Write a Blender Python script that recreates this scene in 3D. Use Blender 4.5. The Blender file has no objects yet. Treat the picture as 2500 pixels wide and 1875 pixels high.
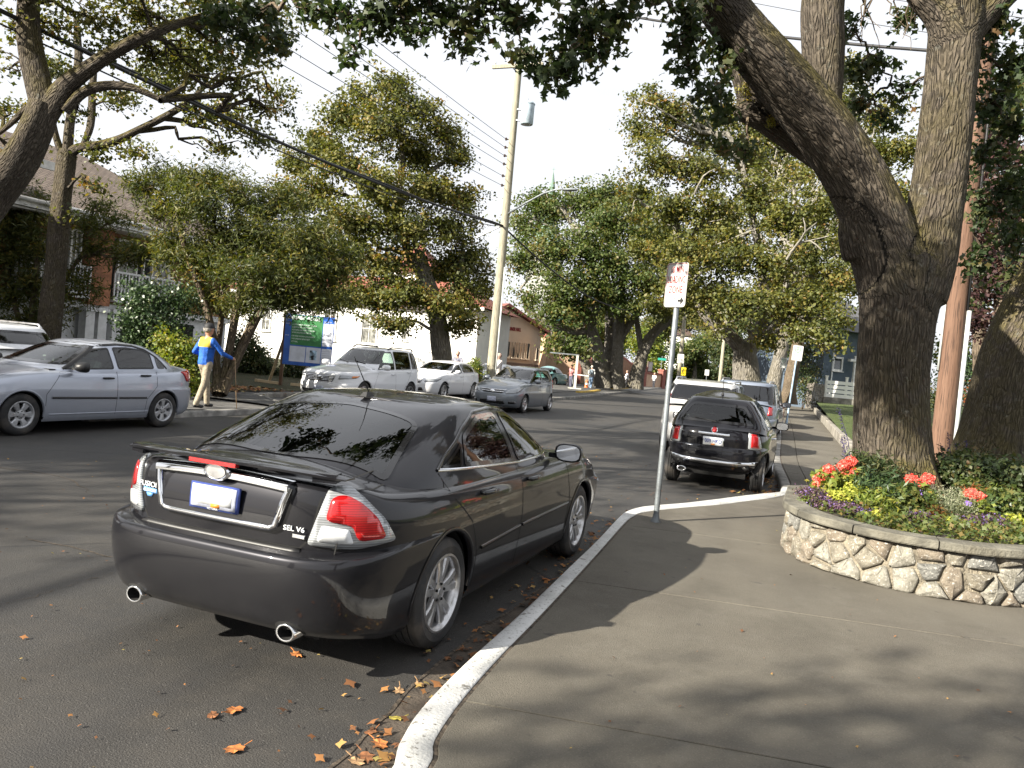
import bpy, bmesh, math, random
import numpy as np
from mathutils import Vector, Matrix
from mathutils.bvhtree import BVHTree
random.seed(7); rng = np.random.default_rng(7)
PI = math.pi
scene = bpy.context.scene
COL = scene.collection

# ---------------------------------------------------------------- camera, sky, sun, exposure
FOC, PITCH, ROLL, EYE, YAW = 1930.0, math.radians(1.78), math.radians(5.25), 1.74, math.radians(21.5)
def cam_axes():
    f = np.array([0, math.cos(PITCH), -math.sin(PITCH)]); u = np.array([0, math.sin(PITCH), math.cos(PITCH)]); x = np.array([1., 0, 0])
    rx = math.cos(ROLL)*x + math.sin(ROLL)*u; up = -math.sin(ROLL)*x + math.cos(ROLL)*u
    c, s = math.cos(YAW), math.sin(YAW); M = np.array([[c, -s, 0], [s, c, 0], [0, 0, 1]])
    return M@rx, M@up, M@f
RX, UP, FW = cam_axes()
KP = 2500/2212.0
EYEP = np.array([0, 0, EYE])
def ray(u, v): return FW + RX*(u*KP-1250)/FOC - UP*(v*KP-937.5)/FOC
def G(u, v, z=0.0):            # ground point seen at a place of the photograph
    d = ray(u, v); return EYEP + d*((z-EYE)/d[2])
def A(u, v, d): return EYEP + ray(u, v)*d      # point at a surveyed distance
def AX(u, v, X):
    d = ray(u, v); return EYEP + d*(X/d[0])
cam = bpy.data.cameras.new('camera'); cam_o = bpy.data.objects.new('camera', cam); COL.objects.link(cam_o)
cam.sensor_width = 36; cam.lens = FOC/2500*36; cam.clip_start = .05; cam.clip_end = 3000
m = Matrix(((RX[0], UP[0], -FW[0], 0), (RX[1], UP[1], -FW[1], 0), (RX[2], UP[2], -FW[2], EYE), (0, 0, 0, 1)))
cam_o.matrix_world = m
scene.camera = cam_o

SUN_EL, SUN_AZ = math.radians(27), math.radians(215)       # azimuth clockwise from +Y
wd = bpy.data.worlds.new('World'); scene.world = wd; wd.use_nodes = True
wt = wd.node_tree; wt.nodes.clear()
wo = wt.nodes.new('ShaderNodeOutputWorld'); bg = wt.nodes.new('ShaderNodeBackground'); sk = wt.nodes.new('ShaderNodeTexSky')
sk.sky_type = 'NISHITA'; sk.sun_disc = False; sk.sun_elevation = SUN_EL; sk.sun_rotation = SUN_AZ
sk.air_density = 1.3; sk.dust_density = 3.5; sk.ozone_density = 1.0
# thin bright high cloud over the blue
tc = wt.nodes.new('ShaderNodeTexCoord'); mp = wt.nodes.new('ShaderNodeMapping'); mp.inputs['Scale'].default_value = (1.2, 1.2, 4)
nz = wt.nodes.new('ShaderNodeTexNoise'); nz.inputs['Scale'].default_value = 1.6; nz.inputs['Detail'].default_value = 5
rp = wt.nodes.new('ShaderNodeMapRange'); rp.inputs['From Min'].default_value = .3; rp.inputs['From Max'].default_value = .7
rp.inputs['To Min'].default_value = .86; rp.inputs['To Max'].default_value = 1.0
mx = wt.nodes.new('ShaderNodeMix'); mx.data_type = 'RGBA'; mx.inputs['B'].default_value = (6.7, 6.85, 7.2, 1)
wt.links.new(tc.outputs['Generated'], mp.inputs['Vector']); wt.links.new(mp.outputs[0], nz.inputs['Vector'])
wt.links.new(nz.outputs['Fac'], rp.inputs['Value']); wt.links.new(rp.outputs[0], mx.inputs['Factor'])
wt.links.new(sk.outputs[0], mx.inputs['A']); wt.links.new(mx.outputs['Result'], bg.inputs['Color'])
bg.inputs['Strength'].default_value = .052
wt.links.new(bg.outputs[0], wo.inputs['Surface'])
sl = bpy.data.lights.new('sun', 'SUN'); sl.energy = 5.0; sl.angle = math.radians(.55); sl.color = (1, .93, .80)
so = bpy.data.objects.new('sun', sl); COL.objects.link(so)
SUNV = Vector((math.sin(SUN_AZ)*math.cos(SUN_EL), math.cos(SUN_AZ)*math.cos(SUN_EL), math.sin(SUN_EL)))
so.rotation_euler = SUNV.to_track_quat('Z', 'Y').to_euler(); so.location = (-20, -30, 40)
scene.view_settings.view_transform = 'Standard'; scene.view_settings.look = 'None'
scene.view_settings.exposure = 1.65; scene.view_settings.gamma = 1.0
scene.view_settings.use_curve_mapping = False
try:
    scene.cycles.max_bounces = 7; scene.cycles.transparent_max_bounces = 12; scene.cycles.use_denoising = True
    scene.cycles.caustics_reflective = False; scene.cycles.caustics_refractive = False
except Exception: pass

# ---------------------------------------------------------------- materials
MATS = {}
def nodes_of(name):
    m = bpy.data.materials.new(name); m.use_nodes = True
    nt = m.node_tree; b = nt.nodes['Principled BSDF']
    MATS[name] = m
    return m, nt, b
def mixc(nt, fac, a, b, blend='MIX'):
    n = nt.nodes.new('ShaderNodeMix'); n.data_type = 'RGBA'; n.blend_type = blend
    for k, s in (('Factor', fac), ('A', a), ('B', b)):
        if hasattr(s, 'default_value') or hasattr(s, 'is_output'): nt.links.new(s, n.inputs[k])
        elif isinstance(s, (int, float)): n.inputs[k].default_value = s
        else: n.inputs[k].default_value = (*s, 1) if len(s) == 3 else s
    return n.outputs['Result']
def noise(nt, vec, scale, detail=4, rough=.55, lo=.35, hi=.65, tol=0, toh=1, stretch=None):
    if stretch is not None:
        mm = nt.nodes.new('ShaderNodeMapping'); mm.inputs['Scale'].default_value = stretch
        nt.links.new(vec, mm.inputs['Vector']); vec = mm.outputs[0]
    n = nt.nodes.new('ShaderNodeTexNoise'); n.inputs['Scale'].default_value = scale; n.inputs['Detail'].default_value = detail
    n.inputs['Roughness'].default_value = rough; nt.links.new(vec, n.inputs['Vector'])
    r = nt.nodes.new('ShaderNodeMapRange'); r.inputs['From Min'].default_value = lo; r.inputs['From Max'].default_value = hi
    r.inputs['To Min'].default_value = tol; r.inputs['To Max'].default_value = toh
    nt.links.new(n.outputs['Fac'], r.inputs['Value']); return r.outputs[0]
def voro(nt, vec, scale, feature='F1', lo=0, hi=1, tol=0, toh=1, stretch=None, out='Distance'):
    if stretch is not None:
        mm = nt.nodes.new('ShaderNodeMapping'); mm.inputs['Scale'].default_value = stretch
        nt.links.new(vec, mm.inputs['Vector']); vec = mm.outputs[0]
    n = nt.nodes.new('ShaderNodeTexVoronoi'); n.feature = feature; n.inputs['Scale'].default_value = scale
    nt.links.new(vec, n.inputs['Vector'])
    if out == 'Color': return n.outputs['Color']
    r = nt.nodes.new('ShaderNodeMapRange'); r.inputs['From Min'].default_value = lo; r.inputs['From Max'].default_value = hi
    r.inputs['To Min'].default_value = tol; r.inputs['To Max'].default_value = toh
    nt.links.new(n.outputs[out], r.inputs['Value']); return r.outputs[0]
def objco(nt, world=False):
    if world:
        return nt.nodes.new('ShaderNodeNewGeometry').outputs['Position']
    return nt.nodes.new('ShaderNodeTexCoord').outputs['Object']
def bump(nt, b, h, strength=.5, dist=.01):
    n = nt.nodes.new('ShaderNodeBump'); n.inputs['Strength'].default_value = strength; n.inputs['Distance'].default_value = dist
    nt.links.new(h, n.inputs['Height']); nt.links.new(n.outputs[0], b.inputs['Normal']); return n
def simple(name, col, rough=.6, metal=0., coat=0., var=.12, vs=6., bs=0., bd=.004, bscale=60., spec=.5, world=False, dirt=None, ds=3.):
    m, nt, b = nodes_of(name)
    v = objco(nt, world)
    f = noise(nt, v, vs)
    c2 = tuple(max(0, c*(1-2*var)) for c in col)
    c1 = tuple(min(1, c*(1+var)) for c in col)
    o = mixc(nt, f, c2, c1)
    if dirt: o = mixc(nt, noise(nt, v, ds, 6, .6, .5, .75), o, dirt)
    nt.links.new(o, b.inputs['Base Color'])
    b.inputs['Roughness'].default_value = rough; b.inputs['Metallic'].default_value = metal
    b.inputs['Coat Weight'].default_value = coat; b.inputs['Coat Roughness'].default_value = .03
    b.inputs['Specular IOR Level'].default_value = spec
    if bs: bump(nt, b, noise(nt, v, bscale, 3), bs, bd)
    return m

# ---------------------------------------------------------------- mesh helpers
def rotz(p, a):
    c, s = math.cos(a), math.sin(a); return (p[0]*c-p[1]*s, p[0]*s+p[1]*c, p[2])
class MB:
    def __init__(s): s.v = []; s.f = []; s.m = []; s.n = 0; s.uv = None
    def add(s, verts, faces, mi=0):
        o = s.n; verts = [tuple(map(float, p)) for p in verts]
        s.v += verts; s.n += len(verts)
        for f in faces: s.f.append(tuple(o+i for i in f)); s.m.append(mi)
        return s
    def box(s, c, d, rz=0, mi=0, rx=0, ry=0, taper=1.0):
        hx, hy, hz = d[0]/2, d[1]/2, d[2]/2
        pts = []
        R = Matrix.Rotation(rz, 3, 'Z') @ Matrix.Rotation(ry, 3, 'Y') @ Matrix.Rotation(rx, 3, 'X')
        for z in (-1, 1):
            t = taper if z > 0 else 1
            for x, y in ((-1, -1), (1, -1), (1, 1), (-1, 1)):
                p = R @ Vector((x*hx*t, y*hy*t, z*hz)); pts.append((p.x+c[0], p.y+c[1], p.z+c[2]))
        return s.add(pts, [(3, 2, 1, 0), (4, 5, 6, 7), (0, 1, 5, 4), (1, 2, 6, 5), (2, 3, 7, 6), (3, 0, 4, 7)], mi)
    def beam(s, a, b, w, h, mi=0, up=(0, 0, 1)):
        a, b = Vector(a), Vector(b); d = (b-a).normalized(); u = Vector(up)
        if abs(d.dot(u)) > .98: u = Vector((0, 1, 0))
        x = d.cross(u).normalized(); u = x.cross(d).normalized()
        pts = []
        for p in (a, b):
            for i, j in ((-1, -1), (1, -1), (1, 1), (-1, 1)): pts.append(p + x*(i*w/2) + u*(j*h/2))
        return s.add(pts, [(0, 1, 2, 3), (7, 6, 5, 4), (0, 4, 5, 1), (1, 5, 6, 2), (2, 6, 7, 3), (3, 7, 4, 0)], mi)
    def tube(s, path, rad, n=8, mi=0, cap=True):
        P = [Vector(p) for p in path]; k = len(P)
        if not hasattr(rad, '__len__'): rad = [rad]*k
        fr = frames(P); pts = []
        for i in range(k):
            x, y = fr[i]
            for j in range(n):
                a = 2*PI*j/n; pts.append(P[i]+(x*math.cos(a)+y*math.sin(a))*rad[i])
        F = [(i*n+j, i*n+(j+1) % n, (i+1)*n+(j+1) % n, (i+1)*n+j) for i in range(k-1) for j in range(n)]
        if cap: F += [tuple(range(n-1, -1, -1)), tuple((k-1)*n+j for j in range(n))]
        return s.add(pts, F, mi)
    def lathe(s, prof, c=(0, 0, 0), n=24, axis='z', mi=0, a0=0, a1=2*PI, close=True):
        pts = []; k = len(prof); full = abs(a1-a0-2*PI) < 1e-6; nn = n if full else n+1
        for r, h in prof:
            for j in range(nn):
                a = a0+(a1-a0)*j/n; x, y = r*math.cos(a), r*math.sin(a)
                p = (x, y, h) if axis == 'z' else ((h, x, y) if axis == 'x' else (y, h, x))
                pts.append((p[0]+c[0], p[1]+c[1], p[2]+c[2]))
        F = []
        for i in range(k-1):
            for j in range(n if full else n):
                j2 = (j+1) % nn
                F.append((i*nn+j, i*nn+j2, (i+1)*nn+j2, (i+1)*nn+j))
        return s.add(pts, F, mi)
    def prism(s, poly, z0, z1, mi=0):        # poly in xy
        n = len(poly); pts = [(x, y, z0) for x, y in poly]+[(x, y, z1) for x, y in poly]
        return s.add(pts, [tuple(range(n-1, -1, -1)), tuple(range(n, 2*n))]+[(i, (i+1) % n, n+(i+1) % n, n+i) for i in range(n)], mi)
    def panel(s, poly, o, ux, uy, th, mi=0):  # polygon in plane (o,ux,uy), thickness along normal both ways
        ux, uy, o = Vector(ux), Vector(uy), Vector(o); nn = ux.cross(uy).normalized(); n = len(poly)
        pts = [o+ux*a+uy*b+nn*th for a, b in poly]+[o+ux*a+uy*b for a, b in poly]
        return s.add(pts, [tuple(range(n)), tuple(range(2*n-1, n-1, -1))]+[(i, n+i, n+(i+1) % n, (i+1) % n) for i in range(n)], mi)
    def mesh(s, name, mats, smooth=False):
        me = bpy.data.meshes.new(name); me.from_pydata(s.v, [], s.f)
        if not isinstance(mats, (list, tuple)): mats = [mats]
        for mm in mats: me.materials.append(mm)
        if len(mats) > 1: me.polygons.foreach_set('material_index', np.array(s.m, dtype=np.int32))
        if smooth: me.polygons.foreach_set('use_smooth', np.ones(len(s.f), dtype=bool))
        me.update(); return me
    def build(s, name, mats, parent=None, smooth=False, sharp=None, label=None, kind=None, cat=None, group=None, loc=None):
        me = s.mesh(name, mats, smooth or sharp is not None)
        if sharp is not None: set_sharp(me, sharp)
        return link(name, me, parent, label, cat, group, kind, loc)
def set_sharp(me, ang):
    bm = bmesh.new(); bm.from_mesh(me)
    bmesh.ops.remove_doubles(bm, verts=bm.verts, dist=1e-5)
    bmesh.ops.recalc_face_normals(bm, faces=bm.faces)
    for e in bm.edges:
        if len(e.link_faces) == 2 and e.calc_face_angle(0) > math.radians(ang): e.smooth = False
        elif len(e.link_faces) != 2: e.smooth = True
    bm.to_mesh(me); bm.free(); me.update()
def frames(P):
    out = []; t0 = (P[1]-P[0]).normalized(); u = Vector((1, 0, 0)) if abs(t0.x) < .8 else Vector((0, 1, 0))
    x = (u - t0*u.dot(t0)).normalized()
    for i in range(len(P)):
        t = ((P[min(i+1, len(P)-1)]-P[max(i-1, 0)])).normalized()
        x = (x - t*x.dot(t)).normalized(); out.append((x, t.cross(x).normalized()))
    return out
def tag(o, label=None, cat=None, group=None, kind=None):
    if label: o['label'] = label
    if cat: o['category'] = cat
    if group: o['group'] = group
    if kind: o['kind'] = kind
    return o
def link(name, me, parent=None, label=None, cat=None, group=None, kind=None, loc=None):
    o = bpy.data.objects.new(name, me); COL.objects.link(o)
    if parent is not None: o.parent = parent
    if loc is not None: o.location = loc
    return tag(o, label, cat, group, kind)
def thing(name, label, cat, loc=(0, 0, 0), rz=0, group=None):
    o = bpy.data.objects.new(name, None); COL.objects.link(o); o.location = loc; o.rotation_euler = (0, 0, rz)
    o.empty_display_size = .2
    return tag(o, label, cat, group)
def copy_tree(o, parent=None, skip=()):
    c = o.copy(); COL.objects.link(c)
    if parent is not None: c.parent = parent
    for ch in [x for x in o.children]: copy_tree(ch, c)
    return c
def catmull(pts, per=8, closed=False):
    P = np.array(pts, float); n = len(P); out = []
    rngs = n if closed else n-1
    for i in range(rngs):
        p1, p2 = P[i], P[(i+1) % n]
        p0 = P[i-1] if (i > 0 or closed) else 2*p1-p2
        p3 = P[(i+2) % n] if (i+2 < n or closed) else 2*p2-p1
        for k in range(per):
            t = k/per; out.append(.5*((2*p1)+(-p0+p2)*t+(2*p0-5*p1+4*p2-p3)*t*t+(-p0+3*p1-3*p2+p3)*t**3))
    if not closed: out.append(P[-1])
    return np.array(out)
def fast_mesh(name, verts, faces_n, loops, mats, mi=None, attr=None, smooth=False, uv=None):
    """verts (V,3); faces all with faces_n corners; loops flat index array"""
    me = bpy.data.meshes.new(name); V = len(verts); Fn = len(loops)//faces_n
    me.vertices.add(V); me.vertices.foreach_set('co', np.asarray(verts, np.float32).ravel())
    me.loops.add(len(loops)); me.loops.foreach_set('vertex_index', np.asarray(loops, np.int32))
    me.polygons.add(Fn); me.polygons.foreach_set('loop_start', np.arange(Fn, dtype=np.int32)*faces_n)
    if not isinstance(mats, (list, tuple)): mats = [mats]
    for mm in mats: me.materials.append(mm)
    if mi is not None: me.polygons.foreach_set('material_index', np.asarray(mi, np.int32))
    if smooth: me.polygons.foreach_set('use_smooth', np.ones(Fn, dtype=bool))
    me.update(calc_edges=True)
    for k, (dom, typ, data) in (attr or {}).items():
        a = me.attributes.new(k, typ, dom); a.data.foreach_set('value' if typ == 'FLOAT' else ('vector' if typ == 'FLOAT_VECTOR' else 'color'), np.asarray(data, np.float32).ravel())
    return me
def text_obj(name, body, size, mat_, parent, loc, rot, sx=1.0, ext=.002, align='CENTER', bold=0.0):
    c = bpy.data.curves.new(name, 'FONT'); c.body = body; c.size = size; c.extrude = ext; c.align_x = align; c.align_y = 'CENTER'
    c.offset = bold; c.resolution_u = 3
    c.materials.append(mat_)
    t = bpy.data.objects.new(name, c); COL.objects.link(t)
    me = bpy.data.meshes.new_from_object(t.evaluated_get(bpy.context.evaluated_depsgraph_get())); bpy.data.objects.remove(t)
    o = bpy.data.objects.new(name, me); COL.objects.link(o); o.parent = parent; o.location = loc; o.rotation_euler = rot; o.scale = (sx, 1, 1)
    return o
# ---------------------------------------------------------------- cars
def paint(name, col, metal=.35, rough=.28, coat=1.0, flake=.1):
    m, nt, b = nodes_of(name); v = objco(nt)
    d = noise(nt, v, 2.2, 6, .6, .45, .8)
    low = nt.nodes.new('ShaderNodeSeparateXYZ'); nt.links.new(v, low.inputs[0])
    r = nt.nodes.new('ShaderNodeMapRange'); r.inputs['From Min'].default_value = .5; r.inputs['From Max'].default_value = .2
    nt.links.new(low.outputs['Z'], r.inputs['Value'])
    mu = nt.nodes.new('ShaderNodeMath'); mu.operation = 'MULTIPLY'; nt.links.new(r.outputs[0], mu.inputs[0]); nt.links.new(noise(nt, v, 9, 5, .6, .3, .7, .1, .6), mu.inputs[1])
    o = mixc(nt, mu.outputs[0], col, tuple(.7*c+.03 for c in col))
    nt.links.new(o, b.inputs['Base Color'])
    b.inputs['Metallic'].default_value = metal; b.inputs['Roughness'].default_value = rough
    b.inputs['Coat Weight'].default_value = coat*(.85 if max(col) > .1 else .8); b.inputs['Specular IOR Level'].default_value = .3 if max(col) > .1 else .08
    rr = nt.nodes.new('ShaderNodeMapRange'); rr.inputs['To Min'].default_value = .02; rr.inputs['To Max'].default_value = .14
    nt.links.new(d, rr.inputs['Value']); nt.links.new(rr.outputs[0], b.inputs['Coat Roughness'])
    return m
def glassmat(name, tint, alpha, rough=.0):
    """thin tinted glazing: mirror coat over a partly see-through sheet"""
    m, nt, b = nodes_of(name); nt.nodes.remove(b); out = nt.nodes['Material Output']
    tr = nt.nodes.new('ShaderNodeBsdfTransparent'); tr.inputs[0].default_value = (*tint, 1)
    gl = nt.nodes.new('ShaderNodeBsdfGlossy'); gl.inputs['Roughness'].default_value = rough; gl.inputs[0].default_value = (1, 1, 1, 1)
    fr = nt.nodes.new('ShaderNodeFresnel'); fr.inputs['IOR'].default_value = 1.52+alpha
    g = nt.nodes.new('ShaderNodeNewGeometry')
    nzb = nt.nodes.new('ShaderNodeBump'); nzb.inputs['Strength'].default_value = .03; nzb.inputs['Distance'].default_value = .01
    nt.links.new(noise(nt, objco(nt), 3, 2), nzb.inputs['Height']); nt.links.new(nzb.outputs[0], gl.inputs['Normal'])
    ms = nt.nodes.new('ShaderNodeMixShader'); nt.links.new(fr.outputs[0], ms.inputs[0]); nt.links.new(tr.outputs[0], ms.inputs[1]); nt.links.new(gl.outputs[0], ms.inputs[2])
    nt.links.new(ms.outputs[0], out.inputs['Surface']); return m
M_trim = simple('black_trim', (.012, .012, .013), .45, var=.2, bs=.2, bd=.001, bscale=300)
M_gloss = simple('gloss_black', (.008, .008, .009), .12, coat=.6, var=.1)
M_rub = simple('rubber', (.018, .018, .019), .75, var=.25, bs=.3, bd=.002, bscale=90, dirt=(.07, .06, .05), ds=5)
M_alloy = simple('alloy', (.55, .55, .56), .28, metal=.85, var=.08, vs=12, dirt=(.25, .24, .22), ds=9)
M_hub = simple('hub_cap', (.42, .43, .45), .35, metal=.6, var=.1, vs=12)
M_dark = simple('wheel_well', (.006, .006, .006), .9)
M_chrome = simple('chrome', (.82, .83, .85), .07, metal=1., var=.03)
M_seat = simple('seat_fabric', (.05, .05, .052), .9, var=.2)
M_seatl = simple('seat_grey', (.32, .31, .29), .9, var=.15)
M_glass = glassmat('window_glass', (.50, .60, .56), .12)
M_glassd = glassmat('tinted_glass', (.16, .21, .20), .32)
M_glassg = glassmat('privacy_glass', (.06, .07, .075), .2)
def lampmat(name, col, rough=.08):
    m, nt, b = nodes_of(name); v = objco(nt)
    l = nt.nodes.new('ShaderNodeTexWave'); l.inputs['Scale'].default_value = 26; l.bands_direction = 'Z'; nt.links.new(v, l.inputs['Vector'])
    r = nt.nodes.new('ShaderNodeMapRange'); r.inputs['To Min'].default_value = .0; r.inputs['To Max'].default_value = 1; nt.links.new(l.outputs['Fac'], r.inputs['Value'])
    nt.links.new(mixc(nt, r.outputs[0], tuple(c*.55 for c in col), col), b.inputs['Base Color'])
    b.inputs['Roughness'].default_value = rough+.15; b.inputs['Coat Weight'].default_value = 1; b.inputs['Coat Roughness'].default_value = .02
    b.inputs['Metallic'].default_value = .25
    return m
M_red = lampmat('red_lens', (.62, .012, .014)); M_clear = lampmat('clear_lens', (.40, .42, .44)); M_amber = lampmat('amber_lens', (.8, .25, .04))
M_white = simple('white_plate', (.7, .72, .74), .35, var=.05)
M_plate = simple('plate_face', (.52, .55, .66), .3, var=.12, vs=20)
M_blue = simple('plate_blue', (.05, .08, .30), .4)
M_bluel = simple('sticker_blue', (.12, .30, .62), .4)
M_orange = simple('sticker_orange', (.75, .25, .03), .5)

def ring_half(r, N, z):
    yr, yf, w = r['yr'], r['yf'], r['w']; p, q = r.get('p', 3.), r.get('q', 6.)
    p2, q2 = r.get('pf', p), r.get('qf', q)
    yc = (yr+yf)/2; a = (yf-yr)/2
    th = np.linspace(-PI/2, PI/2, 900); s, c = np.sin(th), np.cos(th)
    P = np.where(s < 0, p, p2); Q = np.where(s < 0, q, q2)
    y = yc+a*np.sign(s)*np.abs(s)**(2/Q); x = w*np.abs(c)**(2/P)
    if 'wf' in r:   # width varying along the length
        x = x*np.interp(y, *zip(*r['wf']))
    d = np.concatenate([[0], np.cumsum(np.hypot(np.diff(x), np.diff(y)))]); t = np.linspace(0, d[-1], N)
    return np.interp(t, d, x), np.interp(t, d, y)
def zcurve(pts):
    if not hasattr(pts, '__len__'): return lambda y: np.full_like(np.asarray(y, float), pts)
    c = catmull(pts, 10); c = c[np.argsort(c[:, 0], kind='stable')]
    return lambda y: np.interp(y, c[:, 0], c[:, 1])
def shell(rings, cap, N, sub=4, M=12, kcap=2.6):
    """rings bottom->top then roof/deck cap. returns grid arrays (R,N,3) for the right half"""
    R = []
    for r in rings:
        x, y = ring_half(r, N, 0); z = zcurve(r['z'])(y); R.append(np.stack([x, y, z], -1))
    out = []
    for i in range(len(R)-1):
        p1, p2 = R[i], R[i+1]
        p0 = R[i-1] if (i > 0 and not rings[i].get('sharp')) else 2*p1-p2
        p3 = R[i+2] if (i+2 < len(R) and not rings[i+1].get('sharp')) else 2*p2-p1
        n = rings[i].get('sub', sub)
        for k in range(n):
            t = k/n; out.append(.5*((2*p1)+(-p0+p2)*t+(2*p0-5*p1+4*p2-p3)*t*t+(-p0+3*p1-3*p2+p3)*t**3))
    out.append(R[-1]); L = R[-1]; zc = zcurve(cap)(L[:, 1])
    for k in range(1, M+1):
        s = 1-k/M; q = L.copy(); q[:, 0] = L[:, 0]*s; q[:, 2] = zc+(L[:, 2]-zc)*s**kcap; out.append(q)
    return np.array(out)
def half_to_mesh(Gd, mi=0):
    R, N, _ = Gd.shape; V = Gd.reshape(-1, 3); ii = np.arange(R*N).reshape(R, N)
    F = np.stack([ii[:-1, :-1], ii[:-1, 1:], ii[1:, 1:], ii[1:, :-1]], -1).reshape(-1, 4)
    return V, F
def inpoly(px, py, poly):
    poly = np.asarray(poly); c = np.zeros(len(px), bool); j = len(poly)-1
    for i in range(len(poly)):
        xi, yi = poly[i]; xj, yj = poly[j]
        k = ((yi > py) != (yj > py)) & (px < (xj-xi)*(py-yi)/((yj-yi) if yj != yi else 1e-9)+xi)
        c ^= k; j = i
    return c
def offset_poly(poly, d):
    """inward offset (d>0)"""
    P = np.asarray(poly, float); n = len(P); ar = .5*sum(P[i][0]*P[(i+1) % n][1]-P[(i+1) % n][0]*P[i][1] for i in range(n))
    sg = 1 if ar > 0 else -1; out = []
    for i in range(n):
        a, b, c = P[i-1], P[i], P[(i+1) % n]
        e1 = (b-a)/max(1e-9, np.linalg.norm(b-a)); e2 = (c-b)/max(1e-9, np.linalg.norm(c-b))
        n1 = np.array([-e1[1], e1[0]])*sg; n2 = np.array([-e2[1], e2[0]])*sg
        m = n1+n2; l = np.dot(m, m)
        m = m*(2/l) if l > 1e-6 else n1
        if np.linalg.norm(m) > 2.: m = m/np.linalg.norm(m)*2.
        out.append(b+m*d)
    return np.array(out)
def smooth_poly(poly, r=.05, n=4):
    P = [np.array(p, float) for p in poly]; out = []; k = len(P)
    for i in range(k):
        a, b, c = P[i-1], P[i], P[(i+1) % k]; rr = min(r, .45*np.linalg.norm(a-b), .45*np.linalg.norm(c-b))
        p = b+(a-b)/np.linalg.norm(a-b)*rr; q = b+(c-b)/np.linalg.norm(c-b)*rr
        for j in range(n+1):
            t = j/n; out.append((1-t)**2*p+2*t*(1-t)*b+t*t*q)
    return np.array(out)
DIRS = {'R': ((-1, 0, 0), lambda a, b: (4, a, b)), 'B': ((0, 1, 0), lambda a, b: (a, -4, b)), 'F': ((0, -1, 0), lambda a, b: (a, 8, b)), 'T': ((0, 0, -1), lambda a, b: (a, b, 4))}
def dirdef(axis):
    if axis in DIRS: return DIRS[axis]
    a = math.radians(axis)                      # plan angle the ray starts from, measured from -Y (rear) towards +X
    d = Vector((-math.sin(a), math.cos(a), 0)); t = Vector((math.cos(a), math.sin(a), 0))
    return tuple(d), (lambda p, q, d=d, t=t: tuple(Vector((0, 0, q))+t*p-d*6+Vector((0, 0, 0))))
def hit(bvh, axis, a, b, off):
    if axis != 'R' and abs(a) < 1.5e-3: a = 1.5e-3
    d, f = dirdef(axis); d = Vector(d); o = Vector(f(a, b)); loc, nor, idx, dist = bvh.ray_cast(o, d)
    if loc is None:
        q = o+d*4; loc, nor, idx, dist = bvh.find_nearest(q)
        loc = loc.copy()
    if nor.dot(d) > 0: nor = -nor
    return loc+nor*off, nor
def decal(bvh, poly, axis, off=.004, th=0., sub=.06, hole=None):
    """a sheet following the body inside the outline; th>0 gives it a raised solid edge"""
    bm = bmesh.new()
    P = np.asarray(poly, float)
    # densify the outline
    D = []
    for i in range(len(P)):
        a, b = P[i], P[(i+1) % len(P)]; k = max(1, int(np.linalg.norm(b-a)/sub))
        for j in range(k): D.append(a+(b-a)*j/k)
    vs = [bm.verts.new((p[0], p[1], 0)) for p in D]
    if hole is None: bm.faces.new(vs)
    else:
        H = []
        for i in range(len(P)):
            a, b = hole[i], hole[(i+1) % len(P)]; p, q = P[i], P[(i+1) % len(P)]; k = max(1, int(np.linalg.norm(q-p)/sub))
            for j in range(k): H.append(a+(b-a)*j/k)
        hs = [bm.verts.new((p[0], p[1], 0)) for p in H]; n = len(vs)
        for i in range(n): bm.faces.new((vs[i], vs[(i+1) % n], hs[(i+1) % n], hs[i]))
    if hole is None:
        mn, mxx = P.min(0), P.max(0)
        for ax in (0, 1):
            k = int((mxx[ax]-mn[ax])/sub)
            for j in range(1, k+1):
                c = mn[ax]+(mxx[ax]-mn[ax])*j/(k+1); co = [0, 0, 0]; no = [0, 0, 0]; co[ax] = c; no[ax] = 1
                bmesh.ops.bisect_plane(bm, geom=bm.verts[:]+bm.edges[:]+bm.faces[:], plane_co=co, plane_no=no, dist=1e-5)
    bmesh.ops.triangulate(bm, faces=[f for f in bm.faces if len(f.verts) > 4])
    bound = [e for e in bm.edges if len(e.link_faces) == 1]
    top = {}; bot = {}
    bv = set(v for e in bound for v in e.verts)
    for v in bm.verts:
        l, n = hit(bvh, axis, v.co.x, v.co.y, off+th); top[v] = l
        if th > 0 and v in bv: bot[v] = l-n*(th+.004)
    if th > 0:
        new = {v: bm.verts.new(bot[v]) for v in bv}
        for e in bound:
            a, b = e.verts; bm.faces.new((a, b, new[b], new[a]))
    for v, c in top.items(): v.co = c
    bmesh.ops.recalc_face_normals(bm, faces=bm.faces)
    # orient outward
    d = Vector(dirdef(axis)[0]); s = sum(f.normal.dot(d)*f.calc_area() for f in bm.faces if (th == 0))
    if s > 0: bmesh.ops.reverse_faces(bm, faces=bm.faces)
    V = [tuple(v.co) for v in bm.verts]; bm.verts.index_update(); F = [tuple(v.index for v in f.verts) for f in bm.faces]
    bm.free(); return V, F
def line_poly(pts, w):
    P = np.asarray(pts, float); L = []; R = []
    for i in range(len(P)):
        t = P[min(i+1, len(P)-1)]-P[max(i-1, 0)]; t = t/np.linalg.norm(t); n = np.array([-t[1], t[0]])
        L.append(P[i]+n*w/2); R.append(P[i]-n*w/2)
    return L, R
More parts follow.
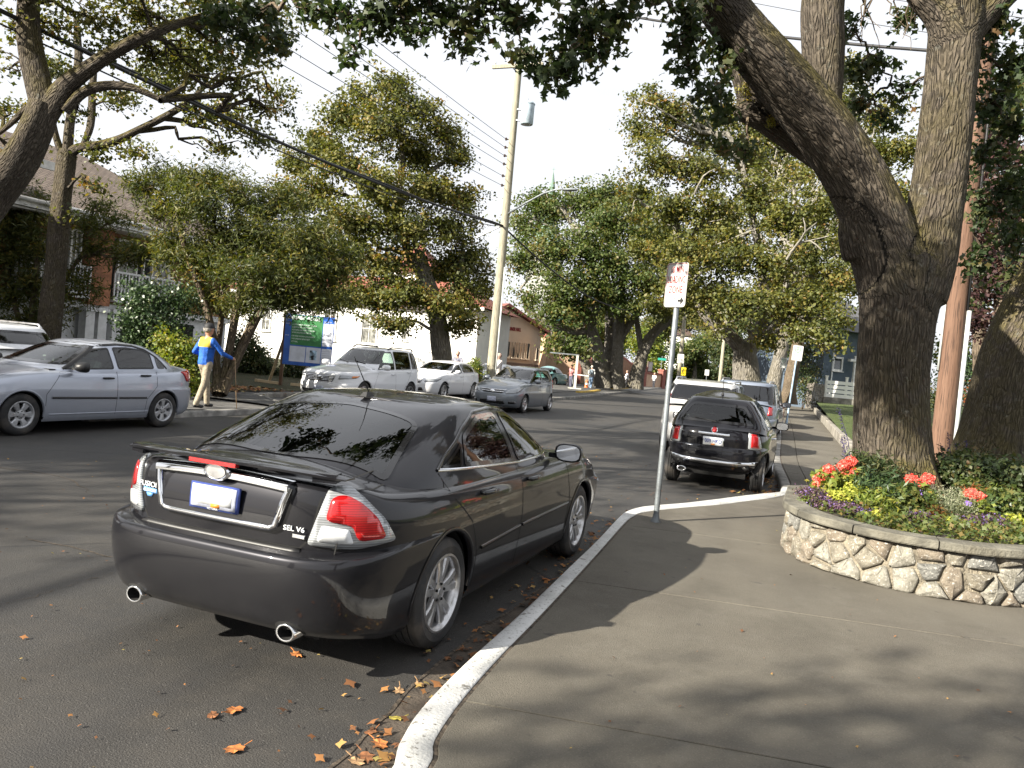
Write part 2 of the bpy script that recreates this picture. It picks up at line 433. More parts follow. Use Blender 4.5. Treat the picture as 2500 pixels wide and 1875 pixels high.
def ribbon(bvh, pts, axis, w, off=.002, th=0., sub=.05, mb=None, mi=0):
    P = np.asarray(pts, float); D = [P[0]]
    for i in range(len(P)-1):
        k = max(1, int(np.linalg.norm(P[i+1]-P[i])/sub))
        for j in range(1, k+1): D.append(P[i]+(P[i+1]-P[i])*j/k)
    L, R = line_poly(D, w); V = []; F = []
    for l, r in zip(L, R):
        a, n = hit(bvh, axis, l[0], l[1], off+th); b, n2 = hit(bvh, axis, r[0], r[1], off+th)
        V += [a, b] if th == 0 else [a, b, b-n2*(th+.006), a-n*(th+.006)]
    k = 2 if th == 0 else 4
    for i in range(len(D)-1):
        o = i*k; q = o+k
        F.append((o, o+1, q+1, q))
        if th: F += [(o+1, o+2, q+2, q+1), (o+3, o, q, q+3)]
    return V, F
def both(VF, mirror=True):
    V, F = VF; V2 = [(-p[0], p[1], p[2]) for p in V]; return V2, [tuple(reversed(f)) for f in F]
def wheel_meshes(R, rr, W, style, mrim, nsp=5):
    """tyre, rim meshes; axis x, outer face towards +x"""
    t = MB(); h = W/2
    prof = [(rr-.012, h-.022), (rr+.004, h-.004), (rr+.02, h), ((R+rr)/2, h+.006), (R-.03, h-.004), (R-.010, h-.016)]
    k = 4
    for i in range(k):       # tread ribs with grooves
        x = (h-.02)-(2*h-.04)*i/k; x2 = (h-.02)-(2*h-.04)*(i+1)/k; g = .005
        prof += [(R-.003 if i in (0,) else R, x-g), (R-.001 if i == k-1 else R, x2+g)] + ([(R-.012, x2+g), (R-.012, x2-g)] if i < k-1 else [])
    prof += [(R-.010, -h+.016), (R-.03, -h+.004), ((R+rr)/2, -h-.004), (rr+.02, -h), (rr-.012, -h+.02)]
    t.lathe([(a, b) for a, b in prof], n=48, axis='x')
    tm = t.mesh('tyre', M_rub); set_sm(tm, 35)
    r = MB()
    r.lathe([(rr+.006, h-.006), (rr+.004, h-.000), (rr-.008, h+.001), (rr-.016, h-.006), (rr-.03, h-.03), (rr-.034, -h+.03), (rr, -h+.01)], n=48, axis='x')
    r.lathe([(0, h-.10), (rr-.03, h-.115)], n=32, axis='x', mi=1)   # dark brake/backing
    r.lathe([(.0, h-.085), (.13, h-.085), (.13, h-.10)], n=24, axis='x', mi=2)
    def spoke(a, w0, w1, x0=h-.03, x1=h-.018, r0=.045, r1=None, th=.03, lean=0.):
        r1 = r1 or rr-.012; ca, sa = math.cos(a), math.sin(a); cl, sll = math.cos(a+lean), math.sin(a+lean)
        pts = []
        for (rad, ww, xx, c, s) in ((r0, w0, x0, ca, sa), ((r0+r1)*.5, (w0+w1)/2*.92, x0+.012, (ca+cl)/2, (sa+sll)/2), (r1, w1, x1, cl, sll)):
            for sg in (-1, 1):
                for dx, k2 in ((0, .72), (-.012, 1.), (-th, 1.)):
                    pts.append((xx+dx, rad*c-sg*k2*ww/2*s, rad*s+sg*k2*ww/2*c))
        F = []
        for i in (0, 6):
            o = i; q = i+6   # each station: L0 L1 L2 R0 R1 R2
            F += [(o, o+3, q+3, q), (o+1, o, q, q+1), (o+2, o+1, q+1, q+2), (o+3, o+4, q+4, q+3), (o+4, o+5, q+5, q+4)]
        F += [(12, 15, 16, 13), (13, 16, 17, 14)]
        r.add(pts, F, 0)
    for i in range(nsp):
        a = PI/2+2*PI*i/nsp
        if style == 'twin':
            spoke(a-.17, .045, .058, lean=-.06); spoke(a+.17, .045, .058, lean=.06)
        elif style == 'star':
            spoke(a, .05, .12, r0=.05)
        else: spoke(a, .07, .06)
    r.lathe([(0, h-.018), (.028, h-.018), (.03, h-.022), (.045, h-.024), (.066, h-.028), (.07, h-.05)], n=24, axis='x')
    for i in range(5):
        a = 2*PI*i/5+.3; r.lathe([(0, h-.016), (.008, h-.016), (.009, h-.03)], c=(0, .05*math.cos(a), .05*math.sin(a)), n=8, axis='x', mi=1)
    if style == 'star':     # wheel cover disc between the spokes
        r.lathe([(.05, h-.035), (rr*.45, h-.03)], n=32, axis='x')
    rm = r.mesh('rim', [mrim, M_dark, M_alloy]); set_sm(rm, 30)
    return tm, rm
def set_sm(me, ang):
    me.polygons.foreach_set('use_smooth', np.ones(len(me.polygons), dtype=bool)); set_sharp(me, ang)
WCACHE = {}
def wheels(car, P):
    key = (P['R'], P.get('rr', .23), P.get('tw', .215), P.get('wstyle', 'five'), P.get('nsp', 5), P.get('mrim', M_alloy).name)
    if key not in WCACHE: WCACHE[key] = wheel_meshes(key[0], key[1], key[2], key[3], P.get('mrim', M_alloy), key[4])
    tm, rm = WCACHE[key]
    for i, (sx, y) in enumerate(((1, 0), (1, P['wb']), (-1, 0), (-1, P['wb']))):
        w = bpy.data.objects.new('wheel', tm); COL.objects.link(w)
        w.parent = car; w.location = (sx*P['wx'][i % 2], y, P['R']); w.rotation_euler = (rng.uniform(0, 6), 0, 0 if sx > 0 else PI)
        if P.get('steer') and y > 0: w.rotation_euler = (0, 0, P['steer']+(0 if sx > 0 else PI))
        r = bpy.data.objects.new('rim', rm); COL.objects.link(r); r.parent = w
def build_car(P, name, label, cat, loc, rz, group=None):
    car = thing(name, label, cat, (loc[0], loc[1], loc[2] if len(loc) > 2 else 0), rz, group)
    N = P.get('N', 150); mp_ = P['paint']
    lo = shell(P['body'], P['deck'], N, P.get('sub', 4)); gh = shell(P['cabin'], P['roof'], int(N*.8), P.get('subc', 5))
    V1, F1 = half_to_mesh(lo); V2, F2 = half_to_mesh(gh)
    # wheel arches
    c1 = V1[F1].mean(1); dele = np.zeros(len(F1), bool); Ra = P.get('Ra', P['R']+.045)
    for yw in (0, P['wb']):
        d = np.hypot(c1[:, 1]-yw, c1[:, 2]-P['R']); zz = (c1[:, 0] > P['w']*.55) & (d < Ra); dele |= zz
        # everything below the axle inside the arch
        dele |= (c1[:, 0] > P['w']*.55) & (np.abs(c1[:, 1]-yw) < Ra*.93) & (c1[:, 2] < P['R'])
    F1 = F1[~dele]
    for yw in (0, P['wb']):
        dy, dz = V1[:, 1]-yw, V1[:, 2]-P['R']; d = np.hypot(dy, dz)
        k = (V1[:, 0] > P['w']*.55) & (d < Ra+.022) & (d > Ra-.035) & (dz > -.05)
        V1[k, 1] = yw+dy[k]/d[k]*Ra; V1[k, 2] = P['R']+dz[k]/d[k]*Ra
    full = MB()
    for V, F in ((V1, F1), (V2, F2)): full.add(V, [tuple(f) for f in F])
    V = np.array(full.v); F = full.f
    Vm = V.copy(); Vm[:, 0] *= -1
    bv = BVHTree.FromPolygons([tuple(p) for p in V]+[tuple(p) for p in Vm], list(F)+[tuple(len(V)+i for i in reversed(f)) for f in F])
    bvg = bv
    # cut the window openings
    Fa = np.array(F); cc = V[Fa].mean(1); isg = np.arange(len(Fa)) >= len(F1); kill = np.zeros(len(Fa), bool)
    S = .018
    for w in P['glass']:
        poly = offset_poly(w['poly'], S)
        if w['ax'] == 'R': sel = inpoly(cc[:, 1], cc[:, 2], poly) & (cc[:, 0] > .3)
        elif w['ax'] == 'T': sel = inpoly(cc[:, 0], cc[:, 1], poly)
        else:
            sel = inpoly(cc[:, 0], cc[:, 2], poly) & ((cc[:, 1] < P['wb']*.4) if w['ax'] == 'B' else (cc[:, 1] > P['wb']*.4))
        kill |= sel & (isg | (w['ax'] == 'B'))
    Fk = Fa[~kill]
    # drop the hidden deck under the cabin
    if 'deckcut' in P:
        a, b, wd_ = P['deckcut']; ck = V[Fk].mean(1); idx = np.arange(len(Fa))[~kill]
        under = (idx < len(F1)) & (ck[:, 1] > a) & (ck[:, 1] < b) & (ck[:, 0] < wd_) & (ck[:, 2] > P['R']+.2)
        Fk = Fk[~under]
    B = MB(); B.add(V, [tuple(f) for f in Fk]); B.add(Vm, [tuple(reversed(f)) for f in Fk])
    me = B.mesh('body', mp_, True)
    bm = bmesh.new(); bm.from_mesh(me); bmesh.ops.remove_doubles(bm, verts=bm.verts, dist=.0008)
    bmesh.ops.recalc_face_normals(bm, faces=bm.faces)
    for e in bm.edges:
        if len(e.link_faces) == 2 and e.calc_face_angle(0) > math.radians(38): e.smooth = False
    bmesh.ops.delete(bm, geom=[v for v in bm.verts if not v.link_faces], context='VERTS')
    bm.to_mesh(me); bm.free()
    link('body', me, car)
    two = lambda vf, nm, mt, sm=True, lab=None: [link(nm, MB().add(*q).mesh(nm, mt, sm), car, lab) for q in (vf, both(vf))]
    one = lambda vf, nm, mt, sm=True, lab=None: link(nm, MB().add(*vf).mesh(nm, mt, sm), car, lab)
    # glazing and its black borders
    for w in P['glass']:
        poly = w['poly']; gm = w.get('mat', M_glassd); bw = w.get('bw', .028)
        gl = decal(bvg, poly, w['ax'], .003, 0, .09); sea = decal(bvg, poly, w['ax'], .0055, 0, .05, hole=offset_poly(poly, bw))
        if w['ax'] == 'R':
            g = two(gl, 'window', gm); s_ = [MB().add(*q).mesh('window_seal', w.get('seal', M_gloss), True) for q in (sea, both(sea))]
            for o, sm_ in zip(g, s_): link('window_seal', sm_, o)
        else:
            g = one(gl, 'windshield' if w.get('front') else 'rear_window', gm); link('window_seal', MB().add(*sea).mesh('window_seal', w.get('seal', M_gloss), True), g)
    for a in P.get('ribbons', []):       # (pts, axis, width, off, th, mat, name, sym)
        vf = ribbon(bv, a[0], a[1], a[2], a[3], a[4])
        (two if a[7] else one)(vf, a[6], a[5])
    for a in P.get('decals', []):        # (poly, axis, off, th, mat, name, sym)
        vf = decal(bv, a[0], a[1], a[2], a[3], a[7] if len(a) > 7 else .05)
        (two if a[6] else one)(vf, a[5], a[4])
    # arch lips and dark wells
    well = MB(); P['wx'] = []
    for yw in (0, P['wb']):
        hx = hit(bv, 'R', yw, P['R']+Ra+.03, 0)[0].x; P['wx'].append(hx-P.get('tw', .215)/2-.018); lip = MB(); xm = 9.
        an = np.linspace(-.12, PI+.12, 40); V_ = []
        for t in an:
            y, z = yw+(Ra+.004)*math.cos(t), P['R']+(Ra+.004)*math.sin(t)
            l, n = hit(bv, 'R', yw+(Ra+.012)*math.cos(t), max(.2, P['R']+(Ra+.012)*math.sin(t)), .004)
            x = l.x if l.x > P['w']*.45 else P['w']*.8; xm = min(xm, x)
            V_ += [(x, yw+(Ra+.018)*math.cos(t), P['R']+(Ra+.018)*math.sin(t)), (x+.004, yw+(Ra+.006)*math.cos(t), P['R']+(Ra+.006)*math.sin(t)), (x-.004, yw+(Ra-.008)*math.cos(t), P['R']+(Ra-.008)*math.sin(t)), (x-.03, yw+(Ra-.009)*math.cos(t), P['R']+(Ra-.009)*math.sin(t))]
        F_ = [(i*4+j, (i+1)*4+j, (i+1)*4+j+1, i*4+j+1) for i in range(39) for j in range(3)]
        for q in ((V_, F_), both((V_, F_))): MB().add(*q).build('arch_lip', mp_, car, smooth=True)
        for sx in (1, -1):
            well.lathe([(Ra-.004, xm-.02), (Ra-.004, P['w']-.34), (.0, P['w']-.35)], c=(0, yw, P['R']), n=28, axis='x', a0=0, a1=PI) if sx > 0 else well.lathe([(Ra-.004, -xm+.02), (Ra-.004, -P['w']+.34), (.0, -P['w']+.35)], c=(0, yw, P['R']), n=28, axis='x', a0=0, a1=PI)
    # underbody, floor, cabin interior
    y0, y1 = P['body'][0]['yr'], P['body'][0]['yf']
    well.box((0, (y0+y1)/2, .27), (P['w']*1.25, (y1-y0)-.25, .12)); well.box((0, P['wb']/2, .24), (P['w']*1.78, P['wb']-.9, .06))
    well.build('underbody', M_dark, car)
    if P.get('interior', True):
        zb = P['belt']; sm = P.get('mseat', M_seat); it = MB()
        it.box((0, P['wb']*.5, zb-.12), (P['w']*1.55, P['wb']*1.2, .04)) if False else None
        it.box((0, (P['seaty'][0]+P['dashy'])/2, zb-.62), (P['w']*1.55, P['dashy']-P['seaty'][0]+.6, .05))
        for sx in (1, -1): it.box((sx*P['w']*.80, (P['seaty'][0]+P['dashy'])/2, zb-.36), (.05, P['dashy']-P['seaty'][0]+.5, .6))
        it.build('cabin_lining', M_trim, car)
        d = MB(); d.box((0, P['dashy'], zb-.12), (P['w']*1.58, .45, .22)); d.build('dashboard', M_trim, car)
        sw = MB(); sw.lathe([(.165, -.012), (.178, -.008), (.182, 0), (.178, .008), (.165, .012), (.160, 0), (.165, -.012)], c=(-P['w']*.42, P['dashy']-.32, zb-.0), n=24, axis='y'); sw.build('steering_wheel', M_trim, car, smooth=True)
        for sx in (1, -1):
            s = MB(); yb = P['seaty'][1]
            s.box((sx*P['w']*.42, yb+.2, zb-.42), (.5, .5, .16)); s.beam((sx*P['w']*.42, yb, zb-.45), (sx*P['w']*.42, yb-.16, zb+.12), .5, .12)
            s.build('front_seat', sm, car)
            hh = MB(); hh.lathe([(0, -.06), (.09, -.055), (.125, -.02), (.125, .03), (.08, .06), (0, .065)], c=(sx*P['w']*.42, yb-.20, zb+.22), n=14, axis='z'); hh.build('headrest', sm, car, smooth=True)
        s = MB(); yb = P['seaty'][0]
        s.box((0, yb+.2, zb-.42), (P['w']*1.4, .5, .16)); s.beam((0, yb, zb-.45), (0, yb-.2, zb+.04), P['w']*1.45, .12)
        s.build('rear_seat', sm, car)
    wheels(car, P)
    return car, bv, one, two
def mirror_part(car, P, y, z, mat_, x0, s=1.0, gl=M_chrome):
    for sx in (1, -1):
        b = MB(); c = Vector((sx*(x0+.14*s), y, z))
        pr = [(0, -.0), (.4, .0), (.85, .12), (1., .45), (.9, .8), (.5, .97), (0, 1.)]
        for q, rr_, hh in ((0, 1, 0),):
            ring = []
        pts = []; K = 14
        for i, (yy, sc) in enumerate(((-.045, .93), (-.04, 1.), (.0, 1.), (.04, .86), (.075, .55), (.09, .2))):
            for j in range(K):
                a = 2*PI*j/K; e = 3.
                cx_, cz_ = math.copysign(abs(math.cos(a))**(2/e), math.cos(a))*.115*s*sc, math.copysign(abs(math.sin(a))**(2/e), math.sin(a))*.075*s*sc
                pts.append((c.x+cx_, c.y+yy*s, c.z+cz_))
        F = [(i*K+j, i*K+(j+1) % K, (i+1)*K+(j+1) % K, (i+1)*K+j) for i in range(5) for j in range(K)]+[tuple(5*K+j for j in range(K))]
        b.add(pts, F); b.beam((sx*(x0-.03), y+.01, z-.035), (sx*(x0+.08), y, z-.035), .05, .04)
        o = b.build('side_mirror', mat_, car, sharp=50)
        g = MB(); g.add([(p[0]*1, p[1]+.004, p[2]) for p in pts[:K]], [tuple(range(K-1, -1, -1))]); 
        g.v = [(c.x+(p[0]-c.x)*.92, p[1], c.z+(p[2]-c.z)*.9) for p in g.v]
        g.build('mirror_glass', gl, o)
# ---- dark grey sedan in the foreground
M_pgrey = paint('paint_dark_grey', (.014, .014, .017), .42, .34)
def belt(z0, z1, y0=-1.1, y1=3.6): return [(y0, z1), (0, z1-.01), (1.5, (z0+z1)/2), (2.6, z0), (y1, z0-.1)]
def sedan_grey(loc, rz):
    z = lambda r, s, f, sr=None: [(-1.03, r), (-.72, (r+s)/2 if sr is None else sr), (-.3, s), (1.3, s), (2.6, s), (3.2, (s+f)/2), (3.72, f)]
    P = dict(paint=M_pgrey, N=250, sub=5, w=.917, wb=2.728, R=.328, rr=.228, Ra=.375, tw=.225, wstyle='twin', nsp=5, belt=.98, dashy=2.05, seaty=(.55, 1.45), winset=.03,
     body=[dict(yr=-.90, yf=3.60, w=.84, z=z(.285, .19, .2), q=10, p=5.),
           dict(yr=-.96, yf=3.65, w=.875, z=z(.33, .25, .28), q=10, p=5.),
           dict(yr=-1.0, yf=3.69, w=.900, z=z(.44, .40, .42), p=5.0, q=10),
           dict(yr=-1.015, yf=3.70, w=.917, z=z(.57, .57, .55), p=5.0, q=10),
           dict(yr=-1.005, yf=3.69, w=.918, z=z(.658, .68, .62), p=5.0, q=10, sub=2),
           dict(yr=-.98, yf=3.685, w=.918, z=z(.672, .70, .63), p=5.0, q=10, sharp=1, sub=2),
           dict(yr=-.92, yf=3.67, w=.916, z=z(.685, .715, .65), p=4.2, q=8, sharp=1),
           dict(yr=-.93, yf=3.63, w=.908, z=z(.86, .82, .70), p=4.2, q=8),
           dict(yr=-.92, yf=3.58, w=.885, z=z(1.0, .905, .745, .955), p=4.2, q=8),
           dict(yr=-.89, yf=3.48, w=.845, z=z(1.06, .945, .78, 1.0), p=4.2, q=8),
           dict(yr=-.85, yf=3.38, w=.79, z=z(1.078, .965, .80, 1.02), p=4.2, q=8)],
     deck=[(-.93, 1.075), (-.8, 1.083), (-.55, 1.085), (.5, 1.05), (1.8, 1.0), (2.3, .985), (2.8, .935), (3.2, .87), (3.45, .80)],
     cabin=[dict(yr=-.66, yf=2.42, w=.855, z=[(-.8, .98), (-.3, .94), (0, .92), (1.5, .90), (2.4, .90)], p=3.2, q=5, pf=3.2, qf=5),
            dict(yr=-.56, yf=2.36, w=.835, z=[(-.7, 1.075), (-.3, 1.03), (0, 1.01), (1.5, .985), (2.4, .985)], p=3.2, q=5),
            dict(yr=-.30, yf=2.10, w=.775, z=[(-.4, 1.18), (0, 1.15), (1.5, 1.12), (2.2, 1.105)], p=3.3, q=5),
            dict(yr=.02, yf=1.80, w=.695, z=[(-.1, 1.29), (.5, 1.27), (1.5, 1.255), (1.9, 1.24)], p=3.4, q=5),
            dict(yr=.25, yf=1.56, w=.625, z=[(.1, 1.355), (.8, 1.36), (1.7, 1.335)], p=3.5, q=5),
            dict(yr=.40, yf=1.42, w=.56, z=[(.3, 1.388), (.9, 1.402), (1.5, 1.375)], p=3.5, q=5)],
     roof=[(.2, 1.38), (.4, 1.402), (.9, 1.432), (1.3, 1.415), (1.6, 1.38)], deckcut=(-.45, 2.2, .72),
     glass=[dict(ax='R', poly=smooth_poly([(1.20, 1.005), (1.95, 1.02), (1.62, 1.225), (1.34, 1.335), (1.17, 1.345)], .05, 3)),
            dict(ax='R', poly=smooth_poly([(.30, 1.04), (1.12, 1.005), (1.10, 1.345), (.78, 1.335), (.42, 1.22)], .05, 3)),
            dict(ax='R', poly=smooth_poly([(.02, 1.05), (.26, 1.043), (.37, 1.19), (.22, 1.13)], .025, 3), bw=.018),
            dict(ax='T', poly=smooth_poly([(-.69, -.43), (0, -.53), (.69, -.43), (.565, .14), (0, .25), (-.565, .14)], .07, 4), bw=.035),
            dict(ax='F', front=1, poly=smooth_poly([(-.74, 1.02), (.74, 1.02), (.56, 1.33), (-.56, 1.33)], .06, 4), bw=.035)])
    seam = M_dark; R_ = P['ribbons'] = []
    R_ += [([(1.16, .22), (1.165, .7), (1.15, 1.0)], 'R', .008, .0015, 0, seam, 'door_gap', 1),
           ([(2.30, .30), (2.32, .6), (2.20, .95)], 'R', .008, .0015, 0, seam, 'door_gap', 1),
           ([(.42, .22), (.40, .5), (.28, .72), (.06, .88), (-.02, 1.03)], 'R', .008, .0015, 0, seam, 'door_gap', 1),
           ([(-.02, 1.045), (.3, 1.03), (1.2, .995), (2.05, 1.005)], 'R', .016, .004, .006, M_chrome, 'chrome_strip', 1),
           ([(-.02, 1.045), (.10, 1.115), (.30, 1.19), (.46, 1.26), (.74, 1.352), (1.1, 1.372), (1.36, 1.355), (1.66, 1.245), (2.03, 1.01)], 'R', .014, .004, .006, M_gloss, 'window_trim', 1),
           ([(.46, .52), (1.14, .55)], 'R', .022, .002, .008, M_pgrey, 'side_moulding', 1), ([(1.19, .55), (2.28, .56)], 'R', .022, .002, .008, M_pgrey, 'side_moulding', 1),
           ([(-.60, 1.06), (-.555, .76), (-.50, .70), (.50, .70), (.555, .76), (.60, 1.06)], 'B', .009, .0015, 0, seam, 'boot_gap', 0),
           ([(-.68, -.44), (-.72, -.65), (-.68, -.86)], 'T', .008, .0015, 0, seam, 'boot_gap', 1),
           ([(-.75, 2.33), (-.72, 3.2), (-.5, 3.42), (0, 3.46)], 'T', .008, .0015, 0, seam, 'bonnet_gap', 1),
           ([(-.425, .99), (-.37, .80), (-.34, .785), (.34, .785), (.37, .80), (.425, .99)], 'B', .026, .006, .024, M_chrome, 'chrome_frame', 0),
           ]
    rf = lambda pts, ang: pts
    D_ = P['decals'] = []
    lampO = smooth_poly([(.110, .725), (.35, .715), (.535, .745), (.47, .865), (.37, .965), (.285, 1.015), (.195, 1.01)], .03, 4)
    D_ += [(lampO, 25, .003, .012, M_clear, 'tail_light', 1),
           (smooth_poly([(.195, .855), (.325, .835), (.355, .755), (.485, .765), (.435, .87), (.355, .945), (.28, .98), (.215, .97)], .03, 4), 25, .016, .004, M_red, 'tail_light_red_lens', 1),
           (smooth_poly([(.160, .75), (.335, .742), (.31, .815), (.180, .830)], .015, 3), 25, .016, .004, M_white, 'reversing_light', 1),
           ([(-.155, .825), (.155, .825), (.155, .952), (-.155, .952)], 'B', .030, .014, M_blue, 'number_plate', 0),
           ([(-.143, .835), (.143, .835), (.143, .943), (-.143, .943)], 'B', .0455, .002, M_plate, 'plate_face', 0),
           ([(-.01, .840), (.045, .840), (.045, .858), (-.01, .858)], 'B', .0495, .001, M_orange, 'plate_sticker', 0),
           ([(-.12, .852), (.12, .852), (.12, .934), (-.12, .934)], 'B', .0485, .001, M_white, 'plate_panel', 0),
           ([(-.55, .838), (-.425, .838), (-.425, .862), (-.55, .862)], 'B', .003, .003, M_bluel, 'sticker', 0),
           ([(-.51, .817), (-.475, .817), (-.465, .836), (-.52, .836)], 'B', .003, .003, M_bluel, 'sticker', 0),
           (smooth_poly([(.16, 2.34*0+1.0)]*1+[(.2, 1.0), (.2, 1.01)], .01, 2), 'B', .0, .0, M_blue, 'x', 0),
           ([(-.52, .684), (.52, .684), (.50, .700), (-.50, .700)], 'B', .002, .002, M_trim, 'bumper_step_pad', 0),
           ([(-.30, .42), (.30, .42), (.34, .60), (-.34, .60)], 'F', .003, .01, M_trim, 'grille', 0),
           (smooth_poly([(.50, .56), (.86, .60), (.80, .72), (.52, .70)], .03, 3), 'F', .003, .012, M_clear, 'headlight', 1)]
    D_[:] = [d for d in D_ if d[5] != 'x']
    car, bv, one, two = build_car(P, 'sedan', 'dark grey sedan with rear spoiler parked nearest beside the white kerb', 'car', loc, rz)
    # spoiler: a raised wing with two feet
    pts = []; K = 41; prof = [(-.02, .0), (.035, .010), (.105, .004), (.12, -.008), (.03, -.006), (-.018, -.012)]
    for i in range(K):
        t = -1+2*i/(K-1); x = .715*t; yb = -.985+.13*abs(t)**3.0; zb = 1.097-.028*abs(t)**4
        for (dy, dz) in prof:
            s_ = 1-.35*abs(t)**10; pts.append((x, yb+dy*s_, zb+dz*(1 if abs(t) < .97 else .5)))
    n = len(prof); F = [(i*n+j, i*n+(j+1) % n, (i+1)*n+(j+1) % n, (i+1)*n+j) for i in range(K-1) for j in range(n)]+[tuple(range(n)), tuple((K-1)*n+j for j in range(n-1, -1, -1))]
    sp = MB().add(pts, F)
    sp_o = sp.build('spoiler', M_pgrey, car, sharp=50)
    ft = MB()
    for sx in (1, -1): MB().box((sx*.60, -.86, 1.068), (.12, .09, .045), rz=sx*.3).build('spoiler_foot', M_pgrey, sp_o)
    b = MB(); b.box((0, -.992, 1.077), (.30, .03, .020)); b.build('brake_light', M_red, sp_o)
    cb = MB(); K2 = 15; V2 = []
    for i in range(K2):
        x = -.43+.86*i/(K2-1); l, nn = hit(bv, 'B', x, .955, 0); zc_ = 1.018-.018*(x/.43)**2
        V2 += [(x, l.y-.006, zc_-.026), (x, l.y-.034, zc_-.020), (x, l.y-.036, zc_+.006), (x, l.y-.018, zc_+.026), (x, l.y+.05, zc_+.026)]
    cb.add(V2, [(i*5+j, (i+1)*5+j, (i+1)*5+j+1, i*5+j+1) for i in range(K2-1) for j in range(4)]+[tuple(range(5)), tuple((K2-1)*5+j for j in range(4, -1, -1))]); cb.build('chrome_bar', M_chrome, car, sharp=50)
    rc_ = MB(); V3 = []; zs_ = np.linspace(.79, 1.0, 6)
    for k, z in enumerate(zs_):
        for i in range(15):
            x = (-.36-.055*(z-.79)/.21)*(1-2*i/14); l, nn = hit(bv, 'B', x, z, 0); V3.append((x, l.y-.026+.024*k/5, z))
    rc_.add(V3, [(k*15+i, k*15+i+1, (k+1)*15+i+1, (k+1)*15+i) for k in range(5) for i in range(14)]); rc_.build('tilted_plate_panel', M_pgrey, car, smooth=True)  # proud panel, shaped with an upward tilt so its paint catches sky light
    l, nn = hit(bv, 'B', 0, .955, 0); bg_ = MB(); bg_.lathe([(.052, 0), (.052, -.008), (.046, -.014), (.040, -.010), (0, -.012)], n=28, axis='y'); bg_.v = [(p[0]*1.6, p[1]+l.y-.036, p[2]*.9+1.026) for p in bg_.v]; bo_ = bg_.build('badge', M_chrome, car, sharp=40)
    bg_ = MB(); bg_.lathe([(.038, -.0125), (0, -.0135)], n=28, axis='y'); bg_.v = [(p[0]*1.6, p[1]+l.y-.036, p[2]*.9+1.026) for p in bg_.v]; bg_.build('badge_face', M_alloy, bo_)
    # bumper exhausts
    for sx in (1, -1):
        e = MB(); e.lathe([(.036, 0), (.043, -.003), (.046, .004), (.044, .12)], c=(sx*.50, -.962, .285), n=24, axis='y'); e.lathe([(.037, .0), (.036, .1), (0, .1)], c=(sx*.50, -.962, .285), n=24, axis='y', mi=1)
        e.v = [(sx*.50+(p[0]-sx*.50)*1.25, p[1], p[2]) for p in e.v]
        e.build('exhaust_tip', [M_chrome, M_dark], car, smooth=True)
        h = MB(); hp = [hit(bv, 'B', sx*.50+.08*math.cos(t), .295+.05*math.sin(t), .001)[0] for t in np.linspace(0, 2*PI, 20, endpoint=False)]
        hc, _ = hit(bv, 'B', sx*.50, .30, .006)
        h.add(hp+[hc], [(i, (i+1) % 20, 20) for i in range(20)]); h.build('exhaust_recess', M_dark, car)
    # door handles
    for yy in (.52, 1.36):
        for sx in (1, -1):
            l, nn = hit(bv, 'R', yy, .875, 0); h = MB()
            path = [(l.x-.01, yy-.10, .875), (l.x+.035, yy-.085, .877), (l.x+.045, yy, .88), (l.x+.035, yy+.085, .877), (l.x-.01, yy+.10, .875)]
            h.tube([(sx*p[0], p[1], p[2]) for p in path], [.012, .017, .019, .017, .012], 8, cap=True); h.build('door_handle', M_gloss, car, smooth=True)
    mirror_part(car, P, 1.93, 1.03, M_pgrey, .86, 1.0)
    an = MB(); l, nn = hit(bv, 'T', 0, .42, 0); an.box((0, .42, l.z+.012), (.05, .11, .03), taper=.6); an.tube([(0, .44, l.z+.02), (0, .22, l.z+.26)], [.005, .002], 6); an.build('antenna', M_trim, car)
    # lettering on the boot lid
    l, nn = hit(bv, 'B', -.48, .885, 0); text_obj('model_badge', 'FUSION', .040, M_white, car, (-.495, l.y-.004, .882), (PI/2, 0, -.10), 1.2, .003)
    l, nn = hit(bv, 'B', .46, .80, 0); text_obj('trim_badge', 'SEL V6', .036, M_white, car, (.47, l.y-.006, .795), (PI/2, 0, .10), 1.2, .003)
    q = MB(); q.box((.50, l.y-.004, .762), (.07, .008, .018)); q.build('small_badge', M_chrome, car)
    l, nn = hit(bv, 'B', -.48, .85, 0); text_obj('sticker_lettering', 'GLENOAK', .020, M_white, car, (-.487, l.y-.009, .850), (PI/2, 0, -.10), 1.1, .0005)
    l, nn = hit(bv, 'B', 0, .84, 0); text_obj('plate_lettering', 'VICTORIA', .014, M_white, car, (0.0, l.y-.048, .832), (PI/2, 0, 0), 1.1, .0005)
    return car
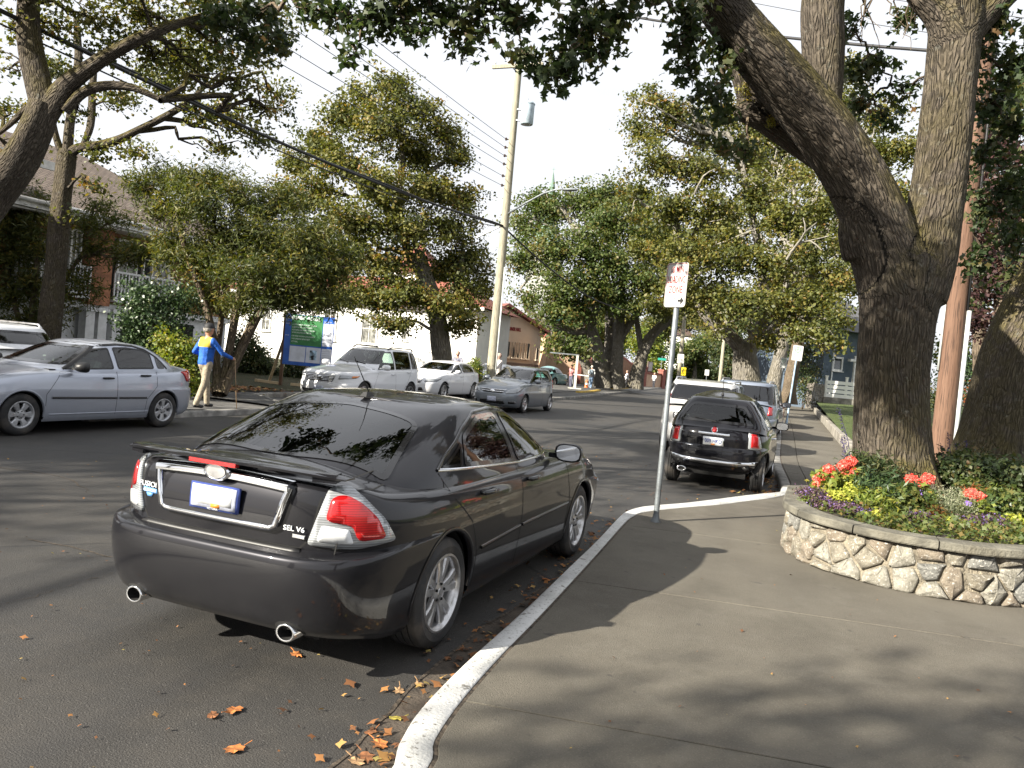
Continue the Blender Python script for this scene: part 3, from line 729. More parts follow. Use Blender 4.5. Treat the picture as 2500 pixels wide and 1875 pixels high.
def gen(w, h, wb, ro, fo, belt=(.93, .98), hood=.78, cowl=(2.2, 1.0), wst=1.45, rst=.2, rsb=(-.55, 1.06), deckz=1.04, gc=.2, paint=None,
        tumble=.70, R=.31, cuts=(1.15, .05), hatch=False, ledge=.05, glass=None, N=110, p=3.4, q=7, roofcr=.03, yend=None, **kw):
    yr, yf = -ro, wb+fo; b0, b1 = belt
    def z(r, s0, s1, f): return [(yr-.02, r), (yr+.35, (r+s1)/2), (yr+.8, s1), (wb*.5, (s0+s1)/2), (wb-.2, s0), (wb+fo*.45, (s0+f)/2), (yf+.02, f)]
    bo = [dict(yr=yr+.10, yf=yf-.10, w=w*.93, z=z(kw.get('rgc', gc+.05), gc, gc, gc+.0)),
          dict(yr=yr+.03, yf=yf-.03, w=w*.965, z=z(kw.get('rgc', gc+.05)+.06, gc+.07, gc+.07, gc+.08)),
          dict(yr=yr, yf=yf, w=w*.99, z=z(max(.44, kw.get('rgc', 0)+.11), .42, .42, .40)),
          dict(yr=yr, yf=yf, w=w, z=z(.60, .60, .60, .54)),
          dict(yr=yr+.01, yf=yf-.015, w=w, z=z(.67, .67, .67, .60), sharp=1, sub=2),
          dict(yr=yr+ledge, yf=yf-.035, w=w*.998, z=z(.69, .69, .69, .62), sharp=1),
          dict(yr=yr+ledge, yf=yf-.07, w=w*.985, z=z((.69+deckz)/2, .80, .82, hood-.07)),
          dict(yr=yr+ledge+.02, yf=yf-.14, w=w*.96, z=z(deckz-.07, b0-.05, b1-.05, hood-.02)),
          dict(yr=yr+ledge+.05, yf=yf-.25, w=w*.915, z=z(deckz-.015, b0-.012, b1-.012, hood+.02)),
          dict(yr=yr+ledge+.09, yf=yf-.36, w=w*.86, z=z(deckz, b0+.005, b1+.005, hood+.04))]
    for r in bo: r.setdefault('p', p); r.setdefault('q', q)
    dk = [(yr, deckz), (yr+.2, deckz+.005), (max(rsb[0], yr+.3), deckz+.02), (wb*.35, b1+.03), (cowl[0]-.3, cowl[1]), (cowl[0]+.1, cowl[1]), ((cowl[0]+yf)/2, (cowl[1]+hood)/2+.035), (yf-.3, hood+.045), (yf, hood+.02)]
    zt = h-roofcr-.035; wr = w*tumble; cb = [] ; wst_, rst_ = wst, rst
    lv = [(0, -.05), (.0, .04), (.33, None), (.70, None), (1., None)]
    for i, (t, dz) in enumerate(lv):
        yR = rsb[0]+(rst-rsb[0])*t**(1.15); yF = cowl[0]+(wst-cowl[0])*t; sag = .035*math.sin(PI*t)
        ww = w*.925+(wr-w*.925)*t**1.35
        if i == 0: yR -= .06; yF += .06; ww = w*.945
        zr, zf = rsb[1]+(zt-rsb[1])*t+sag, cowl[1]+(zt-cowl[1])*t+sag; zs0, zs1 = b0+(zt-b0)*t, b1+(zt-b1)*t
        if dz is not None: zr, zf, zs0, zs1 = rsb[1]+dz*.5, cowl[1]+dz*.5, b0+dz, b1+dz
        cb.append(dict(yr=yR, yf=yF, w=ww, z=[(yR-.05, zr), (yR+.22, zs1*.5+zr*.5), (yR+.5, zs1), (wb*.45, (zs0+zs1)/2), (yF-.5, zs0), (yF-.2, (zs0+zf)/2), (yF+.05, zf)], p=3.4, q=6))
    yR, yF = rst+.14, wst-.13
    cb.append(dict(yr=yR, yf=yF, w=wr*.90, z=[(yR, zt+.032), ((yR+yF)/2, zt+.04), (yF, zt+.03)], p=3.6, q=6))
    rf = [(yR, zt+.034), ((yR+yF)/2, h), (yF, zt+.032)]
    # side glass outline
    ye = yend if yend is not None else (rsb[0]+.25 if not hatch else rsb[0]+.14)
    def xt(t): return None
    up = [(cowl[0]-.22, b0+.05), (wst+.10, zt-.075), (wst-.25, zt-.03), ((wst+rst)/2, zt-.015), (rst+.25, zt-.04)]
    up += [(ye+.10, (b1+zt)/2+.05), (ye, b1+.09)] if not hatch else [(ye+.05, zt-.09), (ye, b1+.10)]
    up = np.array(up)[::-1]
    lo_ = lambda y: np.interp(y, [ye, cowl[0]-.22], [b1+.05, b0+.045]); upf = lambda y: np.interp(y, up[:, 0], up[:, 1])
    cy = [cowl[0]-.22]+list(cuts)+[ye]; G_ = []
    for i in range(len(cy)-1):
        a, b = cy[i], cy[i+1]; a -= .04 if i else 0; b += .04 if i < len(cy)-2 else 0
        ins = [tuple(u) for u in up if b+.02 < u[0] < a-.02]
        poly = [(b, lo_(b)), (a, lo_(a))]
        if upf(a)-lo_(a) > .02: poly.append((a, upf(a)))
        poly += ins[::-1]; 
        if upf(b)-lo_(b) > .02: poly.append((b, upf(b)))
        if len(poly) < 3: continue
        G_.append(dict(ax='R', poly=smooth_poly(poly, .035, 2), mat=(glass or [M_glass]*9)[i], bw=.024))
    wf = w*.80; wt_ = wr*.86; rg = kw.get('rg', None)
    G_.append(dict(ax='F', front=1, poly=smooth_poly([(-wf, cowl[1]+.05), (wf, cowl[1]+.05), (wt_, zt-.03), (-wt_, zt-.03)], .06, 3), mat=kw.get('wglass', M_glass), bw=.04))
    if rg is None:
        if hatch: rg = dict(ax='B', poly=smooth_poly([(-w*.74, rsb[1]+.05), (w*.74, rsb[1]+.05), (wt_*.98, zt-.07), (-wt_*.98, zt-.07)], .08, 3), mat=kw.get('rglass', M_glass), bw=.04)
        else: rg = dict(ax='T', poly=smooth_poly([(-w*.72, rsb[0]+.12), (0, rsb[0]+.03), (w*.72, rsb[0]+.12), (wt_, rst-.05), (-wt_, rst-.05)], .06, 3), mat=M_glass, bw=.04)
    G_.append(rg)
    P = dict(paint=paint, N=N, sub=4, w=w, wb=wb, R=R, Ra=R+.045, belt=(b0+b1)/2+.03, dashy=cowl[0]-.25, seaty=(kw.get('ry', .35), kw.get('fy', wb*.52)), body=bo, deck=dk, cabin=cb, roof=rf, glass=G_, deckcut=(max(rsb[0]+.1, yr+.3), cowl[0]-.15, w*.78), ribbons=[], decals=[], zt=zt)
    P['ribbons'] += [([(cowl[0]+.12, gc+.09), (cowl[0]+.12, .6), (cowl[0]-.12, b0)], 'R', .007, .0015, 0, M_dark, 'door_gap', 1)]
    for c in cuts[:1]: P['ribbons'].append(([(c, gc+.08), (c, b0+.03)], 'R', .007, .0015, 0, M_dark, 'door_gap', 1))
    if kw.get('doors', 4) == 4: P['ribbons'].append(([(R+.12, gc+.08), (R+.10, .5), (R-.10, .72), (cuts[1] if len(cuts) > 1 else .1, b1)], 'R', .007, .0015, 0, M_dark, 'door_gap', 1))
    P['ribbons'].append(([(-w*.76, cowl[0]+.05), (-w*.80, yf-.55), (-w*.6, yf-.33), (w*.6, yf-.33), (w*.80, yf-.55), (w*.76, cowl[0]+.05)], 'T', .007, .0015, 0, M_dark, 'bonnet_gap', 0))
    if kw.get('doors', 4) == 4:
        P['handles'] = [(cuts[0]+.18, b0-.07), (cuts[1]+.25 if len(cuts) > 1 else .35, b1-.07)]
    else: P['handles'] = [(cuts[0]+.18, b0-.09)]
    P.update(kw); return P
def handles(car, bv, P, mat_):
    for y, z in P['handles']:
        l, n = hit(bv, 'R', y, z, 0)
        for sx in (1, -1):
            h = MB(); h.tube([(sx*(l.x-.01), y-.095, z), (sx*(l.x+.03), y-.08, z), (sx*(l.x+.036), y, z+.002), (sx*(l.x+.03), y+.08, z), (sx*(l.x-.01), y+.095, z)], [.011, .016, .018, .016, .011], 8); h.build('door_handle', mat_, car, smooth=True)
def frontend(P, yy, grille, lamp, glmat=M_gloss, bars=0, badge=True, plate=True, air=None, fog=None, amber=None):
    D_ = P['decals']
    if grille:
        D_.append((smooth_poly(grille, .02, 2), 'F', .004, .008, glmat, 'grille', 0))
        xs = [a for a, b in grille]; zs = [b for a, b in grille]
        for i in range(bars):
            z = min(zs)+(max(zs)-min(zs))*(i+.8)/(bars+.6); k = min(zs)+(max(zs)-min(zs))*.5; x = max(xs)*(.97 if z >= k else .86)
            P['ribbons'].append(([(-x, z), (0, z-.008), (x, z)], 'F', .022, .012, .012, M_chrome, 'grille_bar', 0))
    if lamp: D_.append((smooth_poly(lamp, .03, 3), P.get('lampax', 155), .004, .012, M_clear, 'headlight', 1))
    if amber: D_.append((smooth_poly(amber, .02, 3), P.get('lampax', 155), .017, .003, M_amber, 'turn_signal', 1))
    if air: D_.append((smooth_poly(air, .02, 2), 'F', .003, .006, M_gloss, 'air_intake', 0))
    if fog: D_.append((smooth_poly(fog, .02, 2), 'F', .003, .006, M_gloss, 'fog_light_recess', 1))
    if badge and grille:
        cz = (min(b for a, b in grille)+max(b for a, b in grille))/2
        D_.append(([(.085*math.cos(t), cz+.05*math.sin(t)) for t in np.linspace(0, 2*PI, 18, endpoint=False)], 'F', .02, .01, M_chrome, 'badge', 0))
    if plate:
        z = plate if plate is not True else .40
        D_.append(([(-.152, z-.075), (.152, z-.075), (.152, z+.075), (-.152, z+.075)], 'F', .012, .008, M_plate, 'number_plate', 0))
def wipers(car, P, bv, y, z):
    for x0, x1 in ((-.45, -.05), (.12, .55)):
        w_ = MB(); a, _ = hit(bv, 'F', x0, z, .015); b, _ = hit(bv, 'F', x1, z+.06, .02); w_.beam(a, b, .012, .016); w_.build('wiper', M_trim, car)
M_psilver = paint('paint_silver_blue', (.40, .43, .50), .5, .3)
M_pwhite = paint('paint_white', (.74, .75, .77), .0, .3)
M_pversa = paint('paint_grey', (.20, .22, .245), .5, .3)
M_pblack = paint('paint_black', (.010, .010, .013), .2, .2)
M_psuv = paint('paint_silver', (.50, .50, .50), .45, .3)
M_pvan = paint('paint_blue_silver', (.20, .23, .29), .5, .3)
M_pred = paint('paint_red', (.35, .012, .015), .2, .3)
M_pteal = paint('paint_teal', (.16, .33, .34), .15, .35)
# lamp polygons for diagonal projection (ax=155: from the front, 25 deg to the side). a = -( x*cos155 + y*sin155 )... see fa()
def fa(x, y, ax=155): 
    a = math.radians(ax); return x*math.cos(a)+y*math.sin(a)
def ba(x, y, ax=25):
    a = math.radians(ax); return x*math.cos(a)+y*math.sin(a)

def silver_sedan():
    P = gen(.86, 1.44, 2.62, .93, .88, belt=(.92, .97), hood=.72, cowl=(2.15, .98), wst=1.25, rst=.14, rsb=(-.42, 1.065), yend=.0, deckz=1.045, R=.305, rr=.195, tw=.19, wstyle='star', nsp=6, mrim=M_hub, paint=M_psilver, N=190, cuts=(1.02, .20), tumble=.68, gc=.19, winset=.03, mseat=M_seatl, roofcr=.04)
    P['glass'][0]['seal'] = P['glass'][1]['seal'] = M_trim
    P['ribbons'] += [([(.42, .53), (.98, .535)], 'R', .030, .003, .012, M_trim, 'side_moulding', 1), ([(1.02, .535), (2.18, .55)], 'R', .030, .003, .012, M_trim, 'side_moulding', 1),
                     ([(.36, .30), (2.2, .30)], 'R', .012, .004, .006, M_psilver, 'sill_strip', 1),
                     ([(-.06, 1.02), (.10, 1.20), (.32, 1.325), (.55, 1.375), (.85, 1.385), (1.25, 1.35), (1.93, .97)], 'R', .030, .002, .004, M_trim, 'window_trim', 1)]
    P['decals'] += [(smooth_poly([(ba(.52, -.87), .80), (ba(.80, -.60), .80), (ba(.84, -.58), .97), (ba(.52, -.86), 1.0)], .03, 3), 25, .004, .012, M_red, 'tail_light', 1)]
    frontend(P, 0, [(-.38, .56), (.38, .56), (.40, .64), (-.40, .64)], [(fa(.44, 3.40), .60), (fa(.80, 3.05), .66), (fa(.80, 2.95), .72), (fa(.45, 3.35), .69)], bars=1, air=[(-.4, .33), (.4, .33), (.42, .42), (-.42, .42)])
    car, bv, one, two = build_car(P, 'sedan', 'silver blue sedan with black door mouldings parked at the left edge of the frame', 'car', (-11.45, 10.58), PI)
    handles(car, bv, P, M_trim); mirror_part(car, P, 1.80, 1.02, M_trim, .82, 1.05)
    return car
def white_suv():
    P = gen(.945, 1.73, 2.70, .97, .93, belt=(1.02, 1.10), hood=.92, cowl=(2.10, 1.17), wst=1.25, rst=-.60, rsb=(-.86, 1.15), deckz=1.10, R=.355, rr=.235, tw=.235, nsp=6, wstyle='five', paint=M_pwhite, N=130, cuts=(1.0, -.02), tumble=.74, gc=.24, hatch=True, yend=-.62, glass=[M_glass, M_glassg, M_glassg], fy=1.4)
    frontend(P, 0, [(-.40, .66), (.40, .66), (.47, .84), (-.47, .84)], [(fa(.55, 3.52), .74), (fa(.90, 3.15), .80), (fa(.91, 2.98), .88), (fa(.55, 3.42), .86)], M_gloss, bars=4, plate=.45, air=[(-.55, .33), (.55, .33), (.62, .42), (-.62, .42)], amber=[(fa(.80, 3.25), .79), (fa(.90, 3.10), .82), (fa(.90, 3.0), .865), (fa(.80, 3.2), .855)])
    P['decals'] += [([(-.62, .20+.04), (.62, .24), (.7, .31), (-.7, .31)], 'F', .004, .02, M_trim, 'bumper_skirt', 0)]
    car, bv, one, two = build_car(P, 'suv', 'white suv with chrome bar grille parked beside the blue and green board', 'car', (-13.1, 22.2), PI)
    handles(car, bv, P, M_pwhite); mirror_part(car, P, 1.86, 1.15, M_pwhite, .90, 1.15); wipers(car, P, bv, 0, 1.2)
    for sx in (1, -1):
        r = MB(); r.tube([(sx*.62, -.45, 1.69), (sx*.63, -.3, 1.75), (sx*.63, .9, 1.755), (sx*.62, 1.1, 1.69)], .022, 6); r.build('roof_rail', M_trim, car, smooth=True)
    pr = person_in(car, P)
    return car
def person_in(car, P): return None
def white_sedan(loc, label, name='sedan'):
    P = gen(.895, 1.46, 2.685, .95, .93, belt=(.96, 1.02), hood=.78, cowl=(2.25, 1.03), wst=1.25, rst=-.05, rsb=(-.66, 1.10), deckz=1.10, R=.325, rr=.215, nsp=5, wstyle='five', paint=M_pwhite, N=110, cuts=(1.1, .0), tumble=.68, gc=.19, roofcr=.04)
    frontend(P, 0, [(-.32, .58), (.32, .58), (.36, .70), (-.36, .70)], [(fa(.42, 3.50), .62), (fa(.82, 3.22), .68), (fa(.86, 2.92), .80), (fa(.46, 3.38), .74)], bars=1, air=[(-.45, .30), (.45, .30), (.40, .42), (-.40, .42)])
    P['decals'] += [(smooth_poly([(ba(.52, -.87), .84), (ba(.80, -.60), .86), (ba(.84, -.58), .98), (ba(.52, -.86), 1.0)], .03, 3), 25, .004, .012, M_red, 'tail_light', 1)]
    car, bv, one, two = build_car(P, name, label, 'car', loc, PI)
    handles(car, bv, P, M_pwhite); mirror_part(car, P, 1.86, 1.06, M_pwhite, .84, 1.0); wipers(car, P, bv, 0, 1.06)
    return car
def grey_hatch():
    P = gen(.848, 1.535, 2.60, .68, .93, belt=(.96, 1.02), hood=.80, cowl=(2.25, 1.05), wst=1.20, rst=-.40, rsb=(-.60, 1.08), deckz=1.05, R=.305, rr=.205, nsp=6, wstyle='five', tw=.19, paint=M_pversa, N=130, cuts=(.98, .02), tumble=.72, gc=.18, hatch=True, yend=-.38, fy=1.3)
    frontend(P, 0, [(-.33, .62), (.33, .62), (.40, .71), (-.40, .71)], [(fa(.42, 3.46), .60), (fa(.76, 3.20), .66), (fa(.82, 2.80), .84), (fa(.70, 2.95), .85), (fa(.45, 3.35), .73)], M_gloss, bars=1, plate=.42, air=[(-.45, .28), (.45, .28), (.40, .40), (-.40, .40)], fog=[(.55, .30), (.74, .32), (.72, .40), (.55, .38)])
    P['decals'] += [(smooth_poly([(ba(.66, -.63), .84), (ba(.82, -.42), .84), (ba(.80, -.45), 1.12), (ba(.70, -.60), 1.12)], .03, 3), 25, .004, .012, M_red, 'tail_light', 1)]
    P['ribbons'] += [([(-.46, .735), (0, .725), (.46, .735)], 'F', .016, .006, .008, M_chrome, 'chrome_strip', 0)]
    car, bv, one, two = build_car(P, 'hatchback', 'grey hatchback driving toward the camera in front of the tall utility pole', 'car', (-9.95, 27.1), PI)
    handles(car, bv, P, M_pversa); mirror_part(car, P, 1.88, 1.06, M_pversa, .80, 1.0); wipers(car, P, bv, 0, 1.08)
    return car
def black_hatch():
    P = gen(.815, 1.545, 2.30, .57, .68, belt=(.90, .95), hood=.80, cowl=(1.95, 1.02), wst=1.20, rgc=.36, rst=-.20, rsb=(-.43, .99), deckz=.98, R=.295, rr=.195, nsp=7, wstyle='five', tw=.185, paint=M_pblack, N=170, cuts=(.72,), tumble=.60, roofcr=.10, gc=.22, hatch=True, yend=-.15, doors=2, ry=.25, fy=1.0, ledge=.035, p=3.2, q=5, winset=.02, rglass=M_glass)
    B = P['decals']
    B += [(smooth_poly([(ba(.545, -.50), .685), (ba(.72, -.38), .68), (ba(.74, -.34), .72), (ba(.68, -.40), .93), (ba(.54, -.50), .95)], .03, 4), 25, .004, .014, M_clear, 'tail_light', 1),
          (smooth_poly([(ba(.575, -.48), .715), (ba(.70, -.38), .71), (ba(.66, -.40), .91), (ba(.57, -.48), .92)], .02, 4), 25, .019, .004, M_red, 'tail_light_red_lens', 1),
          ([(-.160, .685), (.160, .685), (.160, .825), (-.160, .825)], 'B', .006, .014, M_chrome, 'plate_frame', 0),
          ([(-.150, .70), (.150, .70), (.150, .818), (-.150, .818)], 'B', .0215, .002, M_white, 'number_plate', 0),
          ([(-.03, .704), (.03, .704), (.03, .722), (-.03, .722)], 'B', .026, .001, M_orange, 'plate_sticker', 0),
          ([(.05*math.cos(t), .93+.05*math.sin(t)) for t in np.linspace(0, 2*PI, 20, endpoint=False)], 'B', .004, .010, M_chrome, 'badge', 0),
          ([(.038*math.cos(t), .93+.038*math.sin(t)) for t in np.linspace(0, 2*PI, 20, endpoint=False)], 'B', .015, .003, M_pred, 'badge_face', 0),
          ([(-.42, .655), (-.31, .655), (-.31, .675), (-.42, .675)], 'B', .004, .004, M_chrome, 'model_badge', 0)]
    P['ribbons'] += [([(-.235, .872), (-.20, .868), (.20, .868), (.235, .872)], 'B', .030, .006, .022, M_chrome, 'boot_handle', 0),
                     ([(-.68, .475), (-.45, .452), (0, .442), (.45, .452), (.68, .475)], 'B', .055, .004, .016, M_chrome, 'bumper_chrome_strip', 0),
                     ([(-.53, 1.02), (-.50, .68), (-.42, .62), (.42, .62), (.50, .68), (.53, 1.02)], 'B', .008, .0015, 0, M_dark, 'boot_gap', 0),
                     ([(-.60, .37), (0, .35), (.60, .37)], 'B', .10, .002, .004, M_trim, 'lower_bumper', 0)]
    frontend(P, 0, [(-.3, .40), (.3, .40), (.28, .46), (-.28, .46)], [(fa(.45, 2.85), .64), (fa(.62, 2.75), .64), (fa(.62, 2.7), .78), (fa(.45, 2.8), .78)])
    car, bv, one, two = build_car(P, 'hatchback', 'small black hatchback seen from behind between two sign posts', 'car', (-1.52, 13.12), 0)
    handles(car, bv, P, M_chrome); mirror_part(car, P, 1.50, 1.0, M_pblack, .77, .95)
    l, nn = hit(bv, 'B', 0, .76, 0); text_obj('plate_lettering', '009 HKD', .085, M_blue, car, (0, l.y-.030, .762), (PI/2, 0, 0), .78, .001)
    an = MB(); l, nn = hit(bv, 'T', 0, .1, 0); an.lathe([(.025, 0), (.015, .03), (0, .03)], c=(0, .1, l.z), n=10); an.tube([(0, .1, l.z+.02), (0, .0, l.z+.33)], [.006, .003], 6); an.build('antenna', M_trim, car)
    e = MB(); e.lathe([(.030, 0), (.040, -.005), (.042, .01), (.04, .15)], c=(0, -.60, .285), n=18, axis='y'); e.lathe([(.032, .01), (.0, .03)], c=(0, -.60, .285), n=18, axis='y', mi=1)
    e.v = [(-.44+p[0]*1.8, p[1], p[2]) for p in e.v]; e.build('exhaust_tip', [M_chrome, M_dark], car, smooth=True)
    w_ = MB(); a, _ = hit(bv, 'B', .0, 1.06, .012); b, _ = hit(bv, 'B', -.34, 1.09, .014); w_.beam(a, b, .012, .014); w_.build('wiper', M_trim, car)
    return car
def suv_rear(P, name, label, loc, rz=0, lampz=(.85, 1.25), pm=None, dense=True):
    a, b = lampz; w = P['w']; yr = P['body'][3]['yr']
    P['decals'] += [(smooth_poly([(ba(w*.78, yr+.08), a), (ba(w*.93, yr+.18), a+.02), (ba(w*.92, yr+.22), b), (ba(w*.80, yr+.16), b+.02)], .03, 3), 25, .004, .014, M_red, 'tail_light', 1),
                    ([(-.155, .78), (.155, .78), (.155, .92), (-.155, .92)], 'B', .006, .01, M_plate, 'number_plate', 0)]
    car, bv, one, two = build_car(P, name, label, 'car', loc, rz)
    handles(car, bv, P, pm); mirror_part(car, P, P['cabin'][0]['yf']-.38, P['belt']+.02, M_gloss, w*.94, 1.15)
    for sx in (1, -1):
        r = MB(); z = P['zt']+.02; y0, y1 = P['cabin'][4]['yr']+.2, P['cabin'][4]['yf']-.1
        r.tube([(sx*w*.68, y0, z-.02), (sx*w*.69, y0+.12, z+.055), (sx*w*.69, y1-.15, z+.06), (sx*w*.68, y1, z-.01)], .02, 6); r.build('roof_rail', M_alloy, car, smooth=True)
    return car
def street_cars():
    cs = [sedan_grey((-2.86, 4.20), 0), silver_sedan(), white_suv(), white_sedan((-14.05, 29.3), 'white sedan parked directly behind the white suv'), grey_hatch(), black_hatch()]
    white_sedan((-16.2, 39.5), 'white sedan mostly hidden behind the round green bush', 'sedan')
    P = gen(.92, 1.68, 2.70, .90, .85, belt=(1.0, 1.06), hood=.9, cowl=(2.05, 1.15), wst=1.2, rst=-.52, rsb=(-.78, 1.16), deckz=1.08, R=.35, rr=.225, paint=M_psuv, N=120, cuts=(1.0, .0), tumble=.76, gc=.24, hatch=True, yend=-.55, rglass=M_glassg, glass=[M_glassd, M_glassg, M_glassg])
    c = A(1533, 850, 18.2); suv_rear(P, 'suv', 'silver suv parked right in front of the small black hatchback', (c[0]-.02, 18.1), 0, (.82, 1.30), M_psuv)
    P = gen(.96, 1.76, 3.0, .98, .95, belt=(1.02, 1.06), hood=.92, cowl=(2.5, 1.18), wst=1.5, rst=-.70, rsb=(-.84, 1.15), deckz=1.08, R=.34, rr=.22, paint=M_pvan, N=100, cuts=(1.3, .1), tumble=.80, gc=.2, hatch=True, yend=-.7, rglass=M_glassd)
    suv_rear(P, 'minivan', 'blue grey minivan parked beyond the silver suv', (-2.12, 24.3), 0, (.80, 1.04), M_pvan)
    P = gen(.87, 1.45, 2.65, .93, .9, belt=(.93, .98), paint=M_pred, N=80, R=.31, cuts=(1.05, .0), gc=.19)
    P['decals'] += [(smooth_poly([(ba(.52, -.87), .80), (ba(.80, -.60), .80), (ba(.84, -.58), .97), (ba(.52, -.86), 1.0)], .03, 3), 25, .004, .012, M_red, 'tail_light', 1)]
    c = G(1654, 893); build_car(dict(P), 'sedan', 'red sedan mostly hidden behind the blue grey minivan', 'car', (-2.25, 30.8), 0)
    c = G(1692, 846); car = build_car(dict(P), 'sedan', 'distant red sedan on the road between the far tree trunks', 'car', (c[0]+.3, 88), -.25)
    # white wagon behind the silver sedan
    P = gen(.90, 1.56, 2.6, .85, .9, belt=(.98, 1.04), hood=.9, cowl=(2.1, 1.15), wst=1.2, rst=-.55, rsb=(-.84, 1.14), deckz=1.08, R=.35, rr=.225, paint=M_pwhite, N=130, cuts=(1.0, -.05), tumble=.75, gc=.24, hatch=True, yend=-.62, rglass=M_glassd)
    suv_rear(P, 'suv', 'white suv with dark rear window parked behind the silver blue sedan', (-14.6, 10.35), math.radians(86), (.86, 1.12), M_pwhite)
    # teal beetle-shaped car
    P = gen(.86, 1.50, 2.51, .80, .78, belt=(.95, .98), hood=.72, cowl=(1.80, 1.02), wst=1.15, rst=.15, rsb=(-.62, .98), deckz=.86, R=.32, rr=.21, paint=M_pteal, N=100, cuts=(.35,), tumble=.66, gc=.2, p=2.6, q=3.6, doors=2, roofcr=.10, yend=-.35, Ra=.40)
    P['decals'] += [([(ba(.60, -.62)+.07*math.cos(t), .72+.07*math.sin(t)) for t in np.linspace(0, 2*PI, 14, endpoint=False)], 25, .004, .014, M_red, 'tail_light', 1)]
    c = G(1207, 836); car, bv, o, t = build_car(P, 'small_car', 'teal rounded small car parked beside the pale post in the distance', 'car', (c[0]-1.1, c[1]), math.radians(-4))
    handles(car, bv, P, M_pteal)
# ---------------------------------------------------------------- ground, road, kerbs, pavements
def ground_mats():
    m, nt, b = nodes_of('asphalt'); v = objco(nt, True)
    base = mixc(nt, noise(nt, v, .35, 5, .6, .35, .65), (.027, .026, .025), (.041, .038, .0345))
    base = mixc(nt, noise(nt, v, 2.5, 6, .7, .45, .75, 0, .5), base, (.068, .060, .050))
    sp = voro(nt, v, 130, 'F1', .0, .35, 1, 0); base = mixc(nt, mul(nt, sp, noise(nt, v, 60, 2, .5, .52, .60)), base, (.20, .19, .175))
    base = mixc(nt, mul(nt, voro(nt, v, 95, 'F1', .0, .3, 1, 0), .5), base, (.02, .02, .02))
    st = nt.nodes.new('ShaderNodeMapping'); st.inputs['Scale'].default_value = (1.4, .06, 1); nt.links.new(v, st.inputs['Vector'])
    base = mixc(nt, noise(nt, st.outputs[0], 1.2, 3, .5, .5, .68, 0, .35), base, (.036, .036, .038))
    ck = voro(nt, wob(nt, v, .5, .8), .2, 'DISTANCE_TO_EDGE', .0, .005, 1, 0)
    base = mixc(nt, mul(nt, ck, .85), base, (.012, .012, .012))
    nt.links.new(base, b.inputs['Base Color']); b.inputs['Roughness'].default_value = .68; b.inputs['Specular IOR Level'].default_value = .5
    h = nt.nodes.new('ShaderNodeMath'); h.operation = 'SUBTRACT'; nt.links.new(noise(nt, v, 110, 3, .6, .3, .7), h.inputs[0]); nt.links.new(ck, h.inputs[1])
    bump(nt, b, h.outputs[0], .55, .006)
    m, nt, b = nodes_of('pavement'); v = objco(nt, True)
    base = mixc(nt, noise(nt, v, .8, 6, .6, .35, .65), (.090, .081, .066), (.124, .113, .092))
    base = mixc(nt, noise(nt, v, 5, 5, .7, .5, .75, 0, .5), base, (.14, .13, .11))
    base = mixc(nt, mul(nt, voro(nt, v, 75, 'F1', .0, .4, 1, 0), .6), base, (.18, .16, .13))
    base = mixc(nt, mul(nt, voro(nt, wob(nt, v, 30, .02), 62, 'F1', .0, .3, 1, 0), .8), base, (.07, .06, .052))
    base = mixc(nt, noise(nt, v, 7, 3, .5, .68, .73, 0, .7), base, (.06, .055, .05)); base = mixc(nt, noise(nt, v, 1.1, 6, .75, .52, .70, 0, .55), base, (.066, .060, .048))
    nt.links.new(base, b.inputs['Base Color']); b.inputs['Roughness'].default_value = .88; b.inputs['Specular IOR Level'].default_value = .3
    bump(nt, b, noise(nt, v, 130, 3, .6, .3, .7), .6, .004)
    m, nt, b = nodes_of('kerb_white'); v = objco(nt, True)
    base = mixc(nt, noise(nt, v, 3, 6, .6, .4, .7, 0, .8), (.52, .52, .51), (.34, .34, .32))
    base = mixc(nt, noise(nt, v, 30, 5, .7, .575, .64), base, (.16, .15, .13))
    base = mixc(nt, noise(nt, v, 9, 3, .6, .66, .70), base, (.20, .19, .17))
    nt.links.new(base, b.inputs['Base Color']); b.inputs['Roughness'].default_value = .55; bump(nt, b, noise(nt, v, 60, 4), .4, .004)
    simple('kerb_grey', (.26, .25, .23), .85, var=.25, vs=4, bs=.5, bd=.004, world=True, dirt=(.10, .09, .08))
    simple('kerb_yellow', (.52, .34, .04), .7, var=.2, vs=5, bs=.4, world=True, dirt=(.22, .18, .10), ds=6)
    simple('gutter', (.070, .056, .043), .9, var=.3, vs=6, bs=.6, bd=.005, world=True, dirt=(.05, .035, .025), ds=12)
    simple('joint_dirt', (.075, .058, .042), .95, var=.4, vs=30, bs=.6, world=True)
    simple('old_asphalt', (.085, .082, .078), .9, var=.25, vs=3, bs=.5, world=True)
    m, nt, b = nodes_of('lawn'); v = objco(nt, True)
    base = mixc(nt, noise(nt, v, .7, 6, .6, .35, .65), (.085, .125, .022), (.14, .18, .038))
    base = mixc(nt, noise(nt, v, 60, 4, .7, .35, .7), base, (.05, .085, .016)); base = mixc(nt, noise(nt, v, 2.3, 5, .7, .58, .72, 0, .6), base, (.17, .13, .06))
    nt.links.new(base, b.inputs['Base Color']); b.inputs['Roughness'].default_value = .9; bump(nt, b, noise(nt, v, 90, 3), 1, .03)
    m, nt, b = nodes_of('rough_grass'); v = objco(nt, True)
    base = mixc(nt, noise(nt, v, .8, 6, .6, .35, .65), (.035, .055, .014), (.075, .08, .026)); base = mixc(nt, noise(nt, v, 12, 5, .7, .5, .62), base, (.10, .055, .028))
    nt.links.new(base, b.inputs['Base Color']); b.inputs['Roughness'].default_value = .95; bump(nt, b, noise(nt, v, 60, 4), 1, .05)
    simple('soil', (.045, .032, .022), .95, var=.4, vs=20, bs=1, bd=.02, world=True)
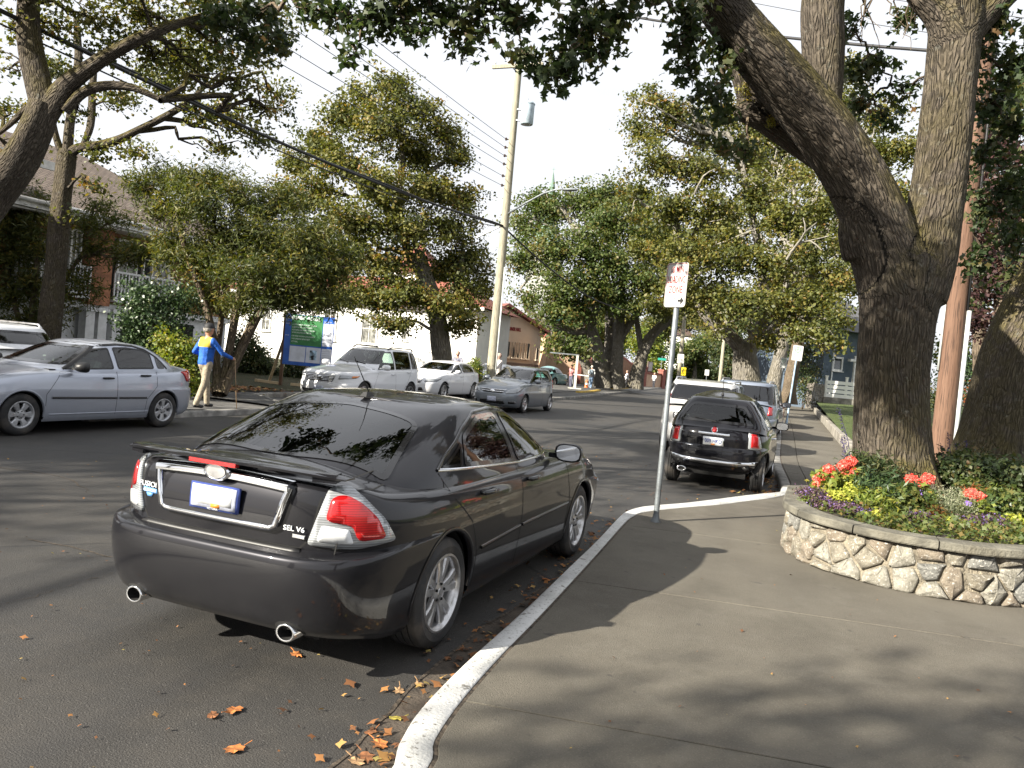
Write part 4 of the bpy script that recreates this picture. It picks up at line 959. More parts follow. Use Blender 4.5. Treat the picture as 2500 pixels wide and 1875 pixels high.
    simple('far_ground', (.06, .065, .04), .95, var=.3, vs=.2, world=True)
    simple('wall_concrete', (.27, .25, .215), .85, var=.25, vs=2, bs=.5, bd=.006, bscale=25, world=True, dirt=(.12, .11, .09))
    simple('paint_line', (.72, .71, .68), .6, var=.15, vs=8, world=True, dirt=(.2, .2, .2), ds=14)
def mul(nt, a, b_):
    n = nt.nodes.new('ShaderNodeMath'); n.operation = 'MULTIPLY'
    for i, s in enumerate((a, b_)):
        if isinstance(s, (int, float)): n.inputs[i].default_value = s
        else: nt.links.new(s, n.inputs[i])
    return n.outputs[0]
def wob(nt, v, scale, amt):
    n = nt.nodes.new('ShaderNodeTexNoise'); n.inputs['Scale'].default_value = scale; nt.links.new(v, n.inputs['Vector'])
    a = nt.nodes.new('ShaderNodeVectorMath'); a.operation = 'MULTIPLY_ADD'; nt.links.new(n.outputs['Color'], a.inputs[0]); a.inputs[1].default_value = (amt,)*3; nt.links.new(v, a.inputs[2])
    return a.outputs[0]
ground_mats()
def clip_half(poly, p, n):        # keep side where (q-p).n >= 0
    out = []; k = len(poly)
    for i in range(k):
        a, b = np.array(poly[i]), np.array(poly[(i+1) % k]); da, db = (a-p)@n, (b-p)@n
        if da >= 0: out.append(tuple(a))
        if (da >= 0) != (db >= 0): out.append(tuple(a+(b-a)*(da/(da-db))))
    return out
def sheet(name, poly, z, mat_, kind='structure', parent=None, skirt=0, zf=None):
    b = MB(); n = len(poly); zf = zf or (lambda x, y: z)
    b.add([(x, y, zf(x, y)) for x, y in poly], [tuple(range(n))])
    if skirt: b.add([(x, y, zf(x, y)) for x, y in poly]+[(x, y, zf(x, y)-skirt) for x, y in poly], [(i, n+i, n+(i+1) % n, (i+1) % n) for i in range(n)])
    me = b.mesh(name, MATS[mat_])
    bm = bmesh.new(); bm.from_mesh(me); bmesh.ops.triangulate(bm, faces=[f for f in bm.faces if len(f.verts) > 4])
    bmesh.ops.remove_doubles(bm, verts=bm.verts, dist=1e-4); bmesh.ops.recalc_face_normals(bm, faces=bm.faces)
    up = sum(f.normal.z*f.calc_area() for f in bm.faces)
    if up < 0: bmesh.ops.reverse_faces(bm, faces=bm.faces)
    bm.to_mesh(me); bm.free()
    return link(name, me, parent, kind=kind)
KO = [(-1.30, -6), (-1.30, 0.5), (-1.34, 1.8), (-1.42, 2.67), (-1.50, 2.9), (-1.565, 3.2), (-1.62, 3.78), (-1.67, 4.63), (-1.76, 6.09), (-1.84, 7.21), (-1.95, 8.5), (-1.965, 8.95), (-1.90, 9.35), (-1.76, 9.68), (-1.48, 10.22), (-1.19, 10.9), (-.95, 11.5), (-.73, 12.0), (-.56, 12.35), (-.48, 12.62), (-.48, 13.2), (-.58, 14.4), (-.90, 18.2), (-1.25, 26), (-1.75, 36), (-2.3, 46), (-3.0, 60), (-4.2, 80), (-9, 130), (-22, 200)]
KI = [(-1.16, -6), (-1.16, .5), (-1.20, 1.8), (-1.285, 2.72), (-1.37, 2.97), (-1.44, 3.4), (-1.495, 4.0), (-1.54, 4.7), (-1.62, 5.77), (-1.715, 6.95), (-1.81, 8.1), (-1.835, 8.6), (-1.80, 9.0), (-1.67, 9.35), (-1.40, 9.9), (-1.10, 10.45), (-.85, 11.05), (-.63, 11.55), (-.47, 12.0), (-.35, 12.5), (-.33, 13.2), (-.43, 14.4), (-.75, 18.2), (-1.10, 26), (-1.60, 36), (-2.15, 46), (-2.85, 60), (-4.05, 80), (-8.85, 130), (-21.85, 200)]
def kerb_strip(name, out, inn, z, mat_, parent=None, lab=None, per=4, step=0):
    o = catmull(out, per); i_ = catmull(inn, per); n = len(o); b = MB(); V = []
    for k in range(n):
        d = i_[k]-o[k]; l = np.linalg.norm(d); d = d/l
        for t, zz in ((-.012, -.02), (0.0, z-.035), (.012, z-.012), (.035, z), (l-.012, z), (l, z-.006), (l, -.02)):
            p = o[k]+d*t; V.append((p[0], p[1], zz))
    m_ = 7; F = [(k*m_+j, k*m_+j+1, (k+1)*m_+j+1, (k+1)*m_+j) for k in range(n-1) for j in range(m_-1)]
    F += [tuple(range(m_-1, -1, -1)), tuple((n-1)*m_+j for j in range(m_))]
    b.add(V, F); return b.build(name, MATS[mat_], parent, sharp=45, label=lab, kind=None if parent else 'structure')
def slab(name, poly, z, mat_, parent, ch=.003, inset=.006):
    poly = list(offset_poly(poly, inset)); n = len(poly)
    p2 = offset_poly(poly, ch)
    b = MB(); V = [(x, y, z-.03) for x, y in poly]+[(x, y, z-ch*.8) for x, y in poly]+[(x, y, z) for x, y in p2]
    F = [(i, (i+1) % n, n+(i+1) % n, n+i) for i in range(n)]+[(n+i, n+(i+1) % n, 2*n+(i+1) % n, 2*n+i) for i in range(n)]+[tuple(range(2*n, 3*n))]
    b.add(V, F); me = b.mesh(name, MATS[mat_])
    bm = bmesh.new(); bm.from_mesh(me); bmesh.ops.recalc_face_normals(bm, faces=bm.faces)
    bmesh.ops.triangulate(bm, faces=[f for f in bm.faces if len(f.verts) > 8]); 
    up = sum(f.normal.z*f.calc_area() for f in bm.faces)
    if up < 0: bmesh.ops.reverse_faces(bm, faces=bm.faces)
    bm.to_mesh(me); bm.free(); return link(name, me, parent)
def wallx(y): return np.interp(y, [8, 21.2, 45, 69, 90, 200], [1.12, .73, -.15, -1.0, -3, -18])
def ground():
    g = MB(); g.add([(-1500, -1500, -.06), (1500, -1500, -.06), (1500, 1500, -.06), (-1500, 1500, -.06)], [(0, 1, 2, 3)])
    g.build('ground', MATS['far_ground'], kind='structure')
    KLo = [(-11.7, -40), (-11.7, 10), (-11.7, 15.2), (-12.2, 16.2), (-14.0, 17.6), (-14.9, 19), (-14.9, 29), (-14.0, 30.0), (-12.2, 31.2), (-11.8, 32.5), (-11.75, 36), (-12.2, 42), (-12.75, 47), (-14.1, 61), (-16.2, 80), (-22, 130), (-40, 200)]
    ko = catmull(KO, 4)
    kl = catmull(KLo, 4)
    road = [tuple(p) for p in ko]+[tuple(p) for p in kl[::-1]]
    # road as quads between the two kerbs
    ys = np.concatenate([np.arange(-40, 60, .5), np.arange(60, 200, 5)])
    xr = np.interp(ys, ko[:, 1], ko[:, 0]); xl = np.interp(ys, kl[:, 1], kl[:, 0]); xr[ys < -6] = -1.3
    b = MB(); V = []
    for y, a, c in zip(ys, xl, xr):
        for t in (0, .33, .66, 1): V.append((a-.05+(c-a+.1)*t, y, 0.0))
    b.add(V, [(i*4+j, i*4+j+1, (i+1)*4+j+1, (i+1)*4+j) for i in range(len(ys)-1) for j in range(3)])
    b.build('road', MATS['asphalt'], kind='structure')
    simple('asphalt_patch', (.020, .020, .021), .75, var=.25, vs=5, bs=.5, bd=.004, bscale=90, world=True)
    for P in ([(-9.6, 13.0), (-6.4, 13.2), (-6.3, 14.6), (-9.5, 14.5)], [(-5.0, 9.2), (-4.1, 9.1), (-4.0, 12.2), (-4.9, 12.4)], [(-7.5, 22), (-4.2, 22.3), (-4.2, 23.2), (-7.4, 23)]): sheet('road_patch', smooth_poly(P, .12, 2), .004, 'asphalt_patch')
    b2 = MB(); b2.lathe([(.33, .005), (.33, .009), (0, .010)], c=(-7.8, 18.2, 0), n=28); b2.build('manhole_cover', simple('cast_iron', (.05, .048, .045), .6, metal=.5, var=.3, vs=20, bs=.6), label=None, kind='structure')
    for L in ([(-60, 1325), (0, 1308), (80, 1290), (160, 1262), (240, 1240)], [(60, 1165), (150, 1182), (250, 1205)], [(1160, 905), (1200, 925), (1290, 930), (1340, 915)], [(0, 1010), (130, 1030), (190, 1060)]):
        P = catmull([G(u, v, 0)[:2] for u, v in L], 6); P = P+rng.normal(0, .012, P.shape); V = []
        for p in P: w_ = rng.uniform(.003, .010); V += [(p[0], p[1]-w_, .004), (p[0], p[1]+w_, .004)]
        b = MB(); b.add(V, [(2*i, 2*i+2, 2*i+3, 2*i+1) for i in range(len(P)-1)]); b.build('road_crack', MATS['joint_dirt'], kind='structure')
    # worn concrete gutter strip
    gi = catmull([(-1.33, -3), (-1.36, 1.8), (-1.43, 2.67), (-1.58, 3.2), (-1.64, 3.78), (-1.69, 4.5), (-1.77, 6.0)], 4); go = catmull([(-1.70, -3), (-1.68, 1.8), (-1.72, 2.86), (-1.77, 3.2), (-1.83, 3.7), (-1.86, 4.4), (-1.86, 6.0)], 4)
    go = go+rng.normal(0, .008, go.shape)
    b = MB(); n = len(gi); b.add([(p[0], p[1], .004) for p in gi]+[(p[0], p[1], .004) for p in go], [(i, i+1, n+i+1, n+i) for i in range(n-1)]); b.build('gutter', MATS['gutter'], kind='structure')
    b = MB(); V = []
    for p in catmull(go, 3): w_ = .008+.007*rng.random(); V += [(p[0]-w_, p[1], .008), (p[0]+w_*.6, p[1], .008)]
    b.add(V, [(2*i, 2*i+1, 2*i+3, 2*i+2) for i in range(len(V)//2-1)]); b.build('gutter_crack', MATS['joint_dirt'], kind='structure')
    # right kerb: painted part and plain part
    kerb_strip('kerb', KO[:21], KI[:21], .13, 'kerb_white', lab='white painted kerb curving round the bulb')
    kerb_strip('kerb', KO[20:], KI[20:], .13, 'kerb_grey')
    # dirt joint between kerb and pavement
    b = MB(); ki = catmull(KI[:24], 4); V = []
    for p in ki: V += [(p[0]-.01, p[1], .121), (p[0]+.03+.012*rng.random(), p[1], .121)]
    b.add(V, [(2*i, 2*i+1, 2*i+3, 2*i+2) for i in range(len(ki)-1)]); b.build('kerb_joint', MATS['joint_dirt'], kind='structure')
    # pavement right: base sheet and slabs
    ki = catmull(KI, 4); near = [tuple(p) for p in ki if p[1] < 12.4]
    base = [(p[0]+.02, p[1]) for p in ki if p[1] < 90]+[(wallx(y), y) for y in (90, 69, 45, 21.2, 13, 10.4)]+[(7, 10.4), (7, -6)]
    pv = sheet('pavement', base, .100, 'joint_dirt')
    reg = [(p[0]+.018, p[1]) for p in near]+[(-.30, 12.4), (wallx(12.4), 12.4), (wallx(10.4), 10.4), (6.5, 10.4), (6.5, -6)]
    cs = [-6+.0, -3.7, -1.35, 1.0, 3.35, 5.72, 8.15, 10.5, 12.9]
    for i in range(len(cs)-1):
        n1 = np.array([-.176, 1.0]); n1 /= np.linalg.norm(n1)
        q = clip_half(reg, np.array([-1.5, cs[i]]), n1); q = clip_half(q, np.array([-1.5, cs[i+1]]), -n1) if len(q) > 2 else q
        if i == len(cs)-2: q = clip_half(reg, np.array([-1.5, cs[i]]), n1)
        for c, sgn in ((2.35, -1), (2.35, 1)):
            r = clip_half(q, np.array([c, 0]), np.array([sgn, .0])) if len(q) > 2 else []
            if len(r) > 2 and abs(area(r)) > .02: slab('slab', r, .13, 'pavement', pv)
    y = 12.4
    while y < 70:
        y2 = y+1.52; xk = lambda t: float(np.interp(t, ki[:, 1], ki[:, 0]))+.018
        for f0, f1 in ((0, .22), (.22, 1)):
            q = [(xk(y)*(1-f)+wallx(y)*f, y) for f in (f0, f1)]+[(xk(y2)*(1-f)+wallx(y2)*f, y2) for f in (f1, f0)]
            slab('slab', q, .13, 'pavement', pv)
        y = y2
    # low retaining wall and lawn on the right
    lw = thing('retaining_wall', 'low concrete wall edging the lawn along the right pavement', 'wall')
    ys = list(np.arange(9.9, 72, 3.1))
    for i in range(len(ys)-1):
        a, b_ = ys[i]+.01, ys[i+1]-.01; m_ = MB(); top = .40
        for (x0, y0), (x1, y1) in (((wallx(a), a), (wallx(b_), b_)),):
            m_.add([(x0, y0, 0), (x0+.20, y0, 0), (x1+.20, y1, 0), (x1, y1, 0), (x0+.01, y0, top-.012), (x0+.19, y0, top-.012), (x1+.19, y1, top-.012), (x1+.01, y1, top-.012), (x0+.022, y0, top), (x0+.178, y0, top), (x1+.178, y1, top), (x1+.022, y1, top)],
                   [(0, 3, 7, 4), (1, 5, 6, 2), (0, 4, 5, 1), (3, 2, 6, 7), (4, 7, 11, 8), (5, 9, 10, 6), (8, 11, 10, 9), (4, 8, 9, 5), (7, 6, 10, 11)])
        m_.build('wall_segment', MATS['wall_concrete'], lw)
    def lz(x, y): return .36+max(0, (y-25))*.012
    V = []; yy = np.concatenate([np.arange(10.4, 70, 2.), [90]]); b = MB()
    for y in yy:
        for x in (wallx(y)+.16, 4, 9, 16, 40): V.append((x, y, lz(x, y)))
    b.add(V, [(i*5+j, i*5+j+1, (i+1)*5+j+1, (i+1)*5+j) for i in range(len(yy)-1) for j in range(4)]); b.build('lawn', MATS['lawn'], kind='structure', smooth=True)
    n = 26000; px = rng.uniform(.4, 12, n); py = 10.5+rng.random(n)**1.4*30; k = px > wallx(py)+.2; px, py = px[k], py[k]; n = len(px)
    blades('grass_blades', px, py, .355+np.maximum(0, py-25)*.012, .035, MATS['lawn'])
    b = MB(); b.box((20, 10.3, .2), (33, .15, .36)); 
    # left side: kerb, footpath, verge, drive
    kin = [(x-.15, y) for x, y in KLo]
    o = catmull(KLo, 4)
    kerb_strip('kerb', [(x, y) for x, y in KLo[1:]], [(x-.16, y) for x, y in KLo[1:]], .12, 'kerb_grey')
    kl2 = catmull(KLo, 4); fp = [(p[0]-.15, p[1]) for p in kl2 if p[1] < 140]
    fpn = [p for p in fp if p[1] < 200]
    left = [(-15.6, 140-14*0)]
    path = MB(); V = []
    for p in fpn: V += [(p[0], p[1], .11), (min(p[0]-.3, -15.5) if p[1] < 50 else p[0]-3.4, p[1], .11)]
    path.add(V, [(2*i+1, 2*i, 2*i+2, 2*i+3) for i in range(len(fpn)-1)]); path.build('footpath', MATS['old_asphalt'], kind='structure')
    sheet('verge', [(-15.4, 13.8), (-15.4, 50), (-60, 90), (-60, 13.8)], .13, 'rough_grass')
    sheet('car_park', [(-11.9, 13.0), (-60, 13.6), (-60, -40), (-11.9, -40)], .125, 'old_asphalt')
    sheet('forecourt', [(-13.5, 36), (-15.3, 62), (-60, 96), (-60, 60), (-24, 44), (-16, 36.0)], .137, 'old_asphalt')
    sheet('far_verge', [(-17.5, 62), (-19.6, 80), (-25, 120), (-70, 160), (-70, 96)], .10, 'rough_grass')
    # yellow kerb pieces round the tree bays on the far left
    for (a, c) in (((1252, 849), (1298, 845)), ((1325, 842), (1368, 838)), ((1268, 834), (1310, 836))):
        p, q = G(*a, .1), G(*c, .1); t = (q-p)[:2]; t /= np.linalg.norm(t); nn = np.array([-t[1], t[0]])*.5
        pts = [p[:2]-nn*.0, (p[:2]+q[:2])/2-nn*.3, q[:2]]
        kerb_strip('kerb', [tuple(x) for x in pts], [tuple(x+nn*.5) for x in pts], .2, 'kerb_yellow')
def area(p): return .5*sum(p[i][0]*p[(i+1) % len(p)][1]-p[(i+1) % len(p)][0]*p[i][1] for i in range(len(p)))
def blades(name, px, py, pz, h, mt, col=None, spread=.012, parent=None):
    n = len(px); a = rng.uniform(0, 2*PI, n); hh = h*rng.uniform(.6, 1.3, n); w_ = spread*rng.uniform(.5, 1, n)
    dx, dy = np.cos(a)*w_, np.sin(a)*w_; lx, ly = rng.normal(0, h*.4, n), rng.normal(0, h*.4, n)
    V = np.empty((n, 3, 3)); V[:, 0] = np.stack([px-dx, py-dy, np.full(n, 0)+pz], -1); V[:, 1] = np.stack([px+dx, py+dy, np.full(n, 0)+pz], -1); V[:, 2] = np.stack([px+lx, py+ly, pz+hh], -1)
    me = fast_mesh(name, V.reshape(-1, 3), 3, np.arange(n*3), mt); return link(name, me, parent, kind='stuff')
# ---------------------------------------------------------------- vegetation
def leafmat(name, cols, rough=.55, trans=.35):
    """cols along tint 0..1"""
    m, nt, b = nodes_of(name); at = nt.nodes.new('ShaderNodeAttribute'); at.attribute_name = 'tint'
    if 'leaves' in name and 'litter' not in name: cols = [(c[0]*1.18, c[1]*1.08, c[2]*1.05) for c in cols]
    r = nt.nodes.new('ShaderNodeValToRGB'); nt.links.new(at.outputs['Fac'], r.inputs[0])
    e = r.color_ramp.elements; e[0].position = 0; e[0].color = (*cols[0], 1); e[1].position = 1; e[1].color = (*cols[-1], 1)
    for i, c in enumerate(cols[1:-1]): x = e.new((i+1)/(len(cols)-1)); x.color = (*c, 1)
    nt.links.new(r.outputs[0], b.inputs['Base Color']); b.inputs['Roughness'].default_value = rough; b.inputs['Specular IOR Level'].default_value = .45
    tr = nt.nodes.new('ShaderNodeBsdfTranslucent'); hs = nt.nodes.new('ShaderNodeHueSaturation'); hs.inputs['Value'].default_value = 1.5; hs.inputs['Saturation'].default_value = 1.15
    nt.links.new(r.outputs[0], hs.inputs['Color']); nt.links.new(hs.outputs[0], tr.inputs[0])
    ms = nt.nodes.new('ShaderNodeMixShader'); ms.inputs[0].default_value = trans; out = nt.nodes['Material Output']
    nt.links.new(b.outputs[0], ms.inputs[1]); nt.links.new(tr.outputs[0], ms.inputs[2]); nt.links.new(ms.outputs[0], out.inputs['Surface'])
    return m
L_oak = leafmat('oak_leaves', [(.030, .044, .012), (.070, .088, .020), (.115, .128, .028), (.155, .140, .034), (.20, .12, .038)])
L_oak2 = leafmat('oak_leaves_green', [(.030, .055, .014), (.055, .090, .022), (.085, .115, .028), (.11, .11, .03), (.15, .10, .03)])
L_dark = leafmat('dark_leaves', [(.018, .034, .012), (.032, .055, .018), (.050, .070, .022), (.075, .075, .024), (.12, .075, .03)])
L_olive = leafmat('olive_leaves', [(.026, .042, .010), (.050, .070, .016), (.085, .100, .022), (.13, .13, .028), (.18, .13, .03)])
L_bright = leafmat('bright_leaves', [(.06, .10, .02), (.10, .15, .025), (.15, .19, .03), (.21, .21, .035), (.26, .20, .04)])
L_plum = leafmat('plum_leaves', [(.022, .014, .016), (.040, .020, .022), (.060, .030, .028), (.06, .045, .025), (.09, .05, .035)])
L_glossy = leafmat('glossy_leaves', [(.018, .040, .016), (.030, .060, .022), (.045, .08, .03), (.06, .10, .035), (.09, .10, .04)], .42, .15)
L_rust = leafmat('rust_leaves', [(.10, .05, .015), (.16, .07, .02), (.20, .06, .02), (.24, .09, .02), (.12, .10, .02)])
def barkmat(name, a, b_, moss=.5, scale=1.0, strength=1.0, lichen=.3):
    m, nt, b = nodes_of(name); at = nt.nodes.new('ShaderNodeAttribute'); at.attribute_name = 'bark'; v = at.outputs['Vector']; wv = wob(nt, v, 6*scale, .06)
    rd = voro(nt, wv, 17*scale, 'DISTANCE_TO_EDGE', .0, .28, 0, 1); fine = noise(nt, v, 60*scale, 4, .6, .3, .7); big = noise(nt, objco(nt), 1.6, 5, .6, .35, .65)
    c = mixc(nt, rd, tuple(x*.30 for x in a), a); c = mixc(nt, mul(nt, fine, .6), c, b_); c = mixc(nt, mul(nt, big, .35), c, tuple(x*1.25 for x in b_))
    c = mixc(nt, mul(nt, noise(nt, objco(nt), 9, 5, .7, .60, .68), lichen), c, (.34, .35, .31))
    g = nt.nodes.new('ShaderNodeNewGeometry'); sx = nt.nodes.new('ShaderNodeSeparateXYZ'); nt.links.new(g.outputs['Normal'], sx.inputs[0])
    up = nt.nodes.new('ShaderNodeMapRange'); up.inputs['From Min'].default_value = -.1; up.inputs['From Max'].default_value = .7; nt.links.new(sx.outputs['Z'], up.inputs['Value'])
    mm = mul(nt, mul(nt, up.outputs[0], noise(nt, objco(nt), 3.5, 5, .7, .38, .54)), moss)
    c = mixc(nt, mm, c, (.105, .088, .014))
    nt.links.new(c, b.inputs['Base Color']); b.inputs['Roughness'].default_value = .92; b.inputs['Specular IOR Level'].default_value = .2
    h = nt.nodes.new('ShaderNodeMath'); h.operation = 'MULTIPLY_ADD'; nt.links.new(fine, h.inputs[0]); h.inputs[1].default_value = .25; nt.links.new(rd, h.inputs[2])
    bump(nt, b, h.outputs[0], strength, .035/scale); return m
B_near = barkmat('oak_bark', (.082, .066, .051), (.130, .110, .088), 1.0, 1.7, 1.4)
B_grey = barkmat('grey_bark', (.17, .155, .135), (.27, .25, .22), .7, .6)
B_pale = barkmat('pale_branches', (.20, .185, .16), (.34, .32, .28), .2, .6, .6)
B_brown = barkmat('brown_bark', (.12, .09, .065), (.19, .15, .11), .3, .9)
def limbs_mesh(name, paths, mt, n=10, per=4, jitter=.05):
    """paths: list of (pts (k,3), radii (k)). tubes with a bark attribute"""
    Vs = []; Fs = []; Bs = []; off = 0
    for pts, rad in paths:
        pts = np.asarray(pts, float); rad = np.asarray(rad, float)
        if per > 1 and len(pts) > 2:
            q = catmull(np.c_[pts, rad], per); pts, rad = q[:, :3], np.maximum(q[:, 3], .004)
        P = [Vector(p) for p in pts]; fr = frames(P); k = len(P); s = np.concatenate([[0], np.cumsum(np.linalg.norm(np.diff(pts, axis=0), axis=1))])
        nn = n if rad.max() > .06 else max(4, n//2)
        a = np.arange(nn)*2*PI/nn; X = np.array([tuple(f[0]) for f in fr]); Y = np.array([tuple(f[1]) for f in fr])
        ph = rng.uniform(0, 6, 3); rr = rad[:, None]*(1+jitter*np.sin(3*a[None]+ph[0]+s[:, None]*1.3)+jitter*.7*np.sin(5*a[None]+ph[1]-s[:, None]*2.1)+jitter*.8*np.sin(s[:, None]*3+ph[2]))
        V = pts[:, None]+(np.cos(a)[None, :, None]*X[:, None]+np.sin(a)[None, :, None]*Y[:, None])*rr[..., None]
        Bs.append(np.stack([np.cos(a)[None]*rad[:, None], np.sin(a)[None]*rad[:, None], np.repeat(s[:, None]*.22, nn, 1)+ph[0]], -1).reshape(-1, 3))
        ii = off+np.arange(k*nn).reshape(k, nn); j2 = np.roll(ii, -1, 1)
        Fs.append(np.stack([ii[:-1], j2[:-1], j2[1:], ii[1:]], -1).reshape(-1, 4)); Vs.append(V.reshape(-1, 3)); off += k*nn
    V = np.concatenate(Vs); F = np.concatenate(Fs); B_ = np.concatenate(Bs)
    return fast_mesh(name, V, 4, F.ravel(), mt, attr={'bark': ('POINT', 'FLOAT_VECTOR', B_)}, smooth=True)
def leaf_mesh(name, pos, nor, size, tint, mt, shape='quad', droop=0.):
    n = len(pos); nor = nor/np.linalg.norm(nor, axis=1)[:, None]; r = rng.normal(size=(n, 3)); t = np.cross(nor, r); t /= np.linalg.norm(t, axis=1)[:, None]; u = np.cross(nor, t)
    s = (size*rng.uniform(.65, 1.25, n))[:, None]
    if shape == 'quad':
        c = [(-.5, 0, 0), (-.02, .34, .08), (.5, 0, 0), (.02, -.34, .08)]; q = [(0, 1, 2, 3)]
    elif shape == 'lobe':
        c = [(0, 0, .05)]+[((.55 if i % 2 == 0 else .27)*math.cos(PI*i/4)*1.15, (.50 if i % 2 == 0 else .27)*math.sin(PI*i/4), -.04 if i % 2 == 0 else .03) for i in range(8)]
        q = [(0, 1, 2, 3), (0, 3, 4, 5), (0, 5, 6, 7), (0, 7, 8, 1)]
    elif shape == 'lance':
        c = [(-.6, 0, 0), (-.1, .13, .05), (.6, 0, -.05), (-.1, -.13, .05)]; q = [(0, 1, 2, 3)]
    k = len(c); V = np.empty((n, k, 3))
    for i, (a, b_, h) in enumerate(c): V[:, i] = pos+t*(a*s)+u*(b_*s)+nor*(h*s)
    base = np.arange(n)*k; L = np.concatenate([base[:, None]+np.array(f)[None] for f in q], 1).reshape(-1)
    tt = np.repeat(np.clip(tint, 0, 1), len(q))
    return fast_mesh(name, V.reshape(-1, 3), 4, L, mt, attr={'tint': ('FACE', 'FLOAT', tt)})
DK = 5.6
def crown_points(blobs, dens, rc, per, flat=.65, shellp=.55):
    """blobs: (centre, (rx,ry,rz)); clumps biased to the outside, returns leaf pos, normals, tint, clump centres"""
    CP = []; CN = []; CT = []; CC = []
    for c, r in blobs:
        c = np.array(c); r = np.array(r); k = max(3, int(dens*(r[0]*r[1]*r[2])**(2/3)*DK/rc**1.3))
        d = rng.normal(size=(k, 3)); d /= np.linalg.norm(d, axis=1)[:, None]; rad = rng.random(k)**shellp
        rad *= np.clip(1.02+.27*rng.normal(size=k), .4, 1.75)
        cc = c+d*r*rad[:, None]
        if rc > .22:
            q_ = cc*(.62/rc); gp = np.sin(q_[:, 0]*.9+1.3*np.sin(q_[:, 2]*.7))*np.sin(q_[:, 1]*.8+q_[:, 2]*.5)+.5*np.sin(q_[:, 2]*1.7+q_[:, 0]); keep = gp+rng.normal(0, .25, k) > (-.62 if rc < .3 else -.8); cc, d = cc[keep], d[keep]; k = len(cc)
        tb = rng.normal(.36, .20, k)
        m_ = per
        off = rng.normal(size=(k, m_, 3))*(rc*rng.uniform(.6, 1.25, (k, 1, 1)))*np.array([1, 1, flat]); p = cc[:, None]+off
        nn = rng.normal(size=(k, m_, 3))*.75+d[:, None]*.55+np.array([0, 0, .55])
        CP.append(p.reshape(-1, 3)); CN.append(nn.reshape(-1, 3)); CT.append((tb[:, None]+rng.normal(0, .13, (k, m_))).reshape(-1)); CC.append(cc)
    return np.concatenate(CP), np.concatenate(CN), np.concatenate(CT), CC
def pxblob(u, v, d, ru, rv=None, dd=None):
    s = d*KP/FOC; rv = rv or ru; dd = dd or ru
    return (A(u, v, d), (ru*s, dd*s, rv*s))
def tree(name, label, stems, blobs, leafm, barkm, size, dens=1., rc=.35, per=26, shape='quad', n=12, group=None, cat='tree', twigs=5, brm=None, flat=.65, rbr=.055, shellp=.55, extra=None, jitter=.05, tr_name='trunk'):
    """stems: lists of (u,v,d,r) as surveyed from the photo, or 3-D points with r"""
    S = []
    for st in stems:
        pts = []; rr = []
        for q in st:
            if len(q) == 4 and q[0] is not None: p = A(q[0], q[1], q[2]); pts.append(p); rr.append(q[3]*THIN)
            else: pts.append(np.array(q[1])); rr.append(q[2])
        S.append((np.array(pts), rr))
    base = S[0][0][0]; loc = (base[0], base[1], 0)
    t = thing(name, label, cat, loc, 0, group); o = np.array(loc)
    me = limbs_mesh(tr_name, [(p-o, r) for p, r in S], barkm, n, 4, jitter); link(tr_name, me, t)
    P, N_, T, CC = crown_points(blobs, dens, rc, per, flat, shellp)
    k = P[:, 2] > .15; P, N_, T = P[k], N_[k], T[k]
    link('crown', leaf_mesh('crown', P-o, N_, size, T, leafm, shape), t)
    # boughs from the nearest stem to each blob, twigs on to the clumps
    allp = np.concatenate([catmull(p, 5) for p, r in S]); br = []
    for (c, r), cc in zip(blobs, CC):
        c = np.array(c); w_ = np.linalg.norm(allp-c, axis=1)+np.maximum(0, allp[:, 2]-c[2])*1.5
        s0 = allp[np.argmin(w_)]; L = np.linalg.norm(c-s0)
        if L < .05: continue
        ts = np.linspace(0, 1, 6); wig = rng.normal(0, .07*L, (6, 3))*np.sin(ts*PI)[:, None]; arc = np.zeros((6, 3)); arc[:, 2] = np.sin(ts*PI)*L*.10
        path = s0+(c-s0)*ts[:, None]+wig+arc; r0 = min(.02*L+rbr*.5, rbr*2); br.append((path-o, np.linspace(r0, r0*.45, 6)))
        for q in cc[rng.permutation(len(cc))[:twigs]]:
            m0 = path[rng.integers(2, 6)]; l2 = np.linalg.norm(q-m0); ts2 = np.linspace(0, 1, 5)
            pp = m0+(q-m0)*ts2[:, None]+rng.normal(0, .10*l2, (5, 3))*np.sin(ts2*PI)[:, None]; br.append((pp-o, np.linspace(r0*.42, r0*.12, 5)))
    if extra: br += [(np.array([A(*q[:3]) for q in e])-o, [q[3] for q in e]) for e in extra]
    if br: link('branches', limbs_mesh('branches', br, brm or barkm, 8, 2, 0.03), t, kind='stuff')
    return t
def bush(name, label, c, r, leafm, size, dens=2.2, rc=.12, per=20, cat='bush', group=None, shape='quad', blobs=None, flat=.9):
    t = thing(name, label, cat, (c[0], c[1], 0), 0, group); o = np.array((c[0], c[1], 0.)); bl = blobs or [(c, r)]
    P, N_, T, CC = crown_points(bl, dens, rc, per, flat, .35); k = P[:, 2] > .12; P, N_, T = P[k], N_[k], T[k]
    link('foliage', leaf_mesh('foliage', P-o, N_, size, T, leafm, shape), t)
    br = []
    for i in range(7):
        e = np.array(bl[i % len(bl)][0])+rng.normal(size=3)*np.array(bl[i % len(bl)][1])*.35; s = np.array([c[0]+rng.normal(0, .08), c[1]+rng.normal(0, .08), .05]); ts = np.linspace(0, 1, 4)[:, None]
        br.append((s+(e-s)*ts+rng.normal(0, .04, (4, 3))*ts-o, [.022, .018, .012, .006]))
    link('stems', limbs_mesh('stems', br, B_brown, 6, 2), t, kind='stuff'); return t
